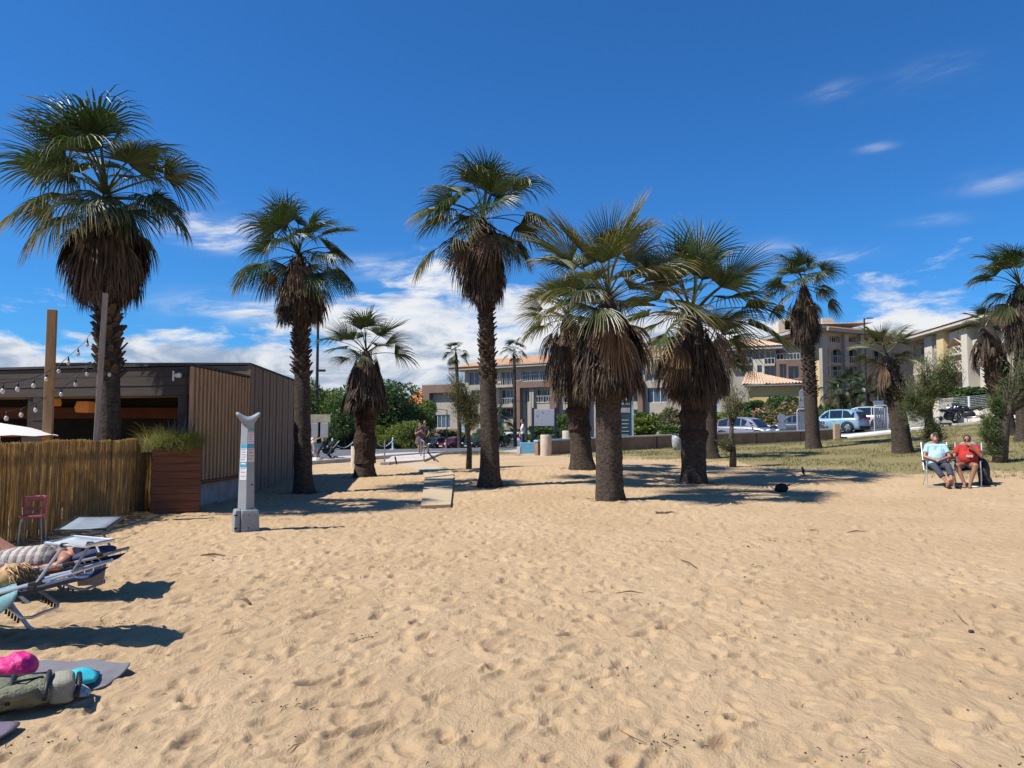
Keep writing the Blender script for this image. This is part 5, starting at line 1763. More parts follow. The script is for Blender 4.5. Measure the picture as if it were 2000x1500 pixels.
# information totem behind the wall
a = P(1209, 782, 41.5); g_ = on(1220, 850, 41.5)
t = thing('information_totem', 'dark teal information totem with pale lettering behind the low wall', 'sign', (P(1222, 800, 41.5).x, 41.5, g_.z))
hT = a.z - g_.z
soft(MB().box((0, 0, hT / 2), (.80, .12, hT)).build('panel', M('teal_panel', (.035, .07, .09), .4, .1), t), .02)
MB().box((.36, -.065, hT / 2), (.10, .02, hT - .06)).build('edge_strip', M('pale_teal', (.36, .48, .50), .4), t)
MB().box((-.02, -.066, hT * .80), (.5, .012, .26)).build('grey_plate', M('plate_grey', (.42, .36, .37), .6), t)
MB().box((-.02, -.066, hT * .93), (.5, .012, .12)).build('green_plate', M('plate_green', (.24, .38, .30), .6), t)
for k in range(6):
    MB().box((-.06 + .02 * (k % 2), -.067, hT * (.60 - .075 * k)), (.42 - .07 * (k % 3), .01, .035)).build('text_line', M('pale_text', (.55, .60, .60), .6), t)

def sign_back(px, py0, py1, d, label, round_=True, plate=True, w_=.62, side=0):
    g_ = on(px, 850, d); top = P(px, py0, d).z - g_.z
    t = thing('road_sign', label, 'road sign', (P(px, 800, d).x, d, g_.z))
    AL = M('sign_back', (.36, .38, .41), .45, .08, 5, metal=.4)
    MB().tube([(0, .05, -.2), (0, .05, top)], .035, 8).build('pole', M('galvanised', (.28, .30, .32), .45, .1, 5, metal=.5), t)
    r_ = w_ / 2
    if round_:
        m_ = MB(); m_.prism([(r_ * math.cos(k * .3927 / 1.25), top - r_ + r_ * math.sin(k * .3927 / 1.25)) for k in range(20)], -.012, .012)
        m_.build('disc', AL, t)
    if plate:
        zz = top - 2 * r_ - .02
        MB().box((0, 0, zz - .22), (w_ * 1.02, .024, .44)).build('plate', AL, t)
    return t
sign_back(1574, 757, 842, 57, 'round road sign back above a plate, left of the lone lawn palm', True, True, 1.0)
sign_back(1526, 808, 850, 52, 'round road sign back beside the silver car bonnet', True, True, .58)
sign_back(1716, 762, 840, 60, 'square sign back left of the short leaning palm', False, True, .8)
# metal ticket machines / gate cabinets
for px, y0, y1, d, w_, lab in ((1566, 799, 846, 53, 19, 'grey arched metal gate panel left of the lone lawn palm'), (1720, 792, 843, 53, 26, 'grey arched metal gate panel beside the white car')):
    g_ = on(px, 850, d); hgt = P(px, y0, d).z - g_.z; ww = w_ * d / F
    t = thing('metal_gate', lab, 'gate', (P(px, 800, d).x, d, g_.z), 0, 'metal gate panels by the car park')
    GAL = M('galvanised')
    m_ = MB()
    for x in (-ww / 2, ww / 2):
        m_.tube([(x, 0, -.1), (x, 0, hgt - .12), (x + (.1 if x < 0 else -.1), 0, hgt)], .035, 7)
    m_.tube([(-ww / 2 + .1, 0, hgt), (ww / 2 - .1, 0, hgt)], .035, 7)
    m_.build('frame', M('light_galvanised', (.55, .57, .58), .45, .1, 5), t)
    for k in range(5):
        x = -ww / 2 + ww * (k + .7) / 5.4
        MB().box((x, 0, hgt * .48), (ww * .13, .05, hgt * .86)).build('bar', GAL, t)

def lamp_post(px, ptop, d, label, head='arm', r_=.06):
    g_ = on(px, 850, d); hgt = P(px, ptop, d).z - g_.z
    t = thing('lamp_post', label, 'lamp post', (P(px, 800, d).x, d, g_.z))
    MB().tube([(0, 0, -.1), (0, 0, .6), (0, 0, hgt)], [r_ * 1.4, r_, r_ * .7], 10).build('pole', DARKM, t)
    if head == 'lantern':
        z = P(px, 775, d).z - g_.z
        m_ = MB(); m_.lathe([(.16, -.30), (.22, .28)], 12); m_.build('lantern_glass', M('lantern_glass', (.50, .50, .47), .3), t, True)
        t.children[-1].location = (-.06, 0, z)
        m_ = MB(); m_.lathe([(.26, .30), (.24, .36), (.05, .42)], 12); m_.lathe([(.05, -.48), (.14, -.38), (.14, -.30)], 12)
        m_.build('lantern_frame', DARKM, t).location = (-.06, 0, z)
        MB().box((.14, 0, hgt - .28), (.34, .16, .1)).build('camera_head', DARKM, t)
        z2 = P(px, 817, d).z - g_.z
        MB().box((.12, -.06, z2), (.95, .04, .36)).build('sign_plate', M('beige_plate', (.34, .32, .24), .6), t)
        z3 = P(px, 840, d).z - g_.z
        for x in (-.14, .33):
            soft(MB().box((x, -.07, z3), (.36, .04, .68)).build('sign_plate', M('sign_back'), t), .08, 4)
    else:
        MB().tube([(0, 0, hgt - .1), (-.35 if head == 'arm' else .2, 0, hgt), (-1.0 if head == 'arm' else .5, 0, hgt + .05)], .03, 6).build('arm', DARKM, t)
        MB().box((-1.1 if head == 'arm' else .5, 0, hgt + .03), (.45, .18, .07)).build('lamp_head', DARKM, t)
lamp_post(621, 712, 35.5, 'dark lamp post with lantern and sign backs beside the timber building', 'lantern', .07)
lamp_post(873, 800, 74, 'thin far lamp post with an arm, left of the small tamarisk', 'arm', .06)
lamp_post(1029, 784, 66, 'thin far lamp post with an arm beside the man in white', 'arm', .07)
lamp_post(1693, 622, 62, 'tall thin grey lamp pole left of the short leaning palm', 'short', .09)

# blue bollards with chain
pts = []
for px, py in ((608, 888), (649, 885), (692, 883), (732, 881), (767, 880)):
    d = np.interp(px, [608, 767], [46.5, 54])
    p = on(px, py, d); pts.append(p)
    t = thing('blue_bollard', ['pale blue chain bollard beside the palm trunk, nearest the lamp post', 'pale blue chain bollard just right of the lamp post', 'pale blue chain bollard in the middle of the row, behind the concrete bin', 'pale blue chain bollard right of the short palm trunk, second from the row end', 'pale blue chain bollard at the end of the row nearest the ramp'][len(pts) - 1], 'bollard', p, 0, 'blue chain bollards along the road')
    MB().lathe([(.07, -.05), (.065, .05), (.055, .85), (.02, .93)], 10).build('post', M('pale_blue_paint', (.42, .58, .68), .5, .08), t, True)
    MB().box((0, 0, .05), (.4, .4, .14)).build('foot', M('white_paint'), t)
for k in range(len(pts) - 1):
    a, b = pts[k], pts[k + 1]
    m_ = MB()
    m_.tube([a.lerp(b, q / 8) + Vector((0, 0, .72 - .42 * math.sin(math.pi * q / 8))) for q in range(9)], .028, 6)
    tag(m_.build('chain', M('white_chain', (.62, .62, .60), .5), None), 'white chain slung between %s blue bollards' % ['the first two', 'the second and third', 'the third and fourth', 'the last two'][k], 'chain', 'chains between the bollards')
# rope posts and leaning sticks by the ramp
for px, y0, y1, d, foot, lab in ((751, 860, 905, 33.0, 1, 'thin metal post on a concrete foot left of the ramp'), (828, 862, 906, 33.5, 0, 'thin handrail post right of the ramp'),
                                 (871, 858, 884, 44, 0, 'thin metal post on the promenade right of the couple')):
    g_ = on(px, y1, d); hgt = P(px, y0, d).z - g_.z
    t = thing('metal_post', lab, 'post', g_, 0, 'thin posts by the ramp')
    MB().tube([(0, 0, -.1), (0, 0, hgt)], .03, 8).build('pole', M('galvanised'), t)
    if foot:
        soft(MB().box((.05, 0, .05), (.42, .36, .16)).build('foot', CONC, t), .02)
    else:
        MB().lathe([(.06, -.02), (.06, .03)], 10).build('base_plate', M('galvanised'), t)
m_ = MB()
rail_a = on(822, 893, 38); rail_b = on(829, 906, 33.5)
m_.tube([rail_b + Vector((0, 0, .9)), rail_a + Vector((0, 0, .9)), rail_a], .03, 7)
tag(m_.build('handrail', M('galvanised'), None), 'short metal handrail descending beside the access ramp', 'handrail')
for px, py, d, dx, lab in ((776, 906, 33, -.10, 'short dark stick leaning left of the access mat'), (853, 902, 35, -.42, 'dark stick leaning in the sand right of the ramp')):
    g_ = on(px, py, d)
    tag(MB().tube([g_ + Vector((0, 0, -.1)), g_ + Vector((dx, 0, .34 if dx > -.2 else .42))], .035, 7).build('leaning_stick', M('dark_stick', (.03, .028, .028), .8), None), lab, 'stick', 'leaning sticks by the ramp')

# white wall and wire fence behind the motorbikes
p0 = on(1843, 806, 50)
t = thing('white_wall_block', 'white rendered wall block behind the bushy tamarisk', 'wall', p0)
hgt = P(1843, 780, 50).z - p0.z
MB().box((0, 0, hgt / 2 - .1), (.9, .6, hgt + .2)).build('block', M('white_render'), t)
MB().box((0, 0, hgt + .03), (.98, .68, .06)).build('cap', M('white_render'), t)
t_ = on(1788, 828, 50)
tag(MB().box((0, 0, .5), (1.7, .3, 1.3)).build('white_wall', M('white_render'), None), 'low white wall right of the short leaning palm', 'wall').location = t_
fpts = [(1856, 777, 803, 51), (1893, 774, 801, 49.5), (1942, 770, 797, 48), (1990, 767, 795, 46.8), (2040, 762, 792, 45.6)]
o0 = on(1856, 803, 51)
t = thing('wire_fence', 'grey wire mesh fence on white posts above the motorbikes', 'fence', o0)
for k, (px, y0, y1, d) in enumerate(fpts):
    a, b = P(px, y0, d), P(px, y1, d)
    MB().box((b.x - o0.x, d - o0.y, (a.z + b.z) / 2 - o0.z - .4), (.09, .07, a.z - b.z + .8)).build('post', M('white_paint'), t)
    if k:
        q = fpts[k - 1]; a0, b0 = P(q[0], q[1], q[3]), P(q[0], q[2], q[3])
        m_ = MB()
        for j in range(9):
            f = j / 8
            m_.tube([b0.lerp(a0, f) - o0, b.lerp(a, f) - o0], .009, 4)
        for j in range(24):
            f = j / 24
            m_.tube([b0.lerp(b, f) - o0, a0.lerp(a, f) - o0], .005, 3)
        m_.build('mesh_panel', M('grey_wire', (.40, .42, .40), .5), t, fix=False)
        bw = MB(); zz0, zz1 = H(b0.x, b0.y) - .3, H(b.x, b.y) - .3
        bw.add([(b0.x, b0.y + .1, zz0), (b.x, b.y + .1, zz1), (b.x, b.y + .1, b.z + .02), (b0.x, b0.y + .1, b0.z + .02), (b0.x, b0.y + .4, zz0), (b.x, b.y + .4, zz1), (b.x, b.y + .4, b.z + .02), (b0.x, b0.y + .4, b0.z + .02)],
               [(0, 1, 2, 3), (3, 2, 6, 7), (4, 7, 6, 5)])
        bw.build('footing_wall', M('white_render'), t, origin=o0)

# ------------------------------------------------------------------ cars
TYRE = M('tyre_rubber', (.018, .018, .019), .85)
RIMM = M('alloy_rim', (.45, .46, .48), .3, .05, 5, metal=.8)
CGL = glass_mat('car_glass', (.015, .02, .025), .04)
HEAD = M('headlight_glass', (.75, .78, .80), .12, .05, 5, spec=.8)
TAIL = M('taillight_red', (.35, .015, .015), .2)
def paint(name, c=(.5, .5, .5), met=.35):
    return M('paint_' + name, c, .28, .05, 2, metal=met, spec=.5, coat=.8)
def car(name, label, loc, heading, pm, L=4.3, Wd=1.78, Ht=1.58, kind='mpv', group='parked cars', cat='car', dark_rear=False):
    """x forward; lofted body, glasshouse, wheels, lamps"""
    t = thing(name, label, cat, loc, heading, group)
    hw = Wd / 2
    f = L / 4.3
    zb = .20
    belt = Ht * .60
    if kind == 'mpv':
        top = [(-2.15, .62, .78), (-2.10, .80, .86), (-1.9, belt + .05, .95), (-1.2, belt + .04, 1), (0, belt, 1), (.9, belt - .02, 1), (1.25, belt - .06, .985), (1.75, .80, .95), (2.02, .68, .86), (2.15, .52, .70)]
        gh = [(-1.98, .62, belt + .02), (-1.72, .70, Ht - .16), (-1.1, .76, Ht - .02), (-.2, .78, Ht), (.45, .77, Ht - .05), (.78, .74, Ht - .15), (1.32, .86, belt - .06)]
    elif kind == 'suv':
        top = [(-2.15, .70, .80), (-2.10, .95, .90), (-1.9, belt + .10, .96), (-1.2, belt + .08, 1), (0, belt + .03, 1), (.75, belt, 1), (1.0, belt - .02, .985), (1.75, .92, .96), (2.05, .80, .88), (2.15, .6, .74)]
        gh = [(-2.02, .72, belt + .08), (-1.78, .70, Ht - .18), (-1.55, .74, Ht - .04), (-.6, .78, Ht), (.1, .77, Ht - .03), (.45, .74, Ht - .14), (1.02, .86, belt - .02)]
    else:
        top = [(-2.15, .55, .76), (-2.08, .80, .88), (-1.75, belt, .96), (-1.0, belt, 1), (0, belt - .02, 1), (.8, belt - .04, 1), (1.1, belt - .07, .985), (1.75, .74, .95), (2.03, .64, .86), (2.15, .5, .70)]
        gh = [(-1.92, .64, belt), (-1.45, .68, Ht - .12), (-.9, .74, Ht - .01), (-.2, .75, Ht), (.3, .74, Ht - .06), (.55, .72, Ht - .14), (1.15, .84, belt - .06)]
    # body loft
    V, Fc = [], []
    for (x, zt, wk) in top:
        w_ = hw * wk
        ring = [(0, zb), (w_ * .86, zb), (w_ * .97, zb + .10), (w_, zb + .32), (w_, zt - .22 if zt > .75 else (zb + zt) / 2), (w_ * .965, zt - .07), (w_ * .88, zt), (w_ * .5, zt + .02), (0, zt + .03)]
        ring = ring + [(-y, z) for y, z in ring[-2:0:-1]]
        V += [(x * f, y, z) for y, z in ring]
    n = 16
    for i in range(len(top) - 1):
        for j in range(n):
            Fc.append((i * n + j, i * n + (j + 1) % n, (i + 1) * n + (j + 1) % n, (i + 1) * n + j))
    Fc += [tuple(range(n - 1, -1, -1)), tuple((len(top) - 1) * n + j for j in range(n))]
    body = MB().add(V, Fc).build('body', pm, t, True)
    sb = body.modifiers.new('subsurf', 'SUBSURF'); sb.levels = sb.render_levels = 1
    # glasshouse: roof shell in paint, side glass and screens set 4 mm proud
    V, Fc = [], []
    for (x, wk, z) in gh:
        V += [(x * f, hw * wk, z), (x * f, hw * wk * .55, z + .03 if z > belt + .2 else z), (x * f, -hw * wk * .55, z + .03 if z > belt + .2 else z), (x * f, -hw * wk, z)]
    k = len(gh)
    for i in range(k - 1):
        for j in range(3):
            Fc.append((i * 4 + j, i * 4 + j + 1, i * 4 + j + 5, i * 4 + j + 4))
    o = len(V)
    for (x, wk, z) in gh:
        V += [(x * f, hw * .93, belt - .12), (x * f, -hw * .93, belt - .12)]
    for i in range(k - 1):
        Fc.append((i * 4, i * 4 + 4, o + i * 2 + 2, o + i * 2)); Fc.append((i * 4 + 3, o + i * 2 + 1, o + i * 2 + 3, i * 4 + 7))
    MB().add(V, Fc).build('roof', pm, t)
    def sidepane(x0, x1, nm):
        for sgn in (-1, 1):
            P4 = []
            for x, hi in ((x0, 0), (x1, 0), (x1, 1), (x0, 1)):
                zs_ = np.interp(x, [q[0] for q in gh], [q[2] for q in gh]); ws = np.interp(x, [q[0] for q in gh], [q[1] for q in gh])
                z = belt + .05 if not hi else max(belt + .10, zs_ - .06)
                fr = (z - (belt - .12)) / max(.05, zs_ - (belt - .12))
                y = hw * (.93 + (ws - .93) * min(1, fr)) + .012
                P4.append((x * f, sgn * y, z))
            MB().add(P4, [(0, 1, 2, 3)]).build(nm, CGL, t)
    x_front = gh[-1][0]
    sidepane(gh[1][0] + .02, -.95, 'side_window'); sidepane(-.88, .02, 'side_window'); sidepane(.10, x_front - .28, 'side_window')
    def screen(a, b, nm):
        V = []
        for (x, wk, z), e in ((a, .06), (b, .94)):
            pass
        (x0, w0, z0), (x1, w1, z1) = a, b
        dx, dz = x1 - x0, z1 - z0
        nl = math.hypot(dx, dz); nx, nz = -dz / nl, dx / nl
        if nz < 0: nx, nz = -nx, -nz
        q = []
        for fr in (.08, .93):
            x, z, w_ = x0 + dx * fr, z0 + dz * fr, w0 + (w1 - w0) * fr
            q += [((x + nx * .03) * f, hw * w_ * .88, z + nz * .035), ((x + nx * .04) * f, 0, z + nz * .06), ((x + nx * .03) * f, -hw * w_ * .88, z + nz * .035)]
        MB().add(q, [(0, 1, 4, 3), (1, 2, 5, 4)]).build(nm, CGL, t)
    screen(gh[-1], gh[-2], 'windscreen'); screen(gh[0], gh[1], 'rear_window')
    # wheels
    wr = .33 if kind != 'suv' else .37
    for sx_ in (-1.32, 1.33):
        for sgn in (-1, 1):
            wl = MB().lathe([(wr * .62, -.10), (wr * .93, -.11), (wr, -.07), (wr, .07), (wr * .93, .11), (wr * .62, .10)], 22, cap=False).build('wheel', TYRE, t, True)
            wl.location = (sx_ * f, sgn * (hw - .10), wr); wl.rotation_euler = (math.pi / 2, 0, 0)
            m_ = MB(); m_.lathe([(.001, .06), (wr * .18, .075), (wr * .2, .06)], 10)
            for q in range(5):
                a = q * 1.2566
                m_.beam((0, 0, .07), (wr * .62 * math.cos(a), wr * .62 * math.sin(a), .085), .07, .03)
            m_.lathe([(wr * .60, .05), (wr * .66, .09), (wr * .60, .10)], 18, cap=False)
            rim = m_.build('rim', RIMM, wl)
            if sgn > 0: rim.rotation_euler = (math.pi, 0, 0)
            MB().add([(wr * .6 * math.cos(a * .4), wr * .6 * math.sin(a * .4), .03 * (1 if sgn < 0 else -1)) for a in range(16)], [tuple(range(16))]).build('brake_disc', DARKM, wl, fix=False)
            m_ = MB()
            m_.tube([((sx_) * f + (wr + .06) * math.cos(a), sgn * (hw - .005), wr + (wr + .06) * math.sin(a)) for a in [R(q) for q in range(-12, 193, 17)]], .04, 6)
            m_.build('wheel_arch', BLACK, t)
    for sgn in (-1, 1):
        hl = MB().ell((2.0 * f, sgn * hw * .70, .70 if kind != 'suv' else .80), (.16, .17, .085), 12, 8).build('headlight', HEAD, t, True)
        MB().box((-2.11 * f, sgn * hw * .72, .88 if kind != 'suv' else 1.0), (.10, .22, .22)).build('taillight', TAIL, t)
        m_ = MB(); m_.ell((.92 * f, sgn * (hw + .08), belt + .06), (.06, .11, .075), 10, 7); m_.build('mirror', pm, t, True)
        for x in (-.35, .55):
            MB().box((x * f, sgn * (hw + .002), belt - .16), (.18, .03, .03)).build('door_handle', pm, t)
    MB().box((2.13 * f, 0, .50), (.06, 1.0, .18)).build('grille', BLACK, t)
    MB().box((-2.155 * f, 0, .70), (.03, .52, .11)).build('number_plate', M('plate_white', (.6, .6, .58), .5), t)
    MB().box((2.165 * f, 0, .42), (.03, .52, .11)).build('number_plate', M('plate_white'), t)
    MB().box((-2.10 * f, 0, .36), (.14, Wd * .80, .26)).build('rear_bumper', BLACK if dark_rear else pm, t)
    return t
def car_at(px, d, *a, **k):
    b = on(px, 850, d)
    return car(*a[:2], (b.x, b.y, b.z + .05), *a[2:], **k)
GC = 'cars parked behind the beach'
car_at(1457, 53, 'parked_car', 'silver compact people carrier parked behind the low wall', R(-46), paint('silver', (.34, .33, .345), .5), 4.3, 1.8, 1.60, 'mpv', GC)
car_at(1633, 55, 'parked_car', 'pale blue SUV seen from behind right of the lawn palm', R(130), paint('ice_blue', (.30, .47, .55), .3), 4.2, 1.85, 1.66, 'suv', GC, dark_rear=True)
car_at(1682, 58, 'parked_car', 'white SUV parked beyond the pale blue SUV', R(142), paint('pearl', (.60, .60, .58), .2), 4.4, 1.85, 1.68, 'suv', GC)
car_at(1742, 57, 'parked_car', 'dark car behind the grey gate near the short leaning palm', R(120), paint('black', (.02, .025, .03), .4), 4.3, 1.8, 1.6, 'suv', GC)
car_at(1553, 56, 'parked_car', 'dark grey car mostly hidden behind the metal gate panel', R(150), paint('slate', (.10, .12, .14), .3), 4.2, 1.8, 1.5, 'hatch', GC)
car_at(998, 80, 'parked_car', 'white hatchback seen from behind, left of the man in white', R(98), paint('white', (.62, .62, .62), .1), 4.3, 1.85, 1.62, 'suv', GC)
car_at(1058, 84, 'parked_car', 'white car showing beneath the notice board', R(100), paint('white'), 4.2, 1.8, 1.45, 'hatch', GC)
for px, hd, pn, c, kd, lab in ((750, -120, 'lightblue', (.32, .45, .55), 'hatch', 'light blue car between the last two bollards'), (782, -110, 'navy', (.03, .06, .12), 'hatch', 'navy car right of the last bollard'),
                               (806, -115, 'graphite', (.12, .14, .16), 'hatch', 'grey car left of the walking couple'), (852, -125, 'charcoal', (.05, .06, .07), 'hatch', 'charcoal car right of the walking couple'),
                               (886, -130, 'red', (.25, .02, .03), 'hatch', 'dark red car behind the small tamarisk'), (930, -120, 'black', (.02, .025, .03), 'hatch', 'black car behind the tall central palm'),
                               (655, -150, 'teal', (.08, .25, .33), 'van', 'teal van behind the blue bollards')):
    car_at(px, 90, 'parked_car', lab, R(hd), paint(pn, c), 4.2, 1.78, 1.46 if kd != 'van' else 1.9, 'hatch' if kd != 'van' else 'suv', GC)

# ------------------------------------------------------------------ motorbikes
def motorbike(px, d, hd, label, col, scr=True):
    b = on(px, 830, d)
    t = thing('motorbike', label, 'motorbike', (b.x, b.y, b.z + .15), hd, 'motorbikes on the pale pavement')
    pm = paint('bike_' + str(col[0]), col, .4)
    for x in (-.70, .72):
        MB().lathe([(.15, -.03), (.15, .03)], 14).build('brake_disc', DARKM, t).location = (x, 0, .31)
        t.children[-1].rotation_euler = (math.pi / 2, 0, 0)
        wl = MB()
        wl.tube([(x + .27 * math.cos(a * .2618), 0, .31 + .27 * math.sin(a * .2618)) for a in range(24)], .055, 7, closed=True)
        wl = wl.build('wheel', TYRE, t, True)
        m_ = MB()
        for q in range(6):
            a = q * 1.047; m_.tube([(x, 0, .31), (x + .24 * math.cos(a), 0, .31 + .24 * math.sin(a))], .012, 5)
        m_.lathe([(.06, -.05), (.06, .05)], 10, (x, 0, .31)); m_.build('rim', RIMM, wl)
    MB().ell((.02, 0, .45), (.38, .19, .25), 12, 8).build('engine', DARKM, t, True)
    MB().ell((.20, 0, .80), (.30, .15, .15), 12, 8).build('fuel_tank', pm, t, True)
    m_ = MB(); m_.caps((-.62, 0, .84), (-.05, 0, .76), .075, .10); m_.build('seat', BLACK, t, True)
    MB().caps((-.55, 0, .72), (-.86, 0, .84), .07, .04).build('tail', pm, t, True)
    m_ = MB()
    for s_ in (-.08, .08):
        m_.tube([(.72, s_, .31), (.52, s_, .92)], .028, 7)
    m_.tube([(.45, -.36, .98), (.52, -.2, 1.0), (.52, .2, 1.0), (.45, .36, .98)], .018, 6); m_.build('fork', RIMM, t)
    for s_ in (-.36, .36):
        MB().caps((.44, s_, .975), (.36, s_ * 1.15, .965), .024).build('grip', BLACK, t)
        MB().ell((.50, s_ * .8, 1.16), (.02, .07, .045), 8, 6).build('mirror', BLACK, t)
        MB().tube([(.50, s_ * .55, 1.0), (.50, s_ * .8, 1.14)], .008, 5).build('mirror_stalk', BLACK, t)
    MB().ell((.66, 0, .88), (.11, .10, .12), 10, 8).build('headlight', HEAD, t, True)
    MB().tube([(.1, .14, .30), (-.35, .17, .28), (-.82, .19, .42)], [.03, .05, .055], 8).build('exhaust', RIMM, t, True)
    MB().tube([(-.68, .06, .31), (-.30, .07, .42), (-.2, .05, .70)], .03, 6).build('swing_arm', DARKM, t)
    MB().ell((.74, 0, .60), (.20, .07, .06), 10, 6).build('mudguard', pm, t, True)
    if scr:
        m_ = MB(); m_.add([(.70, -.16, .98), (.70, .16, .98), (.56, .12, 1.28), (.56, -.12, 1.28)], [(0, 1, 2, 3)]); m_.build('windscreen', CGL, t)
        MB().ell((.50, 0, .76), (.26, .20, .30), 12, 8).build('fairing', pm, t, True)
    MB().tube([(.05, -.1, .35), (.08, -.28, 0)], .014, 5).build('kickstand', DARKM, t)
motorbike(1852, 46.5, R(28), 'dark sports motorbike parked just right of the tamarisk trunk', (.02, .022, .04))
motorbike(1893, 46.2, R(150), 'black touring motorbike with windscreen, middle of the three', (.015, .015, .018))
motorbike(1988, 45.2, R(25), 'dark motorbike at the right edge beyond the ragged palm', (.03, .03, .035), False)
# ------------------------------------------------------------------ sign column on the sand
pb = gp(472, 1038, 0)
t = thing('beach_sign_column', 'grey plastic column with curved top and stickers standing on the sand', 'column', (pb.x, pb.y + .18, HSand(pb.x, pb.y) - .02), R(25))
GREYP = M('grey_plastic', (.29, .31, .33), .45, .06, 5, .001, 90)
GREYD = M('grey_plastic_base', (.26, .28, .29), .55, .08, 5, .001, 90)
def ring5(w_, d_, z, ch=.4):
    """cross-section with an edge towards the viewer"""
    return [(-w_, d_ * .2, z), (-w_ * .12, -d_, z), (w_, -d_ * .35, z), (w_, d_, z), (-w_, d_, z)]
V = []
sec = [(.115, .115, .33), (.110, .11, .7), (.100, .10, 1.2), (.092, .095, 1.5), (.094, .095, 1.62)]
for w_, d_, z in sec: V += ring5(w_, d_, z)
Fc = []
for i in range(len(sec) - 1):
    for j in range(5):
        Fc.append((i * 5 + j, i * 5 + (j + 1) % 5, i * 5 + 5 + (j + 1) % 5, i * 5 + 5 + j))
Fc += [(4, 3, 2, 1, 0), tuple(20 + j for j in range(5))]
soft(MB().add(V, Fc).build('shaft', GREYP, t), .012, 3)
# curved saddle top
V, Fc = [], []
N_ = 17
for i in range(N_):
    q = -1 + 2 * i / (N_ - 1)
    x = q * .185
    zt = 1.715 + .105 * abs(q) ** 1.5 - .03 * abs(q) ** 6
    if abs(q) > .93: zt -= .02
    zb_ = 1.58 + .165 * (max(0, abs(q) - .42) / .58) ** .85 if abs(q) > .42 else 1.58
    dd_ = .085 * (1 - .25 * abs(q)) * (1 if abs(q) < .98 else .6)
    for y, z in ((-dd_, zb_ + .02), (-dd_ * 1.05, (zb_ + zt) / 2), (-dd_ * .8, zt - .012), (0, zt), (dd_ * .8, zt - .012), (dd_ * 1.05, (zb_ + zt) / 2), (dd_, zb_ + .02), (0, zb_)):
        V.append((x, y, z))
for i in range(N_ - 1):
    for j in range(8):
        Fc.append((i * 8 + j, i * 8 + (j + 1) % 8, i * 8 + 8 + (j + 1) % 8, i * 8 + 8 + j))
Fc += [tuple(range(8)), tuple((N_ - 1) * 8 + j for j in range(7, -1, -1))]
MB().add(V, Fc).build('saddle_top', GREYP, t, True)
# ballast foot in two halves with grips
t.scale = (1, 1, 1.035)
for x0, x1, nm in ((-.192, -.098, 'ballast_half'), (-.092, .188, 'ballast_half')):
    m_ = MB()
    xa, xb = x0, x1
    m_.add([(xa, -.20, -.05), (xb, -.20 + .04, -.05), (xb, .2, -.05), (xa, .2, -.05), (xa * .94, -.185, .28), (xb * .94, -.145, .28), (xb * .94, .19, .28), (xa * .94, .19, .28),
            (xa * .88, -.165, .335), (xb * .88, -.13, .335), (xb * .88, .17, .335), (xa * .88, .17, .335)],
           [(0, 1, 5, 4), (1, 2, 6, 5), (2, 3, 7, 6), (3, 0, 4, 7), (4, 5, 9, 8), (5, 6, 10, 9), (6, 7, 11, 10), (7, 4, 8, 11), (8, 9, 10, 11), (3, 2, 1, 0)])
    hb_ = soft(m_.build(nm, GREYD, t), .015, 3)
    for z in (.075, .265):
        xm = -.165 if x0 < -.1 else .0
        MB().box((xm, -.186 + (z * .05) + (.018 if x0 > -.1 else 0), z), (.06 if x0 > -.1 else .045, .03, .018)).build('grip_slot', BLACK, hb_)
# stickers on the two front faces
TEAL = M('sticker_teal', (.06, .38, .50), .4, .08, 8); WHT = M('sticker_white', (.70, .68, .70), .4, .03, 8); BEI = M('sticker_beige', (.62, .58, .52), .4, .03, 8)
def face_pt(side, q, z, off=.004):
    w_ = np.interp(z, [s_[2] for s_ in sec], [s_[0] for s_ in sec]); d_ = np.interp(z, [s_[2] for s_ in sec], [s_[1] for s_ in sec])
    r5 = ring5(w_, d_, z)
    a, b = (r5[0], r5[1]) if side == 0 else (r5[1], r5[2])
    a, b = Vector(a), Vector(b)
    n_ = Vector(((b - a).y, -(b - a).x, 0)).normalized()
    if n_.y > 0: n_ = -n_
    return a.lerp(b, q) + n_ * off
def sticker(side, q0, q1, z0, z1, mat, lines=0, lc=None, nm='sticker'):
    o = MB().add([face_pt(side, q0, z0), face_pt(side, q1, z0), face_pt(side, q1, z1), face_pt(side, q0, z1)], [(0, 1, 2, 3)]).build(nm, mat, t)
    if lines:
        g = random.Random(int(z0 * 1000) + side)
        for k in range(lines):
            z = z1 - (z1 - z0) * (k + .7) / (lines + .5)
            qa = q0 + .10; qb = q1 - .08 - .2 * g.random() * (q1 - q0)
            h_ = (z1 - z0) / lines * .32
            MB().add([face_pt(side, qa, z, .006), face_pt(side, qb, z, .006), face_pt(side, qb, z + h_, .006), face_pt(side, qa, z + h_, .006)], [(0, 1, 2, 3)]) \
                .build('print_line', lc[k % len(lc)], o)
PR = [M('print_pink', (.60, .25, .25), .5), M('print_green', (.30, .45, .25), .5), M('print_grey', (.30, .30, .34), .5)]
sticker(1, .06, .90, 1.50, 1.54, M('sticker_green', (.10, .40, .34), .4))
sticker(1, .06, .92, 1.31, 1.49, WHT, 5, [PR[0], PR[0], PR[1], PR[1], PR[0]])
sticker(1, .04, .95, 1.25, 1.30, TEAL); sticker(0, .10, .98, 1.245, 1.30, TEAL)
sticker(1, .04, .95, 1.04, 1.245, BEI, 4, [PR[0], PR[2], PR[2], PR[2]])
sticker(0, .08, .97, 1.04, 1.24, WHT, 5, [PR[2]])
sticker(0, .08, .97, .965, 1.035, TEAL, 1, [WHT])
sticker(0, .08, .97, .77, .96, WHT, 6, [PR[2], WHT])
MB().box(face_pt(1, .7, .70, .0), (.03, .02, .02)).build('lock', BLACK, t)

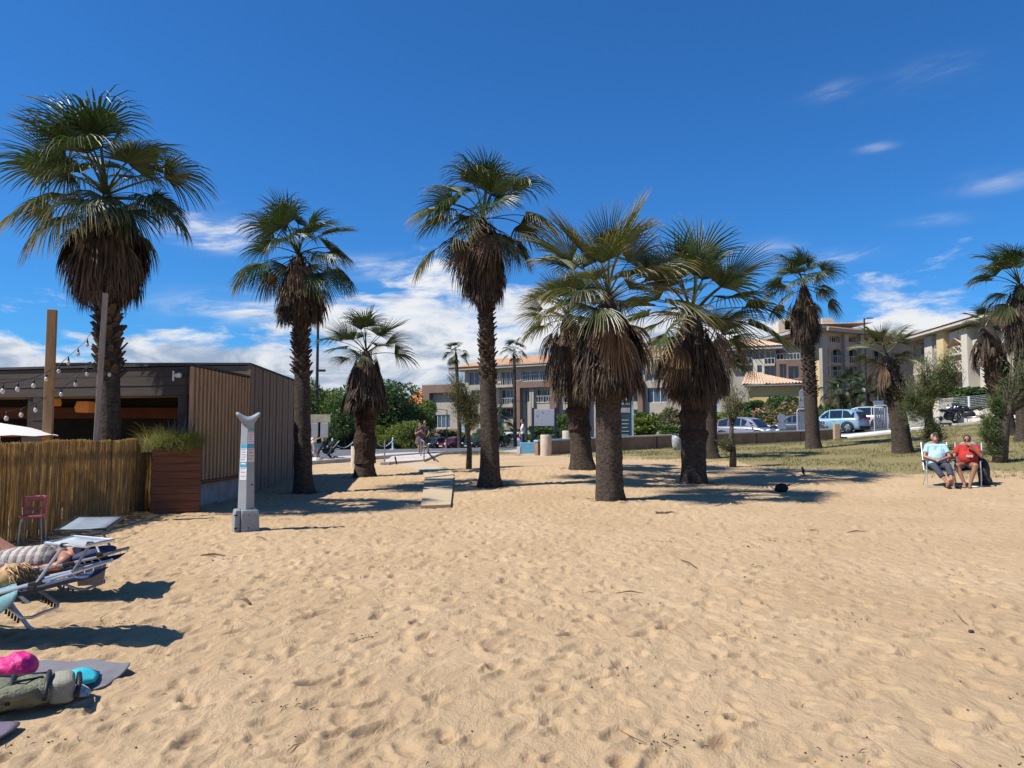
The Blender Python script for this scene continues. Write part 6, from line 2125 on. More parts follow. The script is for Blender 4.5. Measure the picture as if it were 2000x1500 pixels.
# ------------------------------------------------------------------ figures
SKIN = M('skin_tan', (.34, .18, .115), .55, .08, 12, spec=.4); SKIN2 = M('skin_red', (.36, .165, .11), .5, .12, 10, spec=.45); SKIN_D = M('skin_bronze', (.28, .14, .085), .5, .1, 12, spec=.45)
HAIR_D = M('hair_dark', (.02, .015, .012), .6, .3, 40, .004, 120, stretch=(1, 1, .2)); HAIR_B = M('hair_blonde', (.52, .34, .16), .55, .35, 20, island=.45, col2=(.34, .19, .08))
def rem(mb, name, mat, parent, vox=.014, it=6, smooth=True):
    o = mb.build(name, mat, parent, smooth, fix=False)
    r_ = o.modifiers.new('remesh', 'REMESH'); r_.mode = 'VOXEL'; r_.voxel_size = vox; r_.use_smooth_shade = smooth
    s_ = o.modifiers.new('smooth', 'SMOOTH'); s_.iterations = it; s_.factor = .5
    return o
def hand(mb, wr, dirv, pn, curl=.6, s_=1.0, r_=.0085, thumb=1):
    """palm and five bent fingers"""
    d = Vector(dirv).normalized(); pn = Vector(pn); pn = (pn - d * pn.dot(d)).normalized(); sd_ = d.cross(pn)
    wr = Vector(wr)
    pc = wr + d * .05 * s_
    for k in (-1, 0, 1):
        mb.caps(wr + sd_ * k * .018 * s_, wr + d * .085 * s_ + sd_ * k * .026 * s_, .020 * s_, .017 * s_, 8)
    for k, L in enumerate((.068, .078, .073, .058)):
        b = wr + d * .09 * s_ + sd_ * (k - 1.5) * .021 * s_
        p = b; cur = d.copy()
        for j in range(3):
            cur = (cur * math.cos(curl * .7) + pn * math.sin(curl * .7)).normalized()
            cur = (cur + (d if j == 0 else cur) * .0)
            q = p + cur * L * s_ * (.45, .32, .25)[j]
            mb.caps(p, q, r_ * s_ * (1.05 - .1 * j), r_ * s_ * (.95 - .1 * j), 7); p = q
            curl_axis = pn
            pn_n = (pn * math.cos(curl * .7) - d * math.sin(curl * .7)) if j == 0 else pn
    th = wr + d * .03 * s_ - sd_ * thumb * .03 * s_
    td = (d * .7 - sd_ * thumb * .6 + pn * .35).normalized()
    mb.caps(th, th + td * .04 * s_, r_ * 1.25 * s_, r_ * 1.1 * s_, 7)
    td2 = (td + d * .5 + pn * .3).normalized()
    mb.caps(th + td * .04 * s_, th + td * .04 * s_ + td2 * .03 * s_, r_ * 1.1 * s_, r_ * .9 * s_, 7)
def foot(mb, ank, toe_dir, s_=1.0):
    a = Vector(ank); d = Vector(toe_dir).normalized()
    heel = a + Vector((0, 0, -.055 * s_)) - d * .03 * s_
    ball = a + Vector((0, 0, -.062 * s_)) + d * .14 * s_
    mb.caps(a, heel, .036 * s_, .033 * s_, 8); mb.caps(a, ball, .036 * s_, .030 * s_, 8); mb.caps(heel, ball, .030 * s_, .032 * s_, 8)
    sd_ = d.cross(Vector((0, 0, 1))).normalized() if abs(d.z) < .95 else Vector((1, 0, 0))
    for k in range(5):
        b = ball + sd_ * (k - 2) * .017 * s_ + d * .01
        mb.caps(b, b + d * (.045 - abs(k - 1.2) * .006) * s_, .012 * s_, .010 * s_, 6)
def head(mb, c, face, up, s_=1.0):
    f = Vector(face).normalized(); u_ = Vector(up); u_ = (u_ - f * u_.dot(f)).normalized(); r_ = f.cross(u_)
    m3 = Matrix((r_, f, u_)).transposed()
    mb.ell(Vector(c) + u_ * .02 * s_, (.076 * s_, .094 * s_, .105 * s_), 16, 12, m3)
    mb.ell(Vector(c) - u_ * .055 * s_ + f * .025 * s_, (.056 * s_, .066 * s_, .068 * s_), 12, 10, m3)           # jaw
    mb.caps(Vector(c) + f * .090 * s_ + u_ * .012 * s_, Vector(c) + f * .108 * s_ - u_ * .022 * s_, .011 * s_, .016 * s_, 8)   # nose
    mb.caps(Vector(c) + f * .083 * s_ - u_ * .060 * s_ - r_ * .018 * s_, Vector(c) + f * .083 * s_ - u_ * .060 * s_ + r_ * .018 * s_, .011 * s_, None, 7)  # lips
    mb.ell(Vector(c) + f * .066 * s_ - u_ * .095 * s_, (.028 * s_, .025 * s_, .022 * s_), 8, 6)
    for k in (-1, 1):
        mb.ell(Vector(c) + r_ * k * .079 * s_ - u_ * .005 * s_, (.012 * s_, .022 * s_, .034 * s_), 8, 6, m3)
    return f, u_, r_
def torso(mb, pel, ch, ra=.115, rb=.12, w_=.075, right=Vector((1, 0, 0)), belly=None):
    for k in (-1, 1):
        mb.caps(Vector(pel) + right * k * w_, Vector(ch) + right * k * w_ * 1.05, ra, rb, 12)
    if belly:
        mb.ell(belly[0], belly[1], 14, 10)
VX = Vector
# --- seated pair on folding chairs (local: facing -y)
CHF = M('chair_tube', (.66, .67, .68), .35, .05, 5, metal=.6); CHS = M('chair_fabric', (.10, .11, .12), .85, .15, 20); 
def folding_chair(loc, rz, label, recl=R(24), pillow=True, hgt=1.06):
    t = thing('folding_chair', label, 'chair', loc, rz, 'folding chairs on the sand edge')
    ca, sa = math.cos(recl), math.sin(recl)
    for x in (-.29, .29):
        MB().tube([(x, -.30, .40), (x, .20, .40), (x, .20 + sa * .75, .40 + ca * .75)], .014, 8).build('side_rail', CHF, t)
        MB().tube([(x, -.28, .0), (x, -.26, .62), (x, -.24, .63)], .013, 8).build('leg', CHF, t)
        MB().tube([(x, -.24, .40), (x, .10, .2), (x, .42, .0)], .013, 8).build('leg', CHF, t)
        soft(MB().box((x * 1.03, .03, .635), (.05, .56, .03)).build('armrest', BLACK, t), .01)
    MB().tube([(-.29, -.28, .02), (.29, -.28, .02)], .011, 6).build('stretcher', CHF, t)
    MB().tube([(-.29, .42, .02), (.29, .42, .02)], .011, 6).build('stretcher', CHF, t)
    MB().box((0, -.05, .395), (.56, .50, .02)).build('seat', CHS, t)
    m_ = MB(); rm = Matrix.Rotation(-recl, 3, 'X')
    m_.box((0, .20 + sa * .375, .40 + ca * .375), (.56, .02, .72), 0, rm); m_.build('backrest', CHS, t)
    if pillow:
        m_ = MB(); m_.ell((0, .17 + sa * .70, .40 + ca * .70), (.20, .05, .085), 14, 8); m_.build('head_pillow', M('pillow_grey', (.35, .29, .26), .85, .15), t, True)
    return t
sp = gp(1830, 951, .17); zz = H(sp.x, sp.y + .3)
c1 = Vector((P(1834, 940, sp.y + .3).x, sp.y + .32, zz)); c2 = Vector((P(1892, 940, sp.y + .3).x, sp.y + .32, zz))
RZ1, RZ2 = R(-20), R(-34)
folding_chair(c1, RZ1, 'folding beach chair with white tube legs under the man in the pale shirt')
folding_chair(c2, RZ2, 'folding beach chair under the person in the red shirt')
# man in the pale shirt, head back, ankles crossed
t = thing('person', 'person in pale turquoise shirt and dark cropped trousers dozing in a chair', 'person', c1, RZ1)
pel, ch, nk = VX((0, .10, .52)), VX((0, .235, .90)), VX((0, .275, 1.06))
sh = [VX((-.19, .23, .985)), VX((.19, .23, .985))]
el = [VX((-.285, .10, .735)), VX((.285, .10, .735))]; wr = [VX((-.075, -.085, .665)), VX((.085, -.095, .675))]
hp = [VX((-.095, .05, .50)), VX((.095, .05, .50))]; kn = [VX((-.13, -.36, .50)), VX((.16, -.36, .52))]; an_ = [VX((.10, -.60, .12)), VX((.20, -.62, .17))]
b = MB()
torso(b, pel, ch, .12, .115, .075, belly=(VX((0, .08, .70)), (.15, .135, .16)))
b.caps(sh[0], sh[1], .068, None); b.caps(ch + VX((0, 0, .08)), nk + VX((0, .01, .06)), .062, .056)
hd = VX((-.01, .285, 1.195)); fd = VX((.10, -.80, .62)); hu = VX((0, .55, .8))
hf, hup, hr = head(b, hd, fd, hu, 1.05)
for k in (0, 1):
    b.caps(sh[k], el[k], .050, .043); b.caps(el[k], wr[k], .043, .028)
    hand(b, wr[k], (VX((.6 if k == 0 else -.6, -.25, -.1))), VX((0, .2, -1)), .55, 1.0)
    b.caps(hp[k], kn[k], .085, .062); b.caps(kn[k], an_[k], .058, .036)
foot(b, an_[0], (.25, -.5, .75)); foot(b, an_[1], (.1, -.45, .85))
rem(b, 'body', SKIN2, t, .011, 4)
s_ = MB(); torso(s_, pel + VX((0, -.01, .06)), ch, .132, .128, .078, belly=(VX((0, .065, .71)), (.165, .150, .175))); s_.caps(sh[0], sh[1], .080, None)
for k in (0, 1): s_.tube([sh[k], sh[k].lerp(el[k], .5), sh[k].lerp(el[k], .62)], [.072, .068, .070], 14)
rem(s_, 'shirt', M('shirt_turquoise', (.38, .56, .60), .85, .10, 6, .03, 11), t, .014, 3)
s_ = MB(); s_.caps(hp[0], hp[1], .118, None); s_.ell(pel, (.17, .13, .11))
for k in (0, 1): s_.caps(hp[k], kn[k], .100, .080); s_.tube([kn[k], kn[k].lerp(an_[k], .35), kn[k].lerp(an_[k], .62)], [.080, .074, .072], 14)
rem(s_, 'trousers', M('trousers_navy', (.055, .06, .085), .9, .2, 6, .03, 11), t, .014, 3)
s_ = MB(); m3 = Matrix((hr, hf, hup)).transposed()
s_.ell(hd + hup * .055 - hf * .005, (.088, .104, .085), 16, 10, m3); s_.ell(hd + hf * .11 + hup * .055, (.072, .075, .010), 14, 6, m3)
rem(s_, 'cap', M('cap_green', (.03, .10, .085), .85, .3, 4, col2=(.55, .52, .46)), t, .010, 2)
for k in (-1, 1): MB().ell(hd + hf * .088 + hup * .012 + hr * k * .032, (.030, .012, .020), 10, 6, m3).build('sunglasses_lens', BLACK, t, True)
# person in the red shirt, hand at the mouth
t = thing('person', 'person in red shirt and sunglasses with one hand raised to the mouth', 'person', c2, RZ2)
pel, ch, nk = VX((0, .08, .53)), VX((0, .17, .88)), VX((0, .17, 1.03))
sh = [VX((-.195, .16, .965)), VX((.195, .16, .965))]
el = [VX((-.30, .02, .72)), VX((.30, -.02, .75))]; wr = [VX((-.40, -.16, .68)), VX((.075, -.105, 1.03))]
hp = [VX((-.10, .02, .51)), VX((.10, .02, .51))]; kn = [VX((-.20, -.42, .52)), VX((.19, -.42, .53))]; an_ = [VX((-.05, -.50, .09)), VX((.07, -.52, .09))]
b = MB()
torso(b, pel, ch, .13, .12, .08, belly=(VX((0, .02, .69)), (.17, .155, .17)))
b.caps(sh[0], sh[1], .070, None); b.caps(ch + VX((0, 0, .08)), nk + VX((0, 0, .05)), .062, .056)
hd = VX((.0, .13, 1.145)); hf, hup, hr = head(b, hd, VX((.03, -1, .03)), VX((0, .05, 1)), 1.05)
for k in (0, 1):
    b.caps(sh[k], el[k], .054, .047); b.caps(el[k], wr[k], .046, .030)
hand(b, wr[0], VX((-.1, -.8, -.3)), VX((0, 0, -1)), .5); hand(b, wr[1], VX((-.75, .25, .35)), VX((0, 1, 0)), .9)
for k in (0, 1):
    b.caps(hp[k], kn[k], .105, .075); b.caps(kn[k], an_[k], .068, .038); foot(b, an_[k], (.06 - .12 * k, -1, -.05))
rem(b, 'body', SKIN_D, t, .011, 4)
s_ = MB(); torso(s_, pel + VX((0, -.01, .07)), ch, .142, .132, .083, belly=(VX((0, .005, .70)), (.182, .168, .175))); s_.caps(sh[0], sh[1], .083, None)
for k in (0, 1): s_.tube([sh[k], sh[k].lerp(el[k], .5), sh[k].lerp(el[k], .66)], [.076, .072, .074], 14)
rem(s_, 'shirt', M('shirt_red', (.42, .035, .025), .85, .12, 5, .03, 11), t, .014, 3)
MB().box((.06, -.168, .76), (.14, .02, .055)).build('shirt_print', M('print_pale', (.45, .42, .42), .8, .3, 30), t)
s_ = MB(); s_.caps(hp[0], hp[1], .125, None)
for k in (0, 1): s_.tube([hp[k], hp[k].lerp(kn[k], .28)], [.120, .116], 14)
rem(s_, 'shorts', M('shorts_black', (.025, .02, .03), .9, .2), t, .014, 3)
s_ = MB(); m3 = Matrix((hr, hf, hup)).transposed(); s_.ell(hd + hup * .045 - hf * .018, (.091, .100, .098), 16, 10, m3)
rem(s_, 'hair', HAIR_D, t, .012, 2)
for k in (-1, 1): MB().ell(hd + hf * .092 + hup * .012 + hr * k * .034, (.034, .012, .026), 10, 6, m3).build('sunglasses_lens', BLACK, t, True)
for k in (0, 1):
    s_ = MB(); q = an_[k] + VX((0, -.06, -.085)); s_.ell(q, (.05, .13, .014), 12, 6); s_.tube([q + VX((-.05, -.02, .0)), q + VX((0, -.04, .05)), q + VX((.05, -.02, 0))], .009, 6); s_.build('sandal', M('sandal', (.12, .09, .08), .7), t)
# flip-flops left on the sand, dark cushion leaning on the chair
for k, dx in ((0, -.06), (1, .16)):
    p = Vector((c1.x + dx, c1.y - .55, 0)); p.z = HSand(p.x, p.y)
    t = thing('flip_flop', ('left' if k == 0 else 'right') + ' one of the dark flip-flops beside the bare feet', 'flip-flop', p, R(70 + 20 * k), 'flip-flops on the sand')
    MB().ell((0, 0, .02), (.13, .05, .018), 14, 6).build('sole', BLACK, t, True)
    MB().tube([(-.01, -.045, .025), (.05, 0, .06), (-.01, .045, .025)], .008, 6).build('strap', M('strap_tan', (.35, .18, .13), .7), t)
bp = Vector((c2.x + .46, c2.y + .10, zz))
t = thing('dark_bag', 'tall dark bag leaning against the red-shirted person\'s chair', 'bag', bp, R(-10))
m_ = MB(); m_.ell((0, 0, .34), (.13, .20, .36), 16, 12); m_.ell((.03, 0, .12), (.15, .21, .14), 14, 8); rem(m_, 'body', M('bag_black', (.03, .035, .035), .7, .25, 6, .01, 14), t, .02, 4)
MB().tube([(-.06, 0, .62), (-.10, -.05, .74), (-.02, -.08, .66)], .015, 6).build('handle', BLACK, t)

# --- walking figures far back
def walker(loc, rz, label, shirt, bottom, skin, hair, long_trousers=False, stride=.22, arm=None, dress=False, backpack=None, s_=1.0, hat=None):
    t = thing('person', label, 'person', loc, rz, None, s_)
    b = MB()
    hp = [VX((-.09, 0, .92)), VX((.09, 0, .92))]; kn = [VX((-.09, -stride * .8, .50)), VX((.09, stride * .25, .49))]; an_ = [VX((-.09, -stride, .09)), VX((.09, stride * 1.3, .12))]
    ch, pel = VX((0, .0, 1.28)), VX((0, 0, .98)); sh = [VX((-.18, 0, 1.41)), VX((.18, 0, 1.41))]
    el = [VX((-.25, .10, 1.14)), VX((.25, -.06, 1.14))]; wr = [VX((-.24, .0, .92)), VX((.24, -.22, 1.0))]
    if arm: el, wr = arm
    torso(b, pel, ch, .10, .105, .068); b.caps(sh[0], sh[1], .055, None); b.caps(ch + VX((0, 0, .1)), VX((0, -.01, 1.52)), .055, .05)
    hd = VX((0, -.02, 1.635)); hf, hup, hr = head(b, hd, VX((0, -1, -.08)), VX((0, 0, 1)))
    for k in (0, 1):
        b.caps(sh[k], el[k], .045, .038); b.caps(el[k], wr[k], .037, .025); hand(b, wr[k], (wr[k] - el[k]), VX((-1 if k else 1, 0, 0)), .4)
        b.caps(hp[k], kn[k], .078, .055); b.caps(kn[k], an_[k], .05, .034); foot(b, an_[k], (0, -1, -.1))
    rem(b, 'body', skin, t, .016, 3)
    c = MB(); torso(c, pel, ch, .113, .118, .07); c.caps(sh[0], sh[1], .068, None)
    for k in (0, 1): c.tube([sh[k], sh[k].lerp(el[k], .6)], [.062, .058], 12)
    rem(c, 'shirt', shirt, t, .02, 2)
    c = MB(); c.caps(hp[0], hp[1], .105, None)
    if dress:
        c.tube([(0, 0, 1.1), (0, 0, .9), (0, 0, .62)], [.13, .20, .25], 16)
    for k in (0, 1):
        if long_trousers: c.caps(hp[k], kn[k], .092, .07); c.caps(kn[k], an_[k] + VX((0, 0, .03)), .07, .055)
        else: c.tube([hp[k], hp[k].lerp(kn[k], .75)], [.098, .092], 12)
    rem(c, 'trousers' if long_trousers else ('skirt' if dress else 'shorts'), bottom, t, .02, 2)
    c = MB(); c.ell(hd + VX((0, .02, .045)), (.088, .098, .095), 14, 10)
    rem(c, 'hair', hair, t, .014, 2)
    if backpack:
        c = MB(); c.ell((0, .20, 1.22), (.15, .11, .22), 14, 10); rem(c, 'backpack', backpack, t, .02, 3)
    return t
CLB = M('cloth_black', (.02, .02, .024), .9); CLW = M('cloth_white', (.72, .72, .70), .9, .05); CLF = M('cloth_flower', (.03, .02, .03), .9, .8, 22, col2=(.20, .12, .13)); CLN = M('cloth_navy', (.04, .045, .075), .9)
CLG = M('cloth_grey', (.30, .29, .27), .9); KHA = M('cloth_khaki', (.30, .25, .16), .9)
pA = on(819, 889, 40.5); walker(pA, R(25), 'walking person in a dark flowered dress, holding something near the face', CLF, CLF, SKIN, HAIR_D, dress=True, arm=([VX((-.24, -.02, 1.16)), VX((.24, -.02, 1.16))], [VX((-.05, -.2, 1.30)), VX((.06, -.2, 1.32))]), s_=.98)
pB = on(830, 888, 41.6); walker(pB, R(-20), 'walking person in black carrying a dark bag beside the flowered dress', CLB, CLB, SKIN, HAIR_D, backpack=CLB, s_=1.06)
pM = on(1021, 880, 42.3); walker(pM, R(-88), 'balding man in white shirt and dark trousers in profile by the blue bench', CLW, CLN, SKIN, HAIR_D, True, .04, s_=1.03)
pW = on(612, 900, 36.2); walker(pW, R(-60), 'walking person in white top and light shorts, half behind the lamp post', CLW, CLG, SKIN, HAIR_D, stride=.3)
pW = on(602, 900, 37.2); walker(pW, R(-60), 'walking person with dark backpack next to the palm trunk', CLB, CLB, SKIN, HAIR_D, backpack=CLB)
pW = on(632, 900, 37.0); walker(pW, R(-75), 'walking person in khaki pushing forward right of the lamp post', KHA, CLN, SKIN, HAIR_D, True, .3, arm=([VX((-.22, -.12, 1.16)), VX((.22, -.12, 1.16))], [VX((-.16, -.38, 1.05)), VX((.16, -.38, 1.05))]))
# pushchair
p = on(643, 899, 36.6)
t = thing('pushchair', 'dark pushchair in front of the walkers by the road', 'pushchair', p, R(-75))
for x in (-.25, .25):
    for y, r_ in ((-.35, .09), (.30, .13)):
        m_ = MB(); m_.tube([(x, y + r_ * math.cos(a * .5236), r_ + r_ * math.sin(a * .5236)) for a in range(12)], .02, 6, closed=True); m_.build('wheel', BLACK, t)
    MB().tube([(x, .30, .13), (x, 0, .50), (x * .9, .45, 1.0)], .016, 6).build('frame', M('galvanised'), t)
    MB().tube([(x, -.35, .09), (x, 0, .50), (x, .1, .75)], .016, 6).build('frame', M('galvanised'), t)
m_ = MB(); m_.ell((0, -.05, .52), (.24, .30, .16)); m_.ell((0, .14, .78), (.24, .22, .22)); rem(m_, 'seat', CLB, t, .03, 3)
MB().tube([(-.23, .45, 1.0), (.23, .45, 1.0)], .018, 6).build('handle', BLACK, t)
# small dark things lying in the palm shadow
p = gp(1527, 961, .05); p.z = HSand(p.x, p.y)
t = thing('black_bag', 'rounded black bag lying in the palm shadow on the sand', 'bag', p)
m_ = MB(); m_.ell((0, 0, .10), (.16, .13, .115), 16, 10); m_.ell((-.05, 0, .07), (.13, .14, .08)); rem(m_, 'body', M('bag_jet', (.012, .012, .013), .8, .2, 8), t, .015, 4)
MB().tube([(.11, -.02, .14), (.17, -.02, .165), (.195, -.01, .185), (.18, .02, .15)], .014, 6).build('handle', M('bag_jet'), t)
p = gp(1569, 936, .12); p.z = HSand(p.x, p.y)
t = thing('bird', 'small black bird standing in the farther palm shadow', 'bird', p)
b = MB(); b.ell((0, 0, .13), (.045, .05, .085)); b.caps((.02, 0, .07), (.055, 0, -.005), .025, .008); b.ell((-.022, 0, .225), (.032, .028, .03)); b.caps((-.04, 0, .225), (-.075, 0, .22), .010, .003)
for y in (-.02, .02): b.caps((0, y, .07), (-.005, y, 0), .006, .005)
rem(b, 'body', M('feather_black', (.012, .012, .016), .5), t, .007, 2)

# ------------------------------------------------------------------ loungers, sunbathers, towels
ALU = M('aluminium_tube', (.62, .63, .64), .32, .06, 6, metal=.7); GRT = M('grey_tube', (.26, .27, .30), .4, .08, 6, metal=.5)
def lounger(name, label, x_end, yn, yf, tubem, fab, rise, z0, canopy, bracket_dx, pillow=None, x_foot=None, pouch=False):
    """lies along x; head end at x_end; rails at yn (near) and yf (far); backrest rises towards the head"""
    x_h = x_end - .62                   # hinge
    x_f = x_foot if x_foot is not None else x_end - 1.95
    t = thing(name, label, 'sun lounger', (x_h, (yn + yf) / 2, 0), 0, 'sun loungers by the reed fence')
    O = Vector((x_h, (yn + yf) / 2, 0))
    zh = z0 + rise
    for y in (yn, yf):
        MB().tube([VX((x_f, y, z0 + .03)) - O, VX((x_h, y, z0)) - O, VX((x_end - .03, y, zh)) - O, VX((x_end, y + (.06 if y == yn else -.06), zh + .012)) - O], .014, 8).build('side_rail', tubem, t)
        soft(MB().box(VX((x_h + .04, y, z0 + .015)) - O, (.09, .035, .045)).build('hinge', BLACK, t), .008)
        soft(MB().box(VX((x_h + .34, y, z0 + rise * .55)) - O, (.11, .03, .035), 0, Matrix.Rotation(-math.atan2(rise, .62), 3, 'Y')).build('hinge', BLACK, t), .008)
        # splayed leg
        MB().tube([VX((x_h - .26, y, z0 - .02)) - O, VX((x_h - .15, y, z0 * .45)) - O, VX((x_h - .03, y, .02)) - O, VX((x_h + .03, y, -.02)) - O], .016, 8).build('leg', tubem, t)
        MB().tube([VX((x_f + .35, y, z0)) - O, VX((x_f + .25, y, -.02)) - O], .016, 8).build('leg', tubem, t)
    MB().tube([VX((x_end, yn + .06, zh + .012)) - O, VX((x_end, yf - .06, zh + .012)) - O], .014, 8).build('head_bar', tubem, t)
    # toothed adjusting bracket
    bz = z0 - .10
    MB().tube([VX((x_h + .02, yn + .05, z0 - .02)) - O, VX((x_h + bracket_dx, yn + .05, bz - .06)) - O, VX((x_h + bracket_dx + .03, yn + .11, bz - .07)) - O, VX((x_h + bracket_dx + .03, yf - .11, bz - .07)) - O,
               VX((x_h + bracket_dx, yf - .05, bz - .06)) - O, VX((x_h + .02, yf - .05, z0 - .02)) - O], .012, 8).build('adjusting_bracket', tubem if not pillow else GRT, t)
    for y in (yn + .05, yf - .05):
        m_ = MB()
        for k in range(5):
            f = .45 + k * .11
            c = VX((x_h + .02 + (bracket_dx - .02) * f, y, (z0 - .02) + (bz - .06 - z0 + .02) * f))
            m_.tube([c - O, c + VX((-.008, 0, -.05)) - O], .008, 6)
        m_.build('teeth', BLACK, t)
    # fabric sling
    m_ = MB(); n_ = 14; V = []
    for i in range(n_ + 1):
        x = x_f + (x_end - .04 - x_f) * i / n_
        z = z0 - .03 if x < x_h else z0 - .03 + rise * (x - x_h) / .62
        for j in range(5):
            y = yn + .03 + (yf - yn - .06) * j / 4
            V.append(VX((x, y, z - .035 * math.sin(math.pi * j / 4))) - O)
    m_.add(V, [(i * 5 + j, i * 5 + j + 1, i * 5 + j + 6, i * 5 + j + 5) for i in range(n_) for j in range(4)])
    sl = m_.build('sling', fab, t, True); sm = sl.modifiers.new('solid', 'SOLIDIFY'); sm.thickness = .006
    # elastic lacing
    m_ = MB()
    for k in range(30):
        x = x_f + (x_end - x_f) * (k + .5) / 30
        z = z0 - .03 if x < x_h else z0 - .03 + rise * (x - x_h) / .62
        zr = z0 if x < x_h else z0 + rise * (x - x_h) / .62
        for y, s_ in ((yn, 1), (yf, -1)):
            m_.tube([VX((x, y, zr)) - O, VX((x + .012, y + s_ * .04, z)) - O], .003, 4)
    tag(m_.build('lacing', M('white_cord', (.6, .6, .58), .6), t, fix=False), kind='stuff')
    # sun canopy on two arms
    cA, cB, cC, cD, cm, arms = canopy
    quad = [VX(c) - O for c in (cA, cB, cC, cD)]
    V = []
    for i in range(5):
        for j in range(5):
            p = quad[0].lerp(quad[1], j / 4).lerp(quad[3].lerp(quad[2], j / 4), i / 4)
            V.append(p + VX((0, 0, -.018 * math.sin(math.pi * i / 4) * math.sin(math.pi * j / 4))))
    cn = MB().add(V, [(i * 5 + j, i * 5 + j + 1, i * 5 + j + 6, i * 5 + j + 5) for i in range(4) for j in range(4)]).build('canopy', cm, t, True)
    sm = cn.modifiers.new('solid', 'SOLIDIFY'); sm.thickness = .012
    MB().tube([quad[0], quad[1], quad[2], quad[3]], .013, 8, closed=True).build('canopy_frame', tubem if not pillow else M('dark_metal'), cn)
    for a, b_ in arms:
        MB().tube([VX(a) - O, VX(b_) - O], .011, 8).build('canopy_arm', tubem if not pillow else GRT, t)
        soft(MB().box(VX(b_) - O, (.045, .03, .03)).build('clamp', BLACK, t), .006)
        soft(MB().box(VX(a) - O, (.05, .035, .04)).build('clamp', BLACK, t), .006)
    if pillow:
        m_ = MB(); rm = Matrix.Rotation(-math.atan2(rise, .62), 3, 'Y')
        m_.ell(VX((x_end - .20, (yn + yf) / 2, zh - .005)) - O, (.16, (yf - yn) * .46, .055), 16, 10, rm)
        m_.build('head_pillow', pillow, t, True)
    if pouch:
        m_ = MB(); x0 = x_h + .16; x1 = x_end - .08
        za, zb = z0 + rise * .5, z0 + rise * .9
        x0 += .14
        m_.add([VX((x0, yf + .015, za)) - O, VX((x1, yf + .015, zb)) - O, VX((x1 - .03, yf + .03, zb - .17)) - O, VX((x0 + .02, yf + .03, za - .12)) - O], [(0, 1, 2, 3)])
        po = m_.build('side_pouch', M('pouch_grey', (.30, .28, .28), .9, .1, 20), t); sm = po.modifiers.new('solid', 'SOLIDIFY'); sm.thickness = .01
    return t
# near lounger: white tubes, blonde sunbather
YN, YF = 5.45, 5.98
lounger('sun_lounger', 'near sun lounger with white tube frame, teal towel and white canopy', P(150, 1118, YN).x, YN, YF, ALU, M('sling_navy', (.03, .05, .11), .85, .15, 20), .16, .36,
        (P(90, 1061, 5.45), P(166, 1067, 5.36), P(222, 1055, 5.75), P(143, 1048, 5.95), M('canopy_white', (.42, .44, .44), .6, .06, 8),
         ((P(63, 1150, YN), P(125, 1065, 5.42)), (P(139, 1123, YF), P(176, 1062, 5.62)))), .22, pouch=True)
# second lounger: dark tubes, navy fabric
YN2, YF2 = 6.88, 7.42
lounger('sun_lounger', 'farther sun lounger with dark frame, navy pillow and grey canopy', P(228, 1080, 7.15).x, YN2, YF2, GRT, M('sling_navy'), .13, .27,
        (P(108, 1036, 7.0), P(207, 1033, 7.0), P(241, 1009, 7.75), P(152, 1010, 7.75), M('canopy_grey', (.22, .25, .27), .6, .06, 8),
         ((P(219, 1073, YF2 - .2), P(196, 1033, 7.2)), (P(195, 1083, YN2), P(183, 1052, 7.0)))), .40, M('pillow_navy', (.035, .045, .10), .8, .1, 20))
# sunbather in the patterned swimsuit (lies along +x, head at the right)
d2 = 7.15
def Q(px, py, d=d2): return P(px, py, d)
o2 = Q(60, 1100); o2.z = 0
t = thing('person', 'sunbather in a patterned swimsuit lying under the white canopy', 'person', o2)
def q2(px, py, d=d2): return Q(px, py, d) - o2
pel, ch, nk = q2(25, 1097), q2(98, 1090), q2(138, 1086)
yv = VX((0, 1, 0)); b = MB()
torso(b, pel, ch, .115, .105, .075, yv); b.ell(pel + VX((-.02, 0, 0)), (.15, .18, .105))
shn, shf = q2(126, 1096, 6.98), q2(122, 1084, 7.33)
b.caps(shn, shf, .058, None); b.caps(ch, nk, .075, .05)
hd = q2(163, 1084); hf, hup, hr = head(b, hd, VX((-.25, -.12, 1)), VX((1, 0, .25)), 1.0)
b.caps(shn, q2(112, 1106, 6.90), .046, .040); b.caps(q2(112, 1106, 6.90), q2(70, 1111, 6.92), .040, .027); hand(b, q2(70, 1111, 6.92), VX((-1, .1, .05)), VX((0, 0, -1)), .35)
b.caps(shf, q2(100, 1088, 7.48), .046, .040); b.caps(q2(100, 1088, 7.48), q2(62, 1094, 7.46), .038, .026); hand(b, q2(62, 1094, 7.46), VX((-1, 0, .05)), VX((0, 0, -1)), .35)
for y, kpx, kpy in ((-.10, -45, 1062), (.11, -30, 1048)):
    hpj = pel + VX((-.04, y, .0)); knj = q2(kpx, kpy, d2 + y); 
    b.caps(hpj, knj, .095, .066); an3 = knj + VX((-.32, 0, -.32)); b.caps(knj, an3, .06, .038); foot(b, an3 + VX((0, 0, .02)), (-1, 0, -.2))
rem(b, 'body', SKIN2, t, .011, 4)
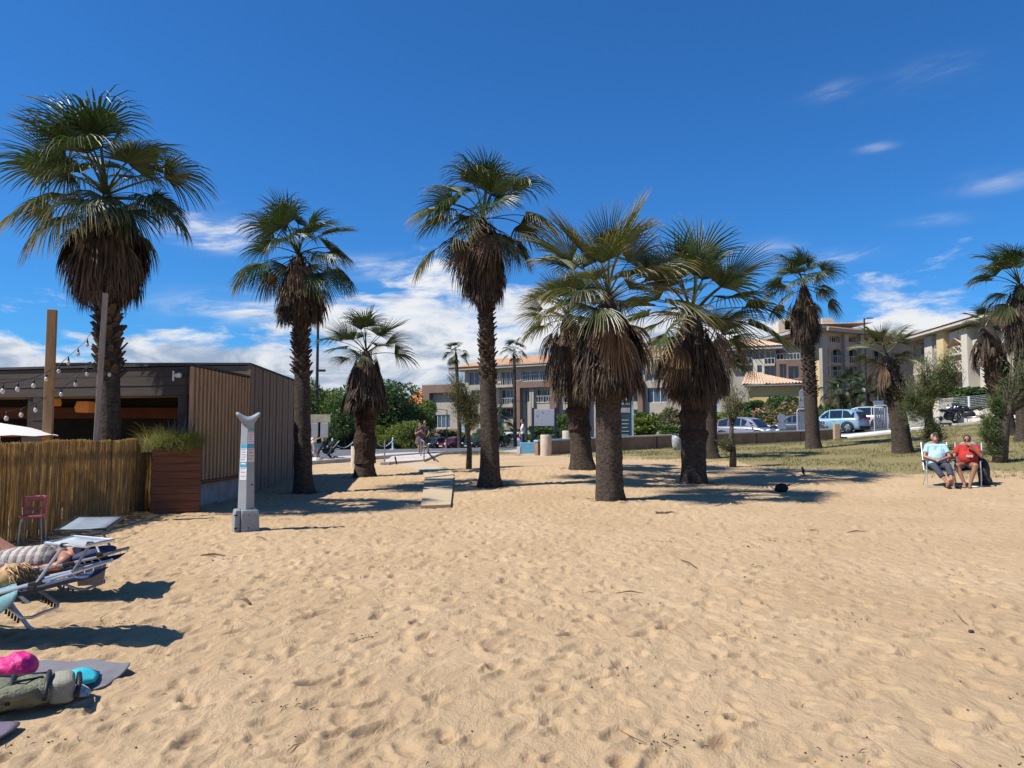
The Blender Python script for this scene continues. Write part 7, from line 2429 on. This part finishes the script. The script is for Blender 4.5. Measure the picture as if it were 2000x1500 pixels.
def swim_mat():
    m = bpy.data.materials.new('swimsuit_print'); m.use_nodes = True; k = NT(m.node_tree); bs = k.n['Principled BSDF']
    co = k.add('ShaderNodeTexCoord').outputs['Object']
    sx_ = k.add('ShaderNodeSeparateXYZ'); k.link(co, sx_.inputs[0])
    st = k.m('FRACT', k.m('MULTIPLY', sx_.outputs[0], 13.0))
    nz = k.noise(co, 70, 3, .7)
    c = k.mix(k.smooth(st, .3, .45), (.46, .41, .33), (.25, .15, .15))
    c = k.mix(k.smooth(st, .62, .72), c, (.10, .11, .12))
    c = k.mix(k.smooth(st, .86, .92), c, (.42, .44, .36))
    c = k.mix(k.m('MULTIPLY', k.smooth(nz, .5, .62), .5), c, (.52, .48, .40))
    c = k.mix(k.m('MULTIPLY', k.smooth(nz, .44, .34), .6), c, (.09, .09, .10))
    k.link(c, bs.inputs['Base Color']); bs.inputs['Roughness'].default_value = .8
    MATS['swimsuit_print'] = m
    return m
s_ = MB(); torso(s_, pel + VX((-.02, 0, 0)), ch + VX((.0, 0, .0)), .124, .118, .078, yv); s_.ell(pel + VX((0, 0, 0)), (.13, .188, .115))
for y in (-.085, .085): s_.ell(ch + VX((-.01, y, .075)), (.085, .075, .065))
rem(s_, 'swimsuit', swim_mat(), t, .013, 3)
s_ = MB(); s_.ell(hd + VX((.045, 0, .0)), (.085, .095, .10)); s_.ell(hd + VX((.10, .02, -.03)), (.11, .10, .06)); rem(s_, 'hair', HAIR_D, t, .014, 2)
# blonde sunbather on the near lounger
d1 = 5.72
o1 = P(0, 1150, d1); o1.z = 0
t = thing('person', 'blonde sunbather lying on the near lounger, only the hair in view', 'person', o1)
def q1(px, py, d=d1): return P(px, py, d) - o1
pel, ch = q1(-190, 1180), q1(-80, 1160); b = MB()
torso(b, pel, ch, .115, .105, .075, yv); b.caps(q1(-45, 1156, 5.56), q1(-45, 1150, 5.9), .058, None); b.caps(ch, q1(-8, 1143), .07, .05)
hd = q1(18, 1128); hf, hup, hr = head(b, hd, VX((-.3, .35, 1)), VX((1, 0, .3)), 1.0)
b.caps(q1(-45, 1156, 5.56), q1(-110, 1180, 5.45), .046, .04); b.caps(q1(-110, 1180, 5.45), q1(-170, 1180, 5.5), .038, .026); hand(b, q1(-170, 1180, 5.5), VX((-1, 0, 0)), VX((0, 0, -1)), .4)
b.caps(q1(-45, 1150, 5.9), q1(-110, 1168, 6.0), .046, .04); b.caps(q1(-110, 1168, 6.0), q1(-170, 1170, 5.95), .038, .026); hand(b, q1(-170, 1170, 5.95), VX((-1, 0, 0)), VX((0, 0, -1)), .4)
for y in (-.1, .1):
    knj = pel + VX((-.45, y, .04)); b.caps(pel + VX((-.03, y, 0)), knj, .09, .062); b.caps(knj, knj + VX((-.42, 0, -.02)), .056, .036); foot(b, knj + VX((-.44, 0, .05)), (-.3, 0, 1))
rem(b, 'body', SKIN, t, .012, 4)
s_ = MB(); torso(s_, pel, ch, .124, .115, .078, yv); rem(s_, 'swimsuit', CLN, t, .014, 3)
s_ = MB(); g = random.Random(9)
s_.ell(hd + VX((.03, 0, .01)), (.10, .10, .095))
for k in range(170):
    a = g.uniform(0, 6.28); p0_ = hd + VX((.05 + .03 * math.cos(a), .09 * math.sin(a), .05 + g.uniform(-.06, .05)))
    p1_ = p0_ + VX((g.uniform(.02, .07), g.uniform(-.04, .04), g.uniform(-.06, .01))); p2_ = p1_ + VX((g.uniform(.01, .06), g.uniform(-.05, .05), g.uniform(-.10, -.02)))
    s_.tube([hd + VX((.0, .06 * math.sin(a), .06)), p0_, p1_, p2_], [.005, .006, .005, .001], 5)
s_.build('hair', HAIR_B, t, True, fix=False)
# teal towel over the near rail
def cloth(name, label, cat, grid, mat, thick=.008, group=None, sub_=2):
    """grid: rows of points (world)"""
    rows, cols = len(grid), len(grid[0]); o = Vector(grid[0][0]); o.z = 0
    V = [VX(p) - o for r_ in grid for p in r_]
    ob = MB().add(V, [(i * cols + j, i * cols + j + 1, (i + 1) * cols + j + 1, (i + 1) * cols + j) for i in range(rows - 1) for j in range(cols - 1)]).build(name, mat, None, True)
    ob.location = o
    m_ = ob.modifiers.new('subsurf', 'SUBSURF'); m_.levels = m_.render_levels = sub_; m_.subdivision_type = 'CATMULL_CLARK' if sub_ == 2 else 'SIMPLE'
    m_ = ob.modifiers.new('solid', 'SOLIDIFY'); m_.thickness = thick; m_.offset = 0
    return tag(ob, label, cat, group)
TW = M('towel_teal', (.17, .34, .34), .95, .10, 30, .004, 120, stretch=(1, 1, 3), sheen=.3)
cloth('beach_towel', 'teal towel hanging over the rail of the near lounger', 'towel',
      [[P(px, py, d) for px, py, d in r_] for r_ in (
          [(-90, 1185, 5.9), (-40, 1165, 5.9), (0, 1147, 5.9), (30, 1135, 5.88)],
          [(-90, 1187, 5.65), (-40, 1167, 5.65), (0, 1150, 5.62), (32, 1137, 5.6)],
          [(-90, 1202, 5.43), (-40, 1183, 5.43), (0, 1165, 5.42), (35, 1152, 5.42)],
          [(-90, 1225, 5.40), (-40, 1203, 5.40), (2, 1180, 5.40), (33, 1166, 5.40)],
          [(-90, 1242, 5.40), (-40, 1222, 5.41), (0, 1200, 5.40), (22, 1182, 5.41)])], TW)
# pink stool by the fence
p = gp(62, 1068, 0)
t = thing('pink_high_stool', 'small pink plastic chair on thin grey legs by the reed fence', 'chair', (p.x, p.y, 0), R(20))
PK = M('pink_plastic', (.42, .12, .13), .5, .12, 8); hs_ = .58
soft(MB().box((0, .0, .40), (.26, .24, .035)).build('seat', PK, t), .012)
m_ = MB()
for x in (-.115, .115): m_.box((x, .12, .52), (.045, .035, .26))
m_.box((0, .125, .625), (.26, .035, .075)); m_.box((0, .12, .49), (.2, .03, .035)); soft(m_.build('backrest', PK, t), .014)
for x in (-.11, .11):
    for y in (-.10, .11): MB().tube([(x, y, .40), (x * 1.25, y * 1.3, -.03)], .011, 6).build('leg', M('galvanised'), t)
# grey towel on the sand
def gpt(px, py, z=.03): return gp(px, py, z)
g = random.Random(12)
rows = []
for i in range(9):
    f = i / 8
    l = VX(gpt(-160, 1296)).lerp(VX(gpt(-160, 1345)), f)
    r_a = [gpt(205, 1289), gpt(262, 1301), gpt(232, 1320), gpt(196, 1338)]
    k = f * 3; a = int(min(2, k)); rr = VX(r_a[a]).lerp(VX(r_a[a + 1]), k - a)
    row = []
    for j in range(26):
        q = j / 25
        p = VX(l).lerp(rr, q)
        p.z = HSand(p.x, p.y) * .6 + .028 + .014 * math.sin(q * 13 + f * 5) * (.4 + f) * q + .010 * math.sin(q * 29 + f * 9) * q + (.05 * math.exp(-((f - .35 - .25 * (q - .8)) / .10) ** 2) * max(0, q - .45) * 1.6)
        row.append(p)
    rows.append(row)
cloth('beach_towel', 'crumpled grey-mauve towel spread on the sand below the loungers', 'towel', rows, M('towel_grey', (.165, .155, .165), .95, .08, 12, .003, 90, sheen=.2), .008)
rows = [[VX((gpt(px, py).x, gpt(px, py).y, z)) for px, py, z in r_] for r_ in (
    [(120, 1334, .05), (140, 1325, .075), (165, 1320, .08), (195, 1322, .055)], [(125, 1345, .06), (145, 1336, .085), (172, 1330, .07), (192, 1328, .05)], [(128, 1352, .03), (150, 1346, .055), (168, 1340, .045), (186, 1333, .035)])]
cloth('turquoise_cloth', 'folded bright turquoise cloth on the edge of the grey towel', 'cloth', rows, M('cloth_turq', (.02, .36, .50), .8, .15, 10, col2=(.05, .48, .47)), .012, None, 1)
rows = [[VX((gpt(px, py).x, gpt(px, py).y, z)) for px, py, z in r_] for r_ in ([(138, 1350, .05), (155, 1344, .065), (176, 1344, .03)], [(138, 1358, .05), (157, 1352, .07), (180, 1349, .02)], [(136, 1364, .02), (155, 1360, .03), (172, 1356, .015)])]
cloth('white_wrapper', 'crumpled white wrapper beside the backpack', 'wrapper', rows, M('paper_white', (.62, .62, .60), .7, .4, 40, col2=(.2, .2, .2)), .004)
rows = [[VX((gpt(px, py).x, gpt(px, py).y, z)) for px, py, z in r_] for r_ in ([(-120, 1425, .03), (-40, 1414, .03), (45, 1408, .03)], [(-120, 1450, .035), (-40, 1428, .04), (38, 1416, .03)], [(-120, 1490, .03), (-40, 1463, .03), (18, 1432, .03)])]
cloth('beach_towel', 'mauve towel corner under the khaki backpack', 'towel', rows, M('towel_mauve', (.15, .125, .16), .95, .08, 12, .003, 90), .01)
# pink bag
p = gp(22, 1343, 0)
t = thing('pink_bag', 'bright pink crumpled drawstring bag beside the backpack', 'bag', (p.x, p.y + .06, .03), 0, None, .86)
m_ = MB(); g = random.Random(3)
m_.ell((0, 0, .09), (.125, .11, .095), 22, 14); m_.ell((-.08, .0, .075), (.11, .11, .08), 18, 12)
m_.v = [(x + g.uniform(-.006, .006), y + g.uniform(-.006, .006), z + .012 * math.sin(x * 55 + y * 31) * math.sin(y * 47 + z * 30)) for x, y, z in m_.v]
rem(m_, 'body', M('pink_nylon', (.62, .025, .19), .5, .10, 8, .02, 16), t, .010, 2)
# khaki backpack lying down
p = gp(12, 1405, 0)
t = thing('khaki_backpack', 'khaki backpack with black straps lying on the sand', 'backpack', (p.x, p.y + .12, .02), R(28))
t.scale = (1.0, 1.0, .80)
KH = M('khaki_canvas', (.20, .20, .13), .85, .15, 8, .03, 16, col2=(.13, .135, .085)); KB = M('pale_canvas', (.26, .25, .19), .85, .1, 8, .006, 30)
m_ = MB(); m_.ell((-.12, 0, .10), (.20, .14, .11), 18, 12); m_.ell((.05, .02, .09), (.16, .145, .10), 18, 12); m_.ell((-.22, -.06, .07), (.14, .10, .08), 16, 10)
m_.v = [(x, y, z + .012 * math.sin(x * 40 + 1) * math.sin(y * 35)) for x, y, z in m_.v]
rem(m_, 'body', KH, t, .011, 3)
m_ = MB(); m_.box((.19, .02, .095), (.13, .25, .165), 0, None, .9); soft(m_.build('base_pocket', KB, t), .04, 4)
m_ = MB(); m_.ell((-.02, -.10, .13), (.11, .06, .055)); rem(m_, 'front_pocket', KH, t, .010, 3)
for x, r_ in ((.115, 1.0), (-.05, 1.02)):
    m_ = MB(); m_.tube([(x + .01 * math.sin(a), .02 + .152 * r_ * math.cos(a), .092 + .108 * r_ * math.sin(a)) for a in [R(q) for q in range(-20, 361 - 160, 14)]], .013, 6); m_.build('strap', BLACK, t, True)
MB().tube([(.13, .12, .16), (-.02, .20, .14), (-.16, .17, .17), (-.26, .10, .15)], .016, 6).build('shoulder_strap', BLACK, t, True)
MB().tube([(-.28, -.10, .12), (-.20, -.02, .19), (-.06, -.06, .19), (.10, -.02, .19)], .008, 6).build('zip', BLACK, t, True)
MB().tube([(.262, -.10, .05), (.275, -.02, .13), (.27, .08, .15), (.262, .14, .06)], .014, 7).build('grab_handle', BLACK, t, True)
# stray stones, seed pods and a dry palm scrap on the sand
def stone(px, py, r_, label, mat):
    p = gp(px, py, 0)
    m_ = MB(); g = random.Random(px); m_.ell((0, 0, r_ * .4), (r_, r_ * .8, r_ * .65), 10, 7); m_.v = [(x * g.uniform(.85, 1.15), y * g.uniform(.85, 1.15), z * g.uniform(.85, 1.1)) for x, y, z in m_.v]
    o = m_.build('pebble', mat, None, True); o.location = (p.x, p.y, HSand(p.x, p.y)); tag(o, label, 'pebble')
DK = M('dark_pebble', (.05, .035, .03), .8)
stone(107, 1265, .018, 'dark brown pebble on the sand below the lounger shadow', DK)
stone(1897, 1236, .022, 'black pebble on the smooth sand at right', DK)
p = gp(1300, 1003, 0)
t = thing('dry_weed', 'small dry seaweed clump on the sand before the stout palms', 'seaweed', (p.x, p.y, HSand(p.x, p.y)))
m_ = MB(); g = random.Random(5)
for k in range(60):
    a = g.uniform(-.17, .17); m_.tube([(a, g.uniform(-.03, .03), 0), (a + g.uniform(-.04, .04), g.uniform(-.04, .04), g.uniform(.01, .045)), (a + g.uniform(-.07, .07), g.uniform(-.05, .05), 0)], .004, 4)
m_.build('strands', M('dry_weed', (.13, .09, .05), .9), t, fix=False)
def twig(px0, py0, px1, py1, label, r_=.008):
    a, b = gp(px0, py0, 0), gp(px1, py1, 0)
    a.z = HSand(a.x, a.y) + .012; b.z = HSand(b.x, b.y) + .012; m = (a + b) / 2; m.z = max(a.z, b.z) + .015
    tag(MB().tube([a, m, b], [r_ * .6, r_, r_ * .4], 6).build('twig', M('twig', (.10, .07, .05), .9), None), label, 'twig', 'twigs on the sand')
twig(392, 1085, 440, 1087, 'dark twig on the sand right of the farther lounger', .014); twig(500, 1050, 521, 1056, 'short twig beside the sign column foot'); twig(1330, 1095, 1362, 1112, 'pale straight twig in the middle of the right sand')
twig(1655, 1041, 1690, 1040, 'bent twig on the far right sand', .010); twig(1203, 1160, 1258, 1158, 'thin long twig on the sand below the stout palms', .006); twig(470, 1170, 490, 1178, 'small bark scrap on the left sand', .02)
